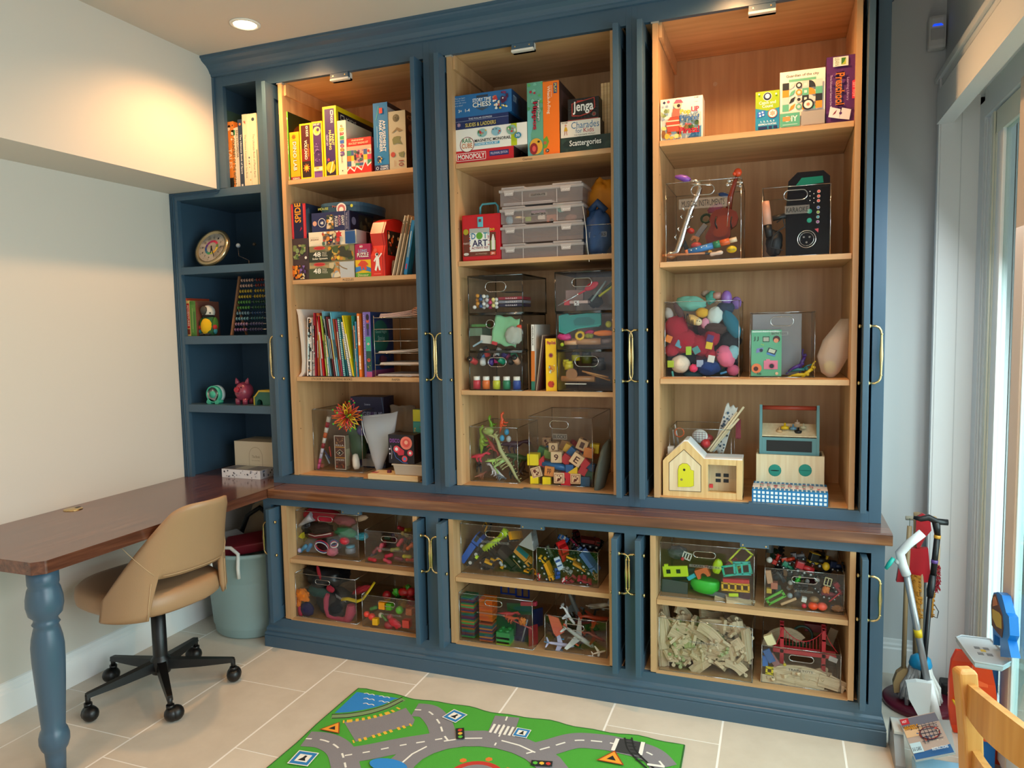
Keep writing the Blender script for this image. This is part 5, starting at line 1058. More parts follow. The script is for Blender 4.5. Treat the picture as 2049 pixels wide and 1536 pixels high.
b=B();x0,x1,zt=X(k,1790,750,.10),X(k,1960,750,.10),Z(k,1785,205,.10);b.box((0,0,0),(x1-x0,.08,zt-z),PINE,.001)
for i in range(1,5):b.box(((x1-x0)*i/5-.001,-.0005,0),((x1-x0)*i/5+.0005,.0,zt-z),mat('6a4422',.6))
simple('wooden_game','tall light wooden block tower game at the right behind the word games','board game',b,loc=(x0,.10+.0,z+.0005))

# ------------------------------------------------------------------ bay 2, second shelf
k=kF;z=1.761;Y=.034
x0,x1,zt=X(k,150,1065,Y),X(k,600,1045,Y),Z(k,130,535,Y);w_,h=x1-x0,zt-z
t=empty('art_kit_case','red plastic dot art kit case with a turquoise handle','case',(x0,Y,z+.0004))
RD=mat('c01220',.3);b=B();b.box((0,0,0),(w_,.10,h),RD,.006);P=Panel(b,(0,-.0003,0),(w_,0,0),(0,0,h))
P.rect(.03,.1,.88,.66,'6a3020').poly([(.03,.66),(.5,.74),(.88,.68),(.88,.6),(.03,.6)],'c01220').rect(.2,.2,.72,.68,'e8e4de').rect(.2,.6,.72,.7,'a8a8a4').txt('D',.25,.47,.36,.6,'1f6f98').ell(.46,.535,.085,'5a9a2c').txt('T',.56,.47,.66,.6,'2f8a98').txt('ART',.27,.31,.67,.45,'241c50').txt('ACTIVITY KIT',.25,.25,.69,.3,'8a2a4a').blobs(.2,.22,.24,.6,['4a6aa8','c83a3a','3a8a6a'],8,1,.02).blobs(.68,.3,.72,.62,['c84a3a','5a8aa8','c03a5a'],8,3,.02).rect(.75,.22,.88,.42,'8a9a5a').poly([(.78,.22),(.86,.22),(.86,.45),(.83,.55),(.81,.55),(.78,.45)],'d8d4cc').txt('50',.74,.63,.86,.68,'d8c020').rect(.74,.11,.88,.18,'d05030').txt('3+',.77,.12,.85,.17,'f0ece4').ell(.12,.63,.07,'a89a20').txt('PAINT',.05,.36,.2,.4,'c8b0a8').ell(.12,.15,.07,'c8c4bc',.03).txt('ACTIVITIES',.36,.13,.66,.16,'b8a890',bold=False)
b.obj('body',t)
b=B();TQ=mat('4aa0b0',.35);hx0,hx1=w_*.37,w_*.85;hz=Z(k,290,385,Y)-z;b.tube([(hx0,.05,h-.002),(hx0+.002,.05,hz-.012),(hx0+.012,.05,hz),(hx1-.012,.05,hz),(hx1-.002,.05,hz-.012),(hx1,.05,h-.002)],.0045,TQ,8);b.obj('handle',t)
b=B();b.box((w_*.42,-.004,h*.72),(w_*.56,.001,h*.94),mat('5ab0c0',.35),.003);b.box((w_*.455,-.0046,h*.83),(w_*.52,-.0038,h*.89),mat('7a2430',.4));b.obj('latch',t)
CLD=frosted('cloudy_lid','cfc6c4',.50,.25);CLB=frosted('cloudy_body','b8a8a6',.22,.2)
ys=[(1030,885),(815,660),(600,440),(395,235)];z_=z+.0004
xs=[(608,1560),(608,1562),(600,1560),(592,1556)];TX=[None,None,'BLOCKS','CUTOUTS']
names=['bottom clear project case','second clear project case from the bottom','third clear project case, holding coloured felt shapes','top clear project case marked with a label']
tops=[Z(k,600,y,.03) for y in (865,640,432,205)]
for i in range(4):
    x0,x1=X(k,xs[i][0],ys[i][0],.03),X(k,xs[i][1],ys[i][0]-60,.03);zt=tops[i];w_=x1-x0;h=zt-z_;lz=h-.024
    t=empty('project_case',names[i]+' of the stack','case',(x0,.03,z_),group='stacked clear project cases')
    b=B()
    for r in (((0,0,0),(w_,.002,lz)),((0,.298,0),(w_,.3,lz)),((0,.002,0),(.002,.298,lz)),((w_-.002,.002,0),(w_,.298,lz)),((.002,.002,0),(w_-.002,.298,.002)),((w_*.27,-.001,0),(w_*.28,.0,lz)),((w_*.69,-.001,0),(w_*.70,.0,lz))):b.box(*r,CLB if r[1][1] != .0 else CLD)
    b.obj('body',t)
    b=B();b.box((-.005,-.005,lz),(w_+.005,.305,lz+.012),CLD,.003);b.box((.004,.0,lz+.012),(w_*.3,.3,h-.001),CLD,.004);b.box((w_*.64,.0,lz+.012),(w_-.004,.3,h-.001),CLD,.004);b.box((w_*.3,.002,lz+.012),(w_*.64,.298,lz+.017),CLD);b.obj('lid',t)
    for fx in (.12,.81):
        b=B();b.prism([(w_*fx-.02,lz-.014),(w_*fx+.016,lz-.014),(w_*fx+.020,lz+.008),(w_*fx-.024,lz+.008)],-.008,-.004,CLD);P=Panel(b,(w_*fx-.015,-.0083,lz-.009),(.03,0,0),(0,0,.006));P.txt('SNAP',0,0,1,1,'e0dcda',bold=False);b.obj('latch',t)
    if TX[i]:
        b=B();b.box((w_*.36,-.0014,lz*.55),(w_*.58,-.0004,lz*.8),frosted('label_film','cfcac2',.10));P=Panel(b,(w_*.36,-.0016,lz*.55),(w_*.22,0,0),(0,0,lz*.25));P.txt(TX[i],.1,.2,.9,.8,'1c1a18');b.obj('label_strip',t)
    cs=(x0,.03,z_,w_,lz);z_=zt+.0005
    if i == 2:
        for x,y,mk,nm in [(700,590,lambda:t_blob(.016,.008,.018,'8ab0c0',1),'pale blue felt shape'),(820,560,lambda:t_ring(.02,.003,'d8b890',10),'cream curved felt shape'),(920,575,lambda:t_bar(.024,.01,'8aa828',.018),'lime green square piece'),(1085,560,lambda:t_brick(.03,'d8d0c4'),'cream jagged crown piece'),(1200,550,lambda:t_arch(.04,'a0583c'),'brown criss cross piece'),(1300,445,lambda:t_blob(.018,.01,.016,'6ab8b0',2),'turquoise felt bow'),(1420,560,lambda:t_blob(.024,.01,.014,'8a5a4a',3),'brown soft shape'),(1040,490,lambda:t_bar(.06,.01,'a87a8a',.01),'dull pink strip')]:
            put(mk(),'felt_shape',nm+' inside the third clear project case','toy',k,x,y,.05)
    if i == 3:
        for j in range(3):b=B();b.box((.01,.01,.004+j*.0035),(w_*.68-.01*j,.2,.0065+j*.0035),mat(['b8b4b4','a8a4a6','cac6c4'][j],.8));simple('card_sheet',['bottom','middle','upper'][j]+' grey card sheet lying in the top clear project case','card',b,loc=(x0,.03,cs[2]))
# smock bags in clear bin
bn=binbox('clear bin marked SMOCKS half behind the door on the second shelf',k,(1600,985),(1975,965),(1575,650),z,.25,text=('SMOCKS',1630,730,1840,780),Y=.03)
b=t_blob(.058,.05,.095,'183e6c',5,.18,.6);b.tube([(-.03,0,.09),(0,-.01,.12),(.03,0,.085)],.016,mat('13325a',.6),8);put(b,'drawstring_bag','dark blue stuffed bag knotted at the top inside the smock bin','bag',k,1740,740,.075)
b=t_blob(.07,.03,.10,'d88a14',9,.2,.6);put(b,'orange_bag','orange yellow cloth bag poking up behind the dark blue one','bag',k,1800,400,.17)
b=B();b.tube([(0,0,.14),(.012,0,.05),(.018,0,-.03),(.024,0,-.08)],.0016,mat('d8cfc4',.6),5);put(b,'white_string','thin white cord hanging beside the stacked clear cases','cord',k,1562,840,.028)

# ------------------------------------------------------------------ bay 2, third shelf: six drawers
k=kG;z=1.214
rows=[((180,1440),(800,1440),(180,1032)),((175,990),(800,990),(172,590)),((165,545),(805,545),(162,138))]
zb_=z
DB=[]
LBL=[['bottom','middle','top']]
hl=[(395,1095,610,1200),(370,650,600,740),(360,205,605,310)]
for i,(lb,rb,tl) in enumerate(rows):
    Yd=.026;zt=Z(k,*tl,Yd);d=binbox(f"clear drawer bin with dark edges, {LBL[0][i]} of the left stack",k,lb,rb,(lb[0],tl[1]),zb_,.32,handle=hl[i] if i != 1 else (370,650,470,745),Y=Yd,name='drawer_bin',group='stacking drawer bins',smoky=True,closed=True);DB.append(d);zb_=zt+.003
rows2=[((1215,1440),(1950,1440),(1215,1020)),((1205,970),(1950,970),(1200,570)),((1190,520),(1950,520),(1185,92))]
hl2=[(1420,1080,1700,1200),(1420,620,1680,700),(1385,160,1620,250)];zb_=z;DC=[]
for i,(lb,rb,tl) in enumerate(rows2):
    Yd=.026;zt=Z(k,*tl,Yd);d=binbox(f"clear drawer bin with dark edges, {LBL[0][i]} of the right stack",k,lb,rb,(lb[0],tl[1]),zb_,.32,handle=hl2[i] if i != 1 else None,Y=Yd,name='drawer_bin',group='stacking drawer bins',smoky=True,closed=True);DC.append(d);zb_=zt+.003
for i,(x,c,nm) in enumerate([(260,'c8283c','crimson'),(370,'e8722c','orange'),(492,'c8c82c','yellow'),(612,'1f7a54','green'),(732,'2c4a9c','blue')]):
    p=at(*k(x,1410),.045);tag(t_bottle(.054,.0165,c).obj('paint_jar',None,(p.x,.047,DB[0]['z0'])),nm+' paint jar with a white cap in the bottom drawer','jar','paint jars in a row')
R=random.Random(8)
for i in range(14):
    c,nm=[('d83a3a','red'),('e8e4e0','white'),('4a3a8a','purple'),('b03070','magenta'),('2a8a6a','green'),('202024','black'),('d8a080','peach'),('4a80b8','blue')][i % 8]
    p=at(*k(250+(i*83) % 520,1160-(i//7)*70+R.uniform(-15,15)),.085+.02*(i//7));o=t_bottle(.045,.013,c,['202024','e8e4e0'][i % 2]).obj('paint_bottle',None,p,(R.uniform(-1,1),R.uniform(-1,1),0));tag(o,f"{nm} small paint bottle tumbled {'upper' if i > 6 else 'just'} behind the row of jars",'bottle','loose paint bottles')
for nm,mk,x,y,yy,rt in [('mint green paper plate',lambda:t_cloth(.11,.12,'8fc89a',2,.002,.01),600,780,.045,(0,.2,0)),('grey white crinkled paper',lambda:t_blob(.04,.01,.038,'b8bcb4',3,.2),700,830,.04,(0,0,0)),('white folded paper',lambda:t_bar(.06,.004,'d8d4cc',.035),380,880,.05,(0,.1,0)),('orange red foam piece',lambda:t_ball(.014,'d8442c',1,.8),765,735,.05,(0,0,0)),('red folded foam piece',lambda:t_bar(.025,.008,'c8303c',.014),470,925,.04,(0,.3,0)),('green foam tray',lambda:t_bar(.07,.05,'5a9a50',.012),310,715,.12,(0,0,0)),('light green box',lambda:t_bar(.06,.1,'7a9a80',.035),300,790,.14,(0,0,0)),('pale blue strip',lambda:t_bar(.05,.004,'9ab4c4',.008),270,930,.04,(0,-.5,0))]:
    put(mk(),'craft_piece',nm+' in the middle drawer of the left stack','craft supply',k,x,y,yy,rt)
for i in range(26):
    c,nm=[('e8e4e0','white'),('d8902c','amber'),('3a5a8a','navy'),('e8e4e0','white'),('b8bcc0','silver'),('c83a6a','pink'),('e8d890','cream')][i % 7]
    p=at(*k(235+(i*37) % 260,490-(i*37//260)*38+R.uniform(-12,12)),.045+.02*(i % 2));tag(t_ball(.0085,c).obj('bead',None,p),f"{nm} round bead in the top left drawer",'bead',f"{nm} beads in the top drawer")
for i,(y,c,nm) in enumerate([(480,'2c2848','dark indigo'),(440,'8a8a98','grey'),(398,'a02c40','crimson')]):b=B();b.box((0,0,0),(.105,.12,.012),mat(c,.5),.002);P=Panel(b,(0,0,0),(.105,0,0),(0,0,.012));P.txt('o.c.c.a.e.t',.3,.2,.8,.8,'e8e0e0');put(b,'ink_pad',nm+' flat box stacked in the top drawer of the left stack','box',k,515,y+15,.06)
put(t_bar(.07,.1,'3a3634',.003),'bead_tray','dark divider tray behind the beads','tray',k,680,320,.12)
# right stack contents
b=B();b.tube([(-.085,0,-.055),(0,0,-.012)],.0024,mat('c8ccd0',.25,.8),6);b.tube([(0,0,-.012),(.03,0,.002)],.004,mat('c83040',.3),6);b.ball((.055,0,.018),(.032,.006,.014),mat('c01c34',.3),14,RY(-.45));put(b,'plastic_spoon','red handled thin metal tool lying diagonally in the top right drawer','tool',k,1460,310,.04)
for nm,mk,x,y,yy,rt in [('clear boxed red and white set',lambda:t_bar(.10,.05,'c8a8a0',.012),1450,440,.07,(0,0,0)),('small red block',lambda:t_block(.022,'b8303a'),1330,445,.05,(0,0,0)),('small white block',lambda:t_block(.020,'e8e4e0','abc'),1440,450,.05,(0,0,.2)),('silver pen',lambda:t_rod(.10,.004,'9ab0b0'),1700,310,.06,(0,-.9,0)),('yellow pen',lambda:t_rod(.08,.005,'c8c828'),1800,300,.06,(0,-.6,0)),('dark green pen',lambda:t_rod(.08,.005,'3a5a3a'),1830,240,.08,(0,-.7,0)),('dark plastic scoop',lambda:t_blob(.03,.02,.025,'3a3c3a',2),1660,430,.10,(0,0,0)),('pale card box',lambda:t_bar(.075,.02,'9a7a70',.045),1420,360,.11,(0,0,0))]:
    put(mk(),'craft_piece',nm+' in the top drawer of the right stack','craft supply',k,x,y,yy,rt)
b=B();TL_=mat('17857f',.3);b.prism([(-.085,-.035),(-.085,.028),(-.075,.034),(-.05,.036),(-.04,.028),(.03,.033),(.075,.042),(.088,.038),(.088,-.01),(.08,-.018),(-.01,-.024),(-.06,-.044)],-.008,.008,TL_);b.prism([(-.02,-.012),(-.025,.008),(-.01,.02),(.04,.022),(.065,.008),(.06,-.008),(.03,-.012)],-.0095,-.0081,mat('0d6a68',.3));b.tube([(p[0],-.009,p[1]) for p in [(-.085,-.035),(-.085,.028),(-.05,.036),(-.04,.028),(.088,.04),(.088,-.01),(-.01,-.024),(-.06,-.044)]],.002,mat('3aa8a0',.3),6,closed=True)
put(b,'dough_mould','large teal plastic dough press leaning in the middle drawer of the right stack','toy',k,1480,680,.045)
for nm,mk,x,y,yy,rt in [('hot pink dough cutter',lambda:t_blob(.03,.015,.014,'d0287a',1,.3,.35),1300,850,.05,(0,0,0)),('magenta dough cutter',lambda:t_blob(.022,.015,.012,'c82868',2,.3,.35),1600,800,.06,(0,0,0)),('yellow dough cutter',lambda:t_ring(.016,.006,'e8b818',9),1480,835,.05,(1.3,0,0)),('olive dough cutter',lambda:t_blob(.018,.012,.01,'8a8a20',3,.3,.4),1590,835,.045,(0,0,0)),('long orange dough knife',lambda:t_blob(.045,.01,.012,'e87a18',4,.12,.35),1770,805,.045,(0,0,0)),('yellow dough tub lid',lambda:t_ball(.014,'c8c82c'),1820,700,.06,(0,0,0)),('wooden rolling pin',lambda:t_rod(.12,.014,'b8845a'),1560,905,.055,(0,0,0)),('grey plastic roller',lambda:t_rod(.05,.012,'8a7a7a'),1800,900,.06,(0,-.1,0)),('lime bead',lambda:t_ball(.008,'a8c020'),1270,940,.04,(0,0,0)),('pale wooden stick',lambda:t_rod(.05,.009,'d8a070'),1370,920,.042,(0,0,0))]:
    put(mk(),'dough_tool',nm+' in the middle drawer of the right stack','toy',k,x,y,yy,rt)
for nm,mk,x,y,yy,rt in [('yellow dough pot',lambda:t_bottle(.035,.018,'d8c020','e0cc28'),1350,1235,.07,(0,0,0)),('brown wooden disc',lambda:t_rod(.012,.024,'9a6a42'),1385,1290,.045,(0,0,1.5)),('brown rolling pin',lambda:t_rod(.14,.012,'a8764c'),1460,1345,.05,(0,0,0)),('thin wooden stick',lambda:t_rod(.11,.0035,'c8905c'),1660,1290,.045,(0,.22,0)),('second thin wooden stick',lambda:t_rod(.10,.0035,'b88450'),1700,1320,.05,(0,.3,0)),('white plastic ruler',lambda:t_bar(.09,.012,'e0dcd4',.004),1430,1405,.035,(0,0,0)),('yellow capped pot',lambda:t_bottle(.035,.018,'c8b420','3a3c40'),1430,1130,.11,(0,0,0)),('dark olive pot',lambda:t_bottle(.05,.022,'5a5a20','2a2a22'),1560,1160,.12,(0,0,0)),('grey metal tub',lambda:t_bottle(.05,.03,'4a4a4c','5a5a5c'),1700,1240,.13,(0,0,0)),('small yellow tub',lambda:t_bottle(.03,.014,'d8c828','e8dc40'),1320,1200,.09,(.2,0,0))]:
    put(mk(),'dough_tool',nm+' in the bottom drawer of the right stack','toy',k,x,y,yy,rt)
# books between the stacks
slab('picture_book','white and orange spined book standing between the two drawer stacks','book',k,905,1430,900,705,z,.05,.016,.22,'e0dcd4',lambda P:P.rect(0,0,1,.14,'1f6a58').rect(0,.14,1,.6,'c86a1c').txt('HIDDEN',.3,.82,.7,.97,'2a2420',-90).txt('BOOK',.3,.68,.7,.8,'2a2420',-90))
slab('picture_book','tan edged thin book leaning between the two drawer stacks','book',k,955,1435,1030,830,z,.045,.006,.2,'a8907c')
slab('picture_book','dark maroon thin book leaning between the two drawer stacks','book',k,975,1435,1055,845,z,.05,.006,.2,'5a3430')
slab('picture_book','brown book pressed against the left drawer stack','book',k,868,1425,850,700,z,.09,.008,.2,'8a6a44')
carton('dough_box','bright yellow dough tool box with four round pictures','box',k,1080,1205,1430,1062,870,z,.040,.14,'e0b010',lambda P:P.bg('ecbc14').txt('Play-Doh',.15,.87,.95,.95,'c83a4a',out='f4ece0').ell(.5,.68,.24,'c08a3a').ell(.5,.68,.16,'7a1c3a').ell(.55,.42,.32,'d0901c').blobs(.3,.34,.85,.5,['b0503a','8ab0b0','e8d8b0'],9,1,.1).ell(.5,.13,.3,'b8341c').blobs(.3,.06,.75,.2,['e8902c','8a1c14'],6,2,.1))

# ------------------------------------------------------------------ bay 2, bottom shelf
k=kH;z=.803
bn=binbox('clear bin of dinosaurs at the left of the bottom shelf',k,(190,1095),(765,1130),(145,440),z,.28,handle=None)
Yq=bn['Y']+.03
b=B();SK=mat('b8b880',.5)
sp=[(-.045,0,.085),(-.03,0,.05),(-.02,0,.015),(0,0,-.02),(.03,0,-.06),(.05,0,-.10),(.075,0,-.135)]
b.tube(sp,[.007,.008,.009,.010,.008,.006,.003],SK,8); 
for i in range(16):
    t=i/15*5.5;j=int(t);p=Vector(sp[j]).lerp(Vector(sp[j+1]),t-j);b.tube([p+Vector((.004,0,.004)),p+Vector((.014,0,.010))],.0015,SK,5)
for i in range(5):b.tube([(-.008+i*.009,0,-.008-i*.010),(-.03+i*.006,-.022,-.02-i*.012),(-.045+i*.008,0,-.045-i*.008)],.0018,SK,5);b.tube([(-.008+i*.009,0,-.008-i*.010),(-.03+i*.006,.022,-.02-i*.012),(-.045+i*.008,0,-.045-i*.008)],.0018,SK,5)
b.ball((-.075,0,.095),(.026,.014,.017),mat('a0b060',.5),12);b.tube([(-.09,0,.088),(-.045,0,.070),(-.03,0,.078)],[.005,.007,.004],SK,8);b.tube([(-.09,-.01,.102),(-.08,-.015,.108)],.004,SK,6)
b.tube([(.0,-.01,-.03),(-.045,-.012,-.06),(-.025,-.015,-.09)],[.008,.006,.004],mat('a8c878',.5),8)
put(b,'dinosaur_skeleton','pale skeleton dinosaur with long tail standing tall in the dinosaur bin','toy dinosaur',k,600,760,Yq)
for nm,mk,x,y,yy,rt in [('lime green upright long necked',lambda:t_dino(.10,'8fae2c'),360,620,.03,(0,-1.2,0)),('bright red spiky',lambda:t_dino(.075,'d8304a',True,True),295,820,0,(0,.1,.2)),('black crouching',lambda:t_dino(.09,'17161c'),290,930,.01,(0,.4,2)),('white horned',lambda:t_dino(.075,'d0d4dc'),480,990,-.003,(0,-.2,2.9)),('pale lime horned',lambda:t_dino(.06,'b8e070',True,True),480,870,.0,(0,.2,.4)),('dark green thick',lambda:t_dino(.12,'3a5a2c'),760,850,.06,(0,.5,.3)),('orange beaked flying',lambda:t_dino(.07,'d8542c'),590,400,.03,(0,-1.1,.3)),('rust red slim',lambda:t_dino(.075,'a83c34'),435,690,.02,(0,1.3,0)),('copper curled',lambda:t_dino(.06,'9a5a40'),320,1040,0,(0,.2,1.2)),('purple brown',lambda:t_dino(.12,'4a2838'),700,690,.12,(0,.3,.4)),('pale grey',lambda:t_dino(.06,'8a9098'),540,1050,.02,(0,1,1)),('olive green',lambda:t_dino(.10,'4a5a24',True,True),340,730,.08,(0,.2,2.6)),('dark teal',lambda:t_dino(.09,'1c4038'),700,1000,.05,(0,.8,1.5)),('brown ridged',lambda:t_dino(.09,'5a4436',True,True),820,980,.10,(0,-.6,.9)),('lime tailed',lambda:t_dino(.07,'6a9a20'),460,430,.05,(0,-1.4,1))]:
    put(mk(),'toy_dinosaur',nm+' dinosaur in the clear dinosaur bin','toy dinosaur',k,x,y,Yq+yy,rt,'toy dinosaurs in a bin')
for nm,c,x,y in [('bright blue','2c8ab8',625,505),('sky blue','3a9ac8',570,580),('grey white','b0b4b8',650,590)]:put(t_ball(.011,c,1,1.3),'toy_limb',nm+' rounded toy piece clipped on the skeleton dinosaur','toy',k,x,y,Yq-.01)
bn=binbox('large clear bin of wooden blocks at the right of the bottom shelf',k,(905,1130),(1665,1172),(868,318),z,.34,handle=(1145,370,1370,470),text=('BLOCKS',1180,525,1355,600))
Yq=bn['Y']+.026
for c,x,y,pic,rt,s,dy,nm in [('e8d014',955,830,None,.0,.050,0,'tall yellow'),('c8202c',1060,840,'p',.35,.045,.01,'red triangular'),('d8b890',1235,800,'9',0,.048,0,'natural wood number nine'),('b8202c',1350,830,None,.6,.040,.006,'red rounded'),('d8b48a',1480,830,'E',.6,.050,-.002,'natural wood lettered'),('c01c2a',1570,880,None,.75,.036,0,'red tilted'),('b8202c',1550,970,None,.5,.034,-.002,'dark red small'),('1a5a98',1390,940,None,0,.034,-.004,'blue square'),('d8b890',995,980,'pic',-.3,.045,-.004,'natural wood robot picture'),('d0823a',1150,970,'pp',.1,.042,-.004,'orange wood'),('d8b890',1268,1050,'leaf',0,.046,-.008,'natural wood maple leaf'),('d4b084',1465,1060,'maze',0,.044,-.008,'natural wood maze picture'),('e8d014',968,1080,None,0,.036,-.008,'lower left yellow'),('e8d014',1115,1090,None,0,.036,-.008,'lower middle yellow'),('1f4a66',1580,1095,None,0,.040,-.006,'dark blue drilled'),('d8b48a',1195,685,'0',0,.040,.03,'natural wood number zero'),('c8a074',1545,655,'1',.4,.046,.03,'natural wood number one'),('c8a074',1115,620,'pic',0,.040,.16,'distant natural wood'),('d87a2c',1620,750,None,.2,.042,.03,'orange'),('d8c020',1690,700,None,.1,.040,.06,'far right yellow'),('2c6a3a',1060,740,None,.4,.040,.05,'green'),('6a8a34',1130,770,None,.2,.036,.03,'olive green'),('1c5a90',1420,750,None,.7,.040,.03,'blue tilted'),('d8a838',1370,700,None,.5,.036,.05,'golden'),('205a3a',1620,1020,None,.3,.036,.012,'bottle green'),('1a5a8a',1640,930,None,.2,.034,.02,'far right blue')]:
    bm_=t_prism(s,c) if pic == 'p' else t_block(s,c,None if pic in (None,'p') else pic)
    put(bm_,'wooden_block',nm+' block in the clear block bin','block',k,x,y,Yq+dy,(0,rt,.1),'wooden blocks in the block bin')
put(t_rod(.115,.015,'1565a0'),'wooden_block','long blue rounded block across the clear block bin','block',k,1215,915,Yq,(0,.15,0),'wooden blocks in the block bin')
put(t_arch(.06,'c81c30'),'wooden_block','red arched block standing low in the clear block bin','block',k,1375,1070,Yq-.006,(0,1.57,0),'wooden blocks in the block bin')
put(t_prism(.045,'e0b818'),'wooden_block','yellow triangular block low at the right of the block bin','block',k,1465,960,Yq-.002,(0,.5,0),'wooden blocks in the block bin')
fill(bn,'the block bin',[('wooden_block',cw,'block',(lambda c=c,s=s:t_block(s,c)),.03) for cw,c,s in (('red','b8202c',.04),('yellow','dcc018',.04),('blue','1c5a98',.04),('natural wood','c8a478',.045),('green','2f7a3c',.038),('orange','d8782c',.038))],26,5,.42,y0=.3,y1=1,group='hidden blocks behind the front row')
b=t_blob(.022,.085,.125,'5a645f',6,.10,.95,bump=.4);put(b,'grey_cushion','small grey green fabric cushion standing at the right end','cushion',k,1790,940,.12,(0,.2,0))

# ------------------------------------------------------------------ bay 3, top shelf
k=kI;z=2.172;Y=.034
carton('board_game','square white bordered game box with a beach and pirate barrel scene','board game',k,145,528,912,138,548,z,Y,.08,'e6dccb',
       lambda P:P.bg('f0e8dc').rect(.03,.02,.97,.97,'e0e4e0').poly([(.03,.5),(.97,.62),(.97,.02),(.03,.02)],'b8c4c0').poly([(.65,.02),(.97,.02),(.97,.3),(.75,.14)],'4a80a8').blobs(.03,.02,.5,.34,['e8b040','d86a2c','f0d080','8a5a2c'],18,2,.07).blobs(.5,.2,.95,.45,['3a5a34','6a8a4a','8a6a3a'],10,4,.06).poly([(.18,.2),(.13,.42),(.24,.55),(.44,.55),(.48,.4),(.42,.2)],'b84a34').rect(.15,.44,.46,.47,'e8c8a8').rect(.15,.33,.46,.36,'e8c8a8').poly([(.28,.55),(.3,.74),(.46,.74),(.46,.55)],'d86a54').ell(.42,.83,.1,'f0c8a8').poly([(.32,.86),(.38,.95),(.5,.94),(.55,.86)],'d85a70').ell(.44,.8,.04,'3a2420').blobs(.02,.55,.22,.8,['7a8a50','9aa878'],6,7,.07).txt('Pop',.48,.56,.72,.70,'e8c818',out='8a3a1c').txt('UP',.74,.62,.92,.74,'d83a5a',out='7a1c34').txt('Pirate!',.47,.42,.92,.56,'3a70b0',out='f0ece8').txt('Pop',.6,.3,.75,.37,'c8303a').txt('Pirata!',.46,.12,.93,.28,'d02c40',out='7a1420').txt('TOMY',.8,.93,.93,.96,'3a3434').poly([(.06,.9),(.1,.94),(.14,.9),(.1,.86)],'1c2c5a').ell(.2,.91,.035,'c85a6a'))
carton('board_game','small lime green and blue counting game box','board game',k,1008,1225,812,1008,478,z,Y,.055,'8aa810',
       lambda P:P.bg('1f8ab0').poly([(0,.58),(.5,.5),(1,.56),(1,1),(0,1)],'9cb818').ring(.5,.86,.19,'e8ecd8','1c2c4a',.88).ell(.5,.87,.1,'e8ecf0').txt('Catch and',.15,.67,.85,.75,'f4f6e4').txt('Count',.28,.58,.74,.66,'f4f6e4').poly([(.08,.34),(.4,.38),(.4,.52),(.08,.48)],'2c6ac8').ell(.18,.45,.04,'f0f4f8').ell(.3,.47,.04,'f0f4f8').ell(.2,.38,.04,'f0f4f8').ell(.33,.4,.04,'f0f4f8').ring(.72,.42,.2,'c85a34','f0ece4',.85).star(.72,.42,.14,'d8a890',6).txt('1, 2, 3, 4, 5',.22,.2,.8,.25,'e8f4f8').txt('ADDING & COUNTING',.12,.13,.88,.18,'e8f4f8').rect(.12,.03,.5,.1,'182c5a').rect(.56,.03,.7,.1,'182c5a').rect(.76,.03,.92,.1,'182c5a').ell(.15,.93,.04,'f0f4e4').ell(.86,.9,.04,'f0f4e4'))
def city(P):
    P.bg('efe2d2').txt('Guardian of the city',.14,.88,.86,.94,'3a2c26').rect(.2,.81,.8,.855,'68b08c');cs=['5fae8c','262a30','e8902c','d8ccc0','5fae8c','efe2d2']
    R=random.Random(6);w_=.146
    for i in range(6):
        for j in range(4):
            x,y=.06+i*w_,.30+j*.125;t_=(i*3+j*5) % 5;c=cs[(i*2+j*3) % 4];c2=cs[(i+j*2+1) % 4]
            if t_ == 0:P.rect(x,y,x+w_,y+.125,c)
            elif t_ == 1:P.ell(x+w_/2,y+.0625,w_*.48,c);P.ell(x+w_/2,y+.0625,w_*.26,'efe2d2' if c == c2 else c2)
            elif t_ == 2:P.poly([(x,y)]+[(x+w_*math.cos(a),y+.125*math.sin(a)) for a in (0,.3,.6,.9,1.2,1.57)],c)
            elif t_ == 3:P.poly([(x,y),(x+w_*.3,y+.085),(x+w_,y+.125),(x+w_*.7,y+.04)],c)
            else:P.rect(x,y,x+w_,y+.125,c);P.rect(x+w_*.3,y+.04,x+w_*.7,y+.085,'efe2d2')
    P.ring(.63,.38,.13,'262a30','efe2d2',.72).star(.63,.38,.05,'c87a5a',6);P.rect(.01,.02,.45,.26,'58a888').txt('DIY',.14,.11,.4,.21,'f0ece4').rect(.07,.12,.24,.2,'c8904c').rect(.07,.05,.4,.065,'a8d0c0').rect(.48,.02,.99,.26,'a89c90')
carton('craft_box','large square cream craft box with green, black and orange geometric shapes','box',k,1228,1640,800,1228,300,z,Y+.004,.05,'e6d8c6',city)
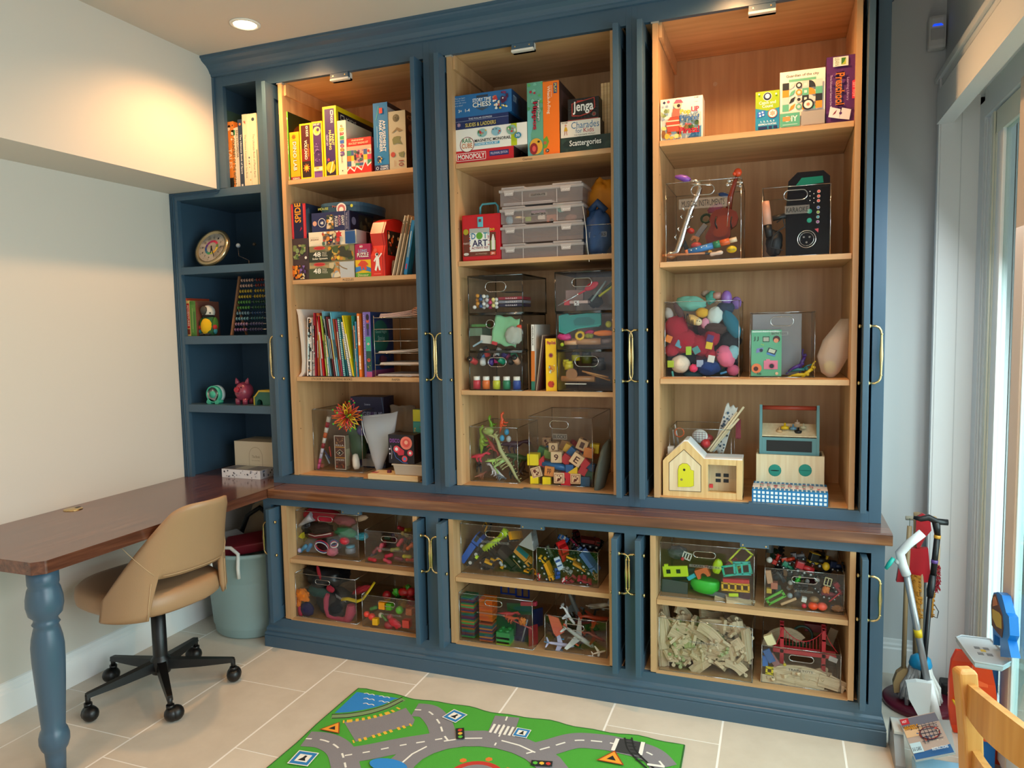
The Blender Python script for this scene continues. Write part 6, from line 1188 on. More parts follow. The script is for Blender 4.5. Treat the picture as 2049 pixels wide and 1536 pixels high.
carton('card_box','tall purple box reading Preschool downwards in orange letters','box',k,1650,1915,748,1650,162,z,Y+.006,.08,'4a1c50',
       lambda P:P.bg('562060').blobs(0,.05,1,.95,['5f2a6a','4c1a55'],30,3,.08).rect(.22,.84,.74,.98,'efe4d8').txt('LEARN',.28,.85,.42,.97,'5a7a4a',-90,False).rect(.5,.86,.66,.96,'3a7a34').poly([(.5,.86),(.6,.9),(.66,.96),(.66,.86)],'b8c040').txt('Preschool',.32,.27,.62,.74,'e0702c',-90,out='f4e8dc').txt('Learning Library',.68,.32,.78,.66,'c8a8d0',-90,False).txt('Three Educational Games in One Box!',.13,.2,.2,.72,'d8c0dc',-90,False).poly([(.88,.34),(1,.34),(1,.62),(.88,.6)],'c82c4a').txt('SET TOY',.9,.36,.98,.58,'e8a8b0',-90).poly([(.08,.1),(.45,.06),(.5,.2),(.14,.25)],'e8e0dc').poly([(.45,.06),(.8,.03),(.86,.18),(.55,.22)],'dcd4d4').poly([(.22,.12),(.28,.16),(.38,.2),(.32,.14)],'8a2434').ell(.5,.14,.05,'562060'),sideL=lambda P:P.bg('3a1440').rect(.6,.6,.8,.9,'b03050'))

# ------------------------------------------------------------------ bay 3, second shelf
k=kJ;z=1.717
bn=binbox('clear bin of toy musical instruments at the left of the second shelf',k,(160,1035),(890,998),(130,283),z,.30,handle=(405,300,630,380),text=('MUSICAL INSTRUMENTS',285,435,760,500),Y=.036)
Yq=.075;c0=at(*k(540,620),Yq);L_=lambda x,y,dy=0:at(*k(x,y),Yq+dy)-c0
b=B();SV=mat('d8d4d0',.16,1.0);pt=[(390,250),(440,250),(485,275),(490,330),(455,420),(400,540),(350,690),(310,830),(270,950),(215,990),(185,960)]
b.tube([L_(*p) for p in pt],[.006,.0075,.009,.010,.011,.012,.012,.013,.014,.016,.020],SV,12); 
for i,(x,y) in enumerate([(350,520),(330,600),(300,720),(270,800),(440,470),(400,600),(370,700)]):b.tube([L_(x-10,y-15,-.01),L_(x-28 if i < 4 else x+20,y,-.012),L_(x-10,y+25,-.01)],.0022,SV,6)
b.tube([L_(400,290,-.012),L_(430,285,-.014),L_(600,295,-.014)],.003,SV,6);b.tube([L_(460,420,.01),L_(400,600,.012),L_(330,800,.012)],.004,mat('c88a5a',.25,1.0),6)
b.obj('body',t := empty('toy_saxophone','silver toy saxophone with a purple mouthpiece leaning in the instrument bin','saxophone',c0));b=B();b.tube([L_(248,212,-.002),L_(300,218),L_(350,232),L_(392,246)],[.005,.011,.013,.008],mat('7a4ab0',.35),12);b.obj('mouthpiece',t)
c0=at(*k(720,650),.10);Yq=.10
t=empty('toy_violin','small reddish brown toy violin standing in the instrument bin','violin',c0);VB=mat('6a2414',.22)
out=[L_(x,y) for x,y in [(640,545),(600,590),(585,640),(600,690),(575,740),(545,800),(560,860),(640,880),(740,860),(790,790),(790,730),(845,690),(868,620),(850,560),(800,535),(730,520)]]
b=B();b.prism([(p.x,p.z) for p in out],-.016,.016,VB);b.prism([(p.x*.6+.012*0+L_(735,700).x*.4,p.z*.6+L_(735,700).z*.4) for p in out],-.019,-.016,mat('7c2e18',.2));b.tube([L_(650,600,-.018),L_(640,660,-.018),L_(660,720,-.018)],.003,BLACK,6);b.tube([L_(800,600,-.018),L_(790,660,-.018),L_(800,720,-.018)],.003,BLACK,6);b.obj('body',t)
b=B();b.tube([L_(770,540),L_(790,400),L_(830,270),L_(850,215)],[.012,.010,.008,.007],VB,8);b.tube([L_(755,700,-.02),L_(780,400,-.014)],.0012,SV,5);b.obj('neck',t)
b=B();b.ball(L_(860,170),(.015,.012,.016),mat('d84a24',.3));b.ball(L_(828,185,-.01),.007,mat('d84a24',.3));b.obj('scroll',t)
for i,(x,y) in enumerate([(760,290),(775,250),(885,300),(890,265)]):b=B();b.ball(L_(x,y),(.008,.004,.008),SV);b.cyl(L_(x,y),L_(830,y),.002,SV);b.obj('tuning_peg',t)
b=B();a_,e=L_(350,955,-.045),L_(850,820,-.045)
for i,(f0,f1,r,c) in enumerate([(0,.06,.011,'d8784a'),(.06,.55,.012,'3a7ab8'),(.55,.68,.0135,'2a7a5a'),(.68,.86,.012,'d8602c'),(.86,1,.009,'e0c8a8')]):b.cyl(a_.lerp(e,f0),a_.lerp(e,f1),r,G(c),14)
for i in range(4):b.ball(a_.lerp(e,.12+.1*i)+Vector((0,-.012,.003)),.0025,WHITE,6)
tag(b.obj('toy_flute',None,c0),'blue, green and orange wooden recorder lying low in the instrument bin','flute')
b=B();b.ball((0,0,0),(.019,.014,.014),mat('d8b818',.3),16)
for i in range(9):b.tube([(-.012+.003*i,-.0125,.001),(-.012+.003*i,-.0135,-.005)],.0006,BLACK,4)
put(b,'maraca_egg','yellow egg shaker with dark marks at the bottom right of the instrument bin','shaker',k,800,920,.060)
for nm,mk,x,y,yy,rt in [('dull red oval shaker',lambda:t_ball(.014,'a83a3a',1.5),455,885,.065,(0,0,0)),('white and pink stick',lambda:t_capsule(.05,.008,'d8c0b0'),650,960,.05,(0,-.15,0)),('orange small block',lambda:t_block(.012,'d8902c'),590,945,.055,(0,.5,0)),('grey metal harmonica',lambda:t_bar(.06,.012,'6a6a6c',.02),500,740,.12,(0,-.9,0)),('red and yellow castanet',lambda:t_ball(.016,'b83428',1,.7),400,740,.10,(0,.4,0)),('black and yellow clapper',lambda:t_bar(.045,.01,'1c1c1e',.016),350,890,.09,(0,1.2,0)),('copper bell',lambda:t_arch(.03,'a8683c'),450,810,.11,(0,.4,0)),('dark green bead string',lambda:t_ring(.018,.005,'2a4a34',12),550,620,.18,(1.2,0,0)),('blue plastic bird whistle',lambda:t_blob(.02,.01,.009,'2a4a80',3),720,390,.20,(0,.3,0)),('pink plastic whistle',lambda:t_blob(.03,.01,.016,'a8546a',5),640,520,.18,(0,-.4,0)),('dark beaded strap',lambda:t_rod(.09,.004,'2c3034'),500,965,.05,(0,0,0)),('long copper rod',lambda:t_rod(.16,.004,'b87a50'),330,970,.048,(0,0,0))]:
    put(mk(),'small_instrument',nm+' among the toy instruments','toy instrument',k,x,y,yy,rt)
bn=binbox('clear bin holding a black karaoke machine on the second shelf',k,(1098,990),(1760,955),(1080,330),z,.28,handle=(1310,350,1540,430),text=('KARAOKE',1320,500,1560,565),Y=.036)
x0,x1=X(k,1330,950,.075),X(k,1750,950,.075);zt=Z(k,1500,165,.075);w_,h=x1-x0,zt-z-.005
t=empty('karaoke_machine','tall glossy black karaoke speaker with coloured buttons and a green top','speaker',(x0,.075,z+.005));BK2=mat('0c0d16',.15)
pts=[(0,0),(w_,0),(w_*1.01,h*.5),(w_,h*.93),(w_*.85,h),(w_*.25,h),(w_*.04,h*.9),(-.003,h*.5)]
b=B();b.prism(pts,0,.12,BK2);b.prism([(p[0]*.94+w_*.03,p[1]*.96+h*.02) for p in pts],-.006,0,BK2);b.obj('body',t)
b=B();b.prism([(w_*.2,h*.83),(w_*.85,h*.85),(w_*.83,h*.93),(w_*.35,h*.925)],-.010,-.005,mat('0f6a58',.2));b.obj('display',t)
P_=lambda x,y:(X(k,x,y,.068)-x0,-.006,Z(k,x,y,.068)-z-.005)
for x,y,c,r in [(1652,355,'d8584a',.0055),(1650,402,'d8584a',.0055),(1648,447,'d8584a',.0055),(1646,512,'4a6aa8',.0055),(1644,558,'8aa83a',.0055),(1642,605,'3a9aa8',.0055),(1640,652,'8a4a90',.0055),(1560,550,'1f9a80',.0085),(1558,638,'1f9a80',.0085)]:p=P_(x,y);b=B();b.cyl(p,(p[0],-.010,p[2]),r,G('e8d8d0' if r < .006 else c),16);b.cyl((p[0],-.010,p[2]),(p[0],-.0115,p[2]),r*.78,G(c),16);b.obj('button' if r < .006 else 'dial',t)
p=P_(1630,735);b=B();b.prism([(p[0]-.007,p[2]+.005),(p[0]+.006,p[2]+.007),(p[0]+.005,p[2]-.008)],-.010,-.006,G('c8485a'));b.obj('play_button',t)
p=P_(1532,820);b=B();b.tube([(p[0]+.031*math.cos(i/24*2*PI),-.007,p[2]+.031*math.sin(i/24*2*PI)) for i in range(24)],.002,SV,6,closed=True);b.tube([(p[0]+.024*math.cos(i/24*2*PI),-.007,p[2]+.024*math.sin(i/24*2*PI)) for i in range(24)],.001,SV,6,closed=True);[b.cyl((p[0]+.012*math.cos(a),-.006,p[2]+.012*math.sin(a)),(p[0]+.012*math.cos(a),-.009,p[2]+.012*math.sin(a)),.0035,SV) for a in (.6,2.5,4.7)];b.obj('speaker_ring',t)
for i in range(6):p=P_(1565+(i % 2)*38,355+i*22);b=B();b.cyl(p,(p[0],-.0075,p[2]),.0016,WHITE,8);b.obj('indicator_mark',t)
b=B();b.tube([P_(1150,680),P_(1140,560),P_(1130,450)],[.015,.0155,.013],mat('d89a80',.45),14);b.tube([P_(1170,800),P_(1150,680)],[.013,.014],mat('16161a',.5),14);b.tube([P_(1200,620),P_(1330,590)],.010,mat('141418',.5),10);tag(b.obj('toy_microphone',None,(x0,.080,z+.005)),'peach and black microphone leaning beside the karaoke machine','microphone')
b=B();b.tube([P_(1240,660),P_(1300,620),P_(1320,700),P_(1260,740),P_(1200,800),P_(1180,900),P_(1300,930)],.0025,mat('141418',.5),6);tag(b.obj('black_cable',None,(x0,.07,z+.005)),'thin black cable coiled behind the peach microphone','cable')
put(t_blob(.03,.03,.05,'101014',3,.2,.6),'black_pouch','black soft pouch low at the left of the karaoke bin','pouch',k,1215,860,.10)

# ------------------------------------------------------------------ bay 3, third shelf
k=kK;z=1.269
bn=binbox('overflowing clear bin of soft toys at the left of the third shelf',k,(150,945),(870,950),(120,218),z,.30)
Yq=bn['Y']+.012
RD2=lambda a,b_,c_,s:t_blob(a,b_,c_,'a8142a',s,.16,.95,bump=.9)
for nm,mk,x,y,yy,rt in [
 ('big round red fluffy body',lambda:RD2(.048,.04,.048,1),265,465,.035,(0,0,0)),('red fluffy body with coloured tags',lambda:RD2(.060,.035,.048,2),330,600,.03,(0,0,0)),('red fluffy arm curled on the right',lambda:RD2(.030,.03,.034,3),610,560,.03,(0,0,0)),('red fluffy leg at the lower left',lambda:RD2(.026,.025,.026,4),215,685,.022,(0,0,0)),('red fluffy middle section',lambda:RD2(.055,.03,.04,5),500,640,.03,(0,.3,0)),('small red fluffy paw',lambda:RD2(.022,.02,.018,6),600,725,.018,(0,0,0)),
 ('cream spotted round',lambda:t_blob(.038,.03,.036,'d8cbb8',7,.08,.95),300,820,.020,(0,0,0)),('dark blue fluffy round',lambda:t_blob(.046,.035,.032,'1c3a74',8,.18,.95,bump=1),570,850,.024,(0,0,0)),('small bright pink',lambda:t_blob(.017,.015,.016,'e0406a',9,.12),430,860,.008,(0,0,0)),('pink pig faced',lambda:t_blob(.036,.03,.044,'d86a88',10,.07,.9),740,745,.022,(0,-.4,0)),('pink tail end of',lambda:t_blob(.024,.02,.022,'c85a7a',11,.08),815,880,.03,(0,0,0)),('brown furry',lambda:t_blob(.046,.035,.024,'4a3028',12,.2,.95,bump=.8),640,470,.035,(0,.1,0)),('navy furry',lambda:t_blob(.035,.04,.026,'28344a',13,.15),740,275,.06,(0,0,0)),('white faced pointed',lambda:t_blob(.030,.022,.036,'ccd4d0',14,.1),640,350,.03,(0,.2,0)),('yellow',lambda:t_blob(.025,.02,.020,'d8a020',15,.1),510,320,.028,(0,0,0)),('grey left eared',lambda:t_blob(.018,.02,.026,'b0a49c',16,.05),185,330,.035,(0,-.3,0)),('brown strap like',lambda:t_blob(.014,.015,.04,'5a3a34',17,.1),290,310,.035,(0,-.5,0)),('turquoise striped folded',lambda:t_blob(.060,.035,.030,'6fae9e',18,.18),400,230,.05,(0,.1,0)),('turquoise bow',lambda:t_blob(.02,.015,.026,'4a9080',19,.25),600,170,.06,(0,.3,0)),('purple round',lambda:t_ball(.022,'8a64b0',.95,1.35),750,175,.05,(0,0,0)),('pink striped cylinder',lambda:t_rod(.03,.015,'b88a80'),660,155,.06,(0,0,0)),('light violet',lambda:t_blob(.02,.02,.025,'8a64a8',20,.1),845,225,.08,(0,0,0)),('teal shark',lambda:t_blob(.026,.02,.06,'1f6a80',21,.12),800,430,.03,(0,-.45,0)),('grey brown ear of a',lambda:t_blob(.02,.02,.014,'a8988a',22,.1),550,135,.09,(0,0,0)),('pale blue shirted',lambda:t_blob(.024,.02,.03,'8ab8c0',23,.12),810,710,.022,(0,.3,0)),('black furry',lambda:t_blob(.04,.04,.04,'1c1c20',24,.15),790,600,.06,(0,0,0)),('dark teal',lambda:t_blob(.04,.03,.02,'1c4a50',25,.15),430,920,.05,(0,0,0)),('black lower',lambda:t_blob(.05,.04,.03,'1a1c22',26,.15),330,760,.08,(0,0,0)),('pale pink gingham',lambda:t_blob(.016,.01,.020,'d88aa0',27,.15),540,420,.022,(0,.2,0))]:
    put(mk(),'soft_toy',nm+' soft toy in the overflowing plush bin','soft toy',k,x,y,bn['Y']+yy+.008,rt,'soft toys in the plush bin')
b=B()
b.lathe([(.0001,-.03),(.016,-.024),(.020,0),(.016,.018),(.0001,.022)],mat('d8a860',.9),14,RY(-1.2))
for i in range(5):b.tube([(-.017+i*.006+.0*math.cos(j/10*2*PI),.0195*math.cos(j/10*2*PI),.004-i*.003+.0195*math.sin(j/10*2*PI)) for j in range(10)],.0018,BLACK,5,closed=True)
b.ball((.026,-.004,-.010),.015,mat('dcc8a0',.9));b.ball((.024,-.018,-.006),.002,BLACK,6);b.ball((.032,-.017,-.008),.002,BLACK,6)
put(b,'soft_toy','black and yellow striped bee soft toy in the plush bin','soft toy',k,410,385,bn['Y']+.02)
for i,(x,y,c,nm,rt) in enumerate([(185,575,'e07a20','orange',.4),(290,625,'5a9ab0','light blue',.5),(590,570,'4a2c6a','purple',.3),(580,640,'e0b818','yellow',.2),(455,685,'4a8a88','teal',-.5),(380,690,'a8c828','lime green clip',0),(205,820,'a8c020','lime ring',0),(225,920,'3a9a94','turquoise strip',1.4),(600,770,'d8d4cc','white label',.2),(720,905,'3a80b0','blue band',-.3),(490,815,'9aa8c0','grey blue ball',0)]):
    put(t_bar(.026 if i != 5 else .022,.004,c,.028 if i not in (5,7,9) else (.034 if i == 5 else .008)),'fabric_tag',nm+' tag on the front of the plush pile','tag',k,x,y,bn['Y']+.006+.002*(i % 2),(0,rt,0))
for x,y in ((660,735),(700,710),(668,705)):put(t_ball(.0035,'5a1c34'),'button_eye','tiny dark spot '+('on the nose' if x == 660 else 'right' if x == 700 else 'left')+' of the pink pig plush','button',k,x,y,bn['Y']+.0075)
fill(bn,'the plush bin',[('soft_toy',cw,'soft toy',(lambda c=c,i=i:t_blob(.035,.03,.03,c,40+i,.15)),.04) for i,(cw,c) in enumerate((('beige','b09a84'),('navy','20304a'),('grey','7a7672'),('rose','a85a6a'),('brown','5a4030'),('sea green','4a7a70')))],22,2,.75,y0=.35,y1=1,group='soft toys in the plush bin')
bn=binbox('clear bin with papers, a green box and small figures on the third shelf',k,(978,950),(1608,952),(950,322),z,.28,handle=(1180,362,1405,445),text=('BATH TOYS',1180,505,1350,540))
b=B();b.box((0,0,0),(X(k,1500,900,.05)-X(k,1000,900,.05),.012,Z(k,1250,320,bn['Y']+.06)-z-.01),frosted('pale_sleeve','a8a4a8',.6,.35),.003);simple('plastic_sleeve','large cloudy grey plastic sleeve standing in the clear bin','sleeve',b,loc=(X(k,1000,900,bn['Y']+.06),bn['Y']+.06,z+.006))
carton('camera_box','mint green children\'s camera box with small pictures, standing in the bin','box',k,990,1285,940,990,490,z+.005,bn['Y']+.006,.05,'58a07c',
       lambda P:P.bg('62ac86').rect(.02,.955,.95,.97,'d8e8dc').txt('INSTANT PRINT CAMERA',.04,.95,.9,.985,'f0f4ec').txt('J J',.08,.76,.24,.86,'1c2420').frame(.38,.74,.6,.86,.02,'1a1c1c').rect(.4,.76,.58,.84,'b8b0a0').ell(.83,.8,.12,'4a1c1c').ell(.82,.77,.08,'e8906a').poly([(.16,.5),(.38,.54),(.4,.62),(.18,.6)],'7a80b8').ell(.33,.56,.06,'2a2a44').poly([(.5,.48),(.78,.42),(.82,.5),(.55,.54)],'4a80c0').poly([(.52,.52),(.58,.62),(.86,.56),(.78,.46)],'20303a').poly([(.56,.53),(.61,.6),(.81,.56),(.76,.49)],'c8c8b0').rect(.42,.15,.88,.34,'d87a94').ring(.68,.22,.11,'c85a7a','22222a',.7).rect(.5,.34,.62,.37,'d87a94').ell(.18,.17,.17,'d8784a').ell(.16,.16,.08,'4a2418').txt('Kids',.2,.03,.34,.08,'2a4a3a').ell(.85,.06,.05,'d8b090').blobs(.3,.66,.6,.7,['a8c84a'],4,1,.02))
for nm,c,x,y,rt in [('purple','4a2480',1440,850,-.5),('teal','1f6a70',1470,880,-.1),('yellow','d8b818',1480,930,-.05),('second yellow','e0c020',1560,895,-.7),('dark purple','3a1c68',1500,790,-1.2)]:
    b=B();m=G(c);b.tube([(-.035,0,0),(-.01,0,.003),(.015,0,.002)],[.004,.007,.006],m,8);b.ball((.022,0,.003),.007,m);b.tube([(.005,0,0),(.025,-.003,.014),(.042,-.003,.018)],.003,m,6);b.tube([(-.03,0,0),(-.048,0,-.005)],.003,m,6);put(b,'stretchy_figure',nm+' small stretchy figure low at the right of the clear bin','toy',k,x,y,bn['Y']+.02,(0,rt,0))
put(t_blob(.035,.012,.05,'5a6a94',4,.1,.5),'bubble_bag','blurred blue shape behind the cloudy sleeve','bag',k,1380,740,bn['Y']+.09)
b=B();FP=frosted('pale_bag','d8c4b4',.5,.4);prof=[(.0,-.085,.012,.06),(.0,-.07,.03,.10),(.004,0,.035,.12),(.02,.05,.022,.09),(.04,.085,.008,.05)]
rings=[[Vector((cx__+.0*t+wd*.5*math.cos(t)*(1+.12*math.sin(3*t)),th*math.sin(t),zz)) for t in [2*PI*i/28 for i in range(28)]] for cx__,zz,th,wd in [(-.006,-.108,.006,.02),(-.008,-.09,.02,.06),(0,-.03,.03,.104),(.012,.03,.026,.09),(.03,.075,.014,.06),(.042,.108,.004,.035)]]
b.loop_rings(rings,FP);put(b,'plastic_bag','pinkish translucent bag slumped at the right end of the third shelf','bag',k,1790,665,.12)
put(t_blob(.022,.01,.024,'b8b860',5,.1),'yellow_item','pale yellow thing showing through the translucent bag','toy',k,1760,850,.113)

# ------------------------------------------------------------------ bay 3, bottom shelf
k=kL;z=.803;MW=wood('play_wood','d0a468','e6c890',22,.5,2,2);MI=wood('play_wood_pale','d8bd94','eadab8',22,.5,2,2)
Yh=atz(*k(130,1030),z).y;Yh=max(.03,Yh);x0,x1=X(k,130,1030,Yh),X(k,905,1090,Yh);H_=lambda x,y:(X(k,x,y,Yh)-x0,Z(k,x,y,Yh)-z)
t=empty('toy_house','wooden play house with yellow door, white roof and open window','dollhouse',(x0,Yh,z+.0005));g0=lambda q:(max(0,q[0]),max(0,q[1]))
roof=[H_(128,1010),H_(128,690),H_(160,655),H_(335,505),H_(370,505),H_(535,680),H_(880,690),H_(905,710),H_(905,1080)];roof=[(p[0],max(p[1],0)) for p in roof];roof[0]=(0,.004);roof[-1]=(roof[-1][0],.004)
th=.016
a_=[(0,.0),(0,roof[1][1]),roof[2],roof[3],roof[4],roof[5]]
wx0,wx1=H_(568,900)[0],H_(845,900)[0];wz0,wz1=H_(700,1005)[1],H_(700,735)[1];xd=H_(535,680)[0]
b=B();b.prism(a_+[(xd,0)],0,th,MW);hR=roof[6][1]
b.box((xd,0,0),(wx0,th,hR),MW);b.box((wx1,0,0),(roof[8][0],th,hR),MW,.002);b.box((wx0,0,0),(wx1,th,wz0),MW);b.box((wx0,0,wz1),(wx1,th,hR),MW)
b.box((wx0,th,0),(roof[8][0],.11,.012),MW);b.box((0,.09,0),(roof[8][0],.102,hR*.98),MI);b.box((wx0-.012,th,0),(wx0,.1,hR*.95),MI);b.box((roof[8][0]-.01,th,0),(roof[8][0],.1,hR*.98),MW)
for i in range(2):
    for j in range(2):b.box((wx0+.022+i*.030,.0885,wz0+.022+j*.022),(wx0+.042+i*.030,.09,wz0+.036+j*.022),mat('2a3038',.6),.002)
b.obj('body',t)
ins=[H_(190,980),H_(190,710),H_(335,582),H_(500,740),H_(500,995)];b=B();b.prism(ins,-.0012,-.0002,MI);cc=(sum(p[0] for p in ins)/5,sum(p[1] for p in ins)/5);b.tube([(p[0],-.0008,p[1]) for p in ins],.0014,mat('4a3420',.6),5,closed=True);b.obj('gable_panel',t)
dd=[H_(278,945),H_(278,780),H_(290,740),H_(320,718),H_(365,720),H_(392,745),H_(400,780),H_(430,788),H_(430,935),H_(400,945)];b=B();b.prism(dd,-.004,-.0012,mat('d8d424',.4));b.tube([(p[0],-.0015,p[1]) for p in dd],.0013,mat('6a5a18',.5),5,closed=True)
for x,y,c in ((338,778,'1c1a14'),(312,873,'8a7a50')):p=H_(x,y);b.cyl((p[0],-.0042,p[1]),(p[0],-.0046,p[1]),.0048,G(c),14)
b.obj('door',t)
b=B();rp=[H_(150,640),H_(335,462),H_(380,462),H_(470,555),H_(520,585),H_(580,585),H_(585,610),H_(900,632),H_(900,690)]
b.loop_rings([[Vector((p[0],y,q)) for q in (p[1]-.010,p[1]-.004)] for y in (0,0)]+[],MW) if 0 else None
WR=mat('e4e8ea',.35);pr=[H_(140,690),H_(335,508),H_(370,508),H_(535,682),H_(905,695)]
for p,q in zip(pr,pr[1:]):b.prism([p,q,(q[0],q[1]+.006),(p[0],p[1]+.006)],th*.3,.112,WR)
b.obj('roof',t)
b=B();q=H_(180,620);b.box((q[0]-.012,.07,q[1]-.02),(q[0]+.012,.10,q[1]+.015),WR,.002);b.obj('chimney',t)
put(t_block(.014,'c83034'),'red_block','small red piece inside the play house window','block',k,600,935,Yh+.03)
bn=binbox('clear bin of play kitchen things behind the wooden house',k,(195,900),(795,900),(187,372),z,.22,Y=Yh+.13)
Yq=bn['Y']+.02
for nm,mk,x,y,yy,rt in [('orange plastic ring',lambda:t_ring(.018,.0025,'e0642c'),290,415,0,(1.57,0,0)),('white plastic spoon',lambda:t_rod(.09,.003,'c8c0bc'),265,440,.01,(0,1.4,0)),('grey plastic fork',lambda:t_rod(.08,.003,'a8a4a0'),235,480,.01,(0,1.5,0)),('red toy tomato',lambda:t_ball(.02,'c8282c'),545,520,0,(0,0,0)),('blurry red pot lid',lambda:t_ball(.026,'a8383a',1,.7),560,470,.05,(0,0,0))]:
    put(mk(),'kitchen_toy',nm+' in the bin behind the wooden house','toy',k,x,y,Yq+yy,rt)
b=B();b.ball((0,0,0),(.032,.012,.028),mat('dcd8d4',.6),16)
for i in range(5):b.tube([(-.025+i*.012,-.0125,-.02),(-.025+i*.012,-.0135,.02)],.0007,G('9a3a44'),4);b.tube([(-.025,-.0128,-.018+i*.009),(.025,-.0128,-.018+i*.009)],.0007,G('4a4a5a'),4)
put(b,'gingham_cloth','white checked cloth bundle with a red corner behind the roof','cloth',k,490,450,Yq)
for i,(xa,ya,xb,yb_) in enumerate([(590,600,920,165),(570,590,855,215),(600,600,870,280),(615,590,910,175)]):
    b=B();p,q=at(*k(xa,ya),Yq+.004*i),at(*k(xb,yb_),Yq+.03+.004*i);b.tube([p-p,(q-p)*.5,q-p],[.0045,.0045,.0055],MI,4,smooth=False);tag(b.obj('wooden_stick',None,p),['longest','leftmost','lowest','hindmost'][i]+' of the pale wooden sticks fanned out behind the house','stick')
b=t_cloth(.045,.20,'d8d4d0',3,.014,.01);P=Panel(b,(-.022,-.012,-.10),(.044,0,0),(0,0,.2));P.blobs(.05,.05,.95,.95,['1c3448','2a4a68','1a2430'],24,3,.13);put(b,'spotted_cloth','tall white cloth roll with navy spots leaning in the bin','cloth',k,735,380,Yq+.04,(0,.28,0))
put(t_cloth(.02,.08,'8a3a44',5,.004,.01),'pink_cloth','dark pink cloth scrap hanging at the right of the spotted roll','cloth',k,865,380,Yq+.06)
# tool caddy on a wooden crate, and the gingham box
Yc=.17;x0,x1=X(k,1038,850,Yc),X(k,1705,860,Yc);zt=Z(k,1040,625,Yc)
b=B();w_,h=x1-x0,zt-z;b.box((0,0,0),(w_,.010,h),MI,.002);b.box((0,.01,0),(.008,.13,h),MI);b.box((w_-.008,.01,0),(w_,.13,h),MI);b.box((.008,.12,0),(w_-.008,.13,h),MI);b.box((.008,.01,0),(w_-.008,.12,.006),MI)
t=empty('wooden_crate','pale wooden crate with two round teal cloth holes under the tool box','crate',(x0,Yc,z+.0005));b.obj('body',t)
for x in (1222,1518):
    b=B();q=at(*k(x,785),Yc);r=.024;b.ball((q.x-x0,-.0005,q.z-z),(r,.003,r),mat('2c8a7c',.85),22);b.ball((q.x-x0,-.0035,q.z-z),(r*.7,.001,.002),mat('0c1a1c',.9)) if x < 1300 else b.ball((q.x-x0,-.0035,q.z-z),(r*.9,.001,.0015),mat('1c6a60',.9));b.obj('cloth_hole',t)
Yt=.19;x0,x1=X(k,1070,640,Yt),X(k,1655,640,Yt);z0_=Z(k,1070,615,Yt)-.03;w_=x1-x0;TB=mat('5f9096',.45)
t=empty('toy_tool_box','teal wooden toy tool box with a red carrying rail and blackboard panel','tool box',(x0,Yt,z0_));hz=lambda y:Z(k,1300,y,Yt)-z0_
for s in (0,w_-.010):
    b=B();b.prism([(0,0),(.08,0),(.08,hz(400)),(.045,hz(160)),(.015,hz(150)),(.0,hz(430))],s,s+.010,TB,axis='x');b.obj('side_panel',t)
b=B();b.box((.01,0,0),(w_-.01,.006,hz(460)),TB,.001);b.box((.01,.07,0),(w_-.01,.076,hz(460)),TB);b.obj('front_panel',t)
b=B();b.box((w_*.12,-.001,hz(600)),(w_*.88,0,hz(492)),mat('0e0f12',.5),.0004);b.obj('blackboard',t)
b=B();b.cyl((.008,.03,hz(182)),(w_-.008,.03,hz(182)),.0085,mat('a8402c',.4),16);b.obj('carrying_rail',t)
b=B();b.box((.01,.0,hz(462)),(w_-.01,.004,hz(445)),MI);b.prism([(.0,hz(455)),(.075,hz(350)),(.075,hz(360)),(.0,hz(465))],.010,w_-.010,MI,axis='x');b.obj('tool_rack',t)
for nm,c,x,y,s in [('natural','c8a074',1265,390,.012),('yellow','d8b018',1320,360,.015),('grey blue','5a8098',1400,365,.013),('black','15161a',1450,400,.014),('pale brown','a8907c',1440,310,.010),('cream','b8ae90',1500,355,.012)]:
    b=B();b.lathe([(.0001,0),(s,0),(s,s*.7),(s*.3,s*.8),(s*.25,s*1.6),(.0001,s*1.6)],G(c),12);put(b,'wooden_bolt',nm+' round wooden bolt on the toy tool box rack','toy',k,x,y+20,Yt+.03)
Yg=max(.015,atz(*k(1000,1095),z).y);x0,x1=X(k,998,1095,Yg),X(k,1740,1145,Yg);ht=Z(k,1000,965,Yg)-z;w_=x1-x0
b=B();b.box((0,0,0),(w_,.15,ht),mat('1474ac',.5),.001);P=Panel(b,(0,0,0),(w_,0,0),(0,0,ht))
for i in range(17):
    for j in range(3):P.rect(.02+i*.058,.08+j*.3,.055+i*.058,.27+j*.3,'e8f0f4');P.k -= 1
P=Panel(b,(0,0,ht),(w_,0,0),(0,.15,0));P.rect(0,.22,1,.72,'dcd4d2')
for i in range(17):P.rect(.02+i*.058,0,.04+i*.058,.22,'cfdfe6');P.k -= 1;P.rect(.02+i*.058,.74,.04+i*.058,1,'cfdfe6');P.k -= 1
P.k += 1;R=random.Random(2)
for j,row in enumerate(['rstuvwxyz','hklmnopq','abcdefgh']):
    for i,c in enumerate(row):P.txt(c,.1+i*.095,.25+j*.155,.15+i*.095,.37+j*.155,['a82c44','2a8a7c','c83a50'][(i+j) % 3])
simple('gingham_box','blue and white checked box with alphabet letters on its lid','box',b,loc=(x0,Yg,z+.0005),rot=(0,0,-.02))

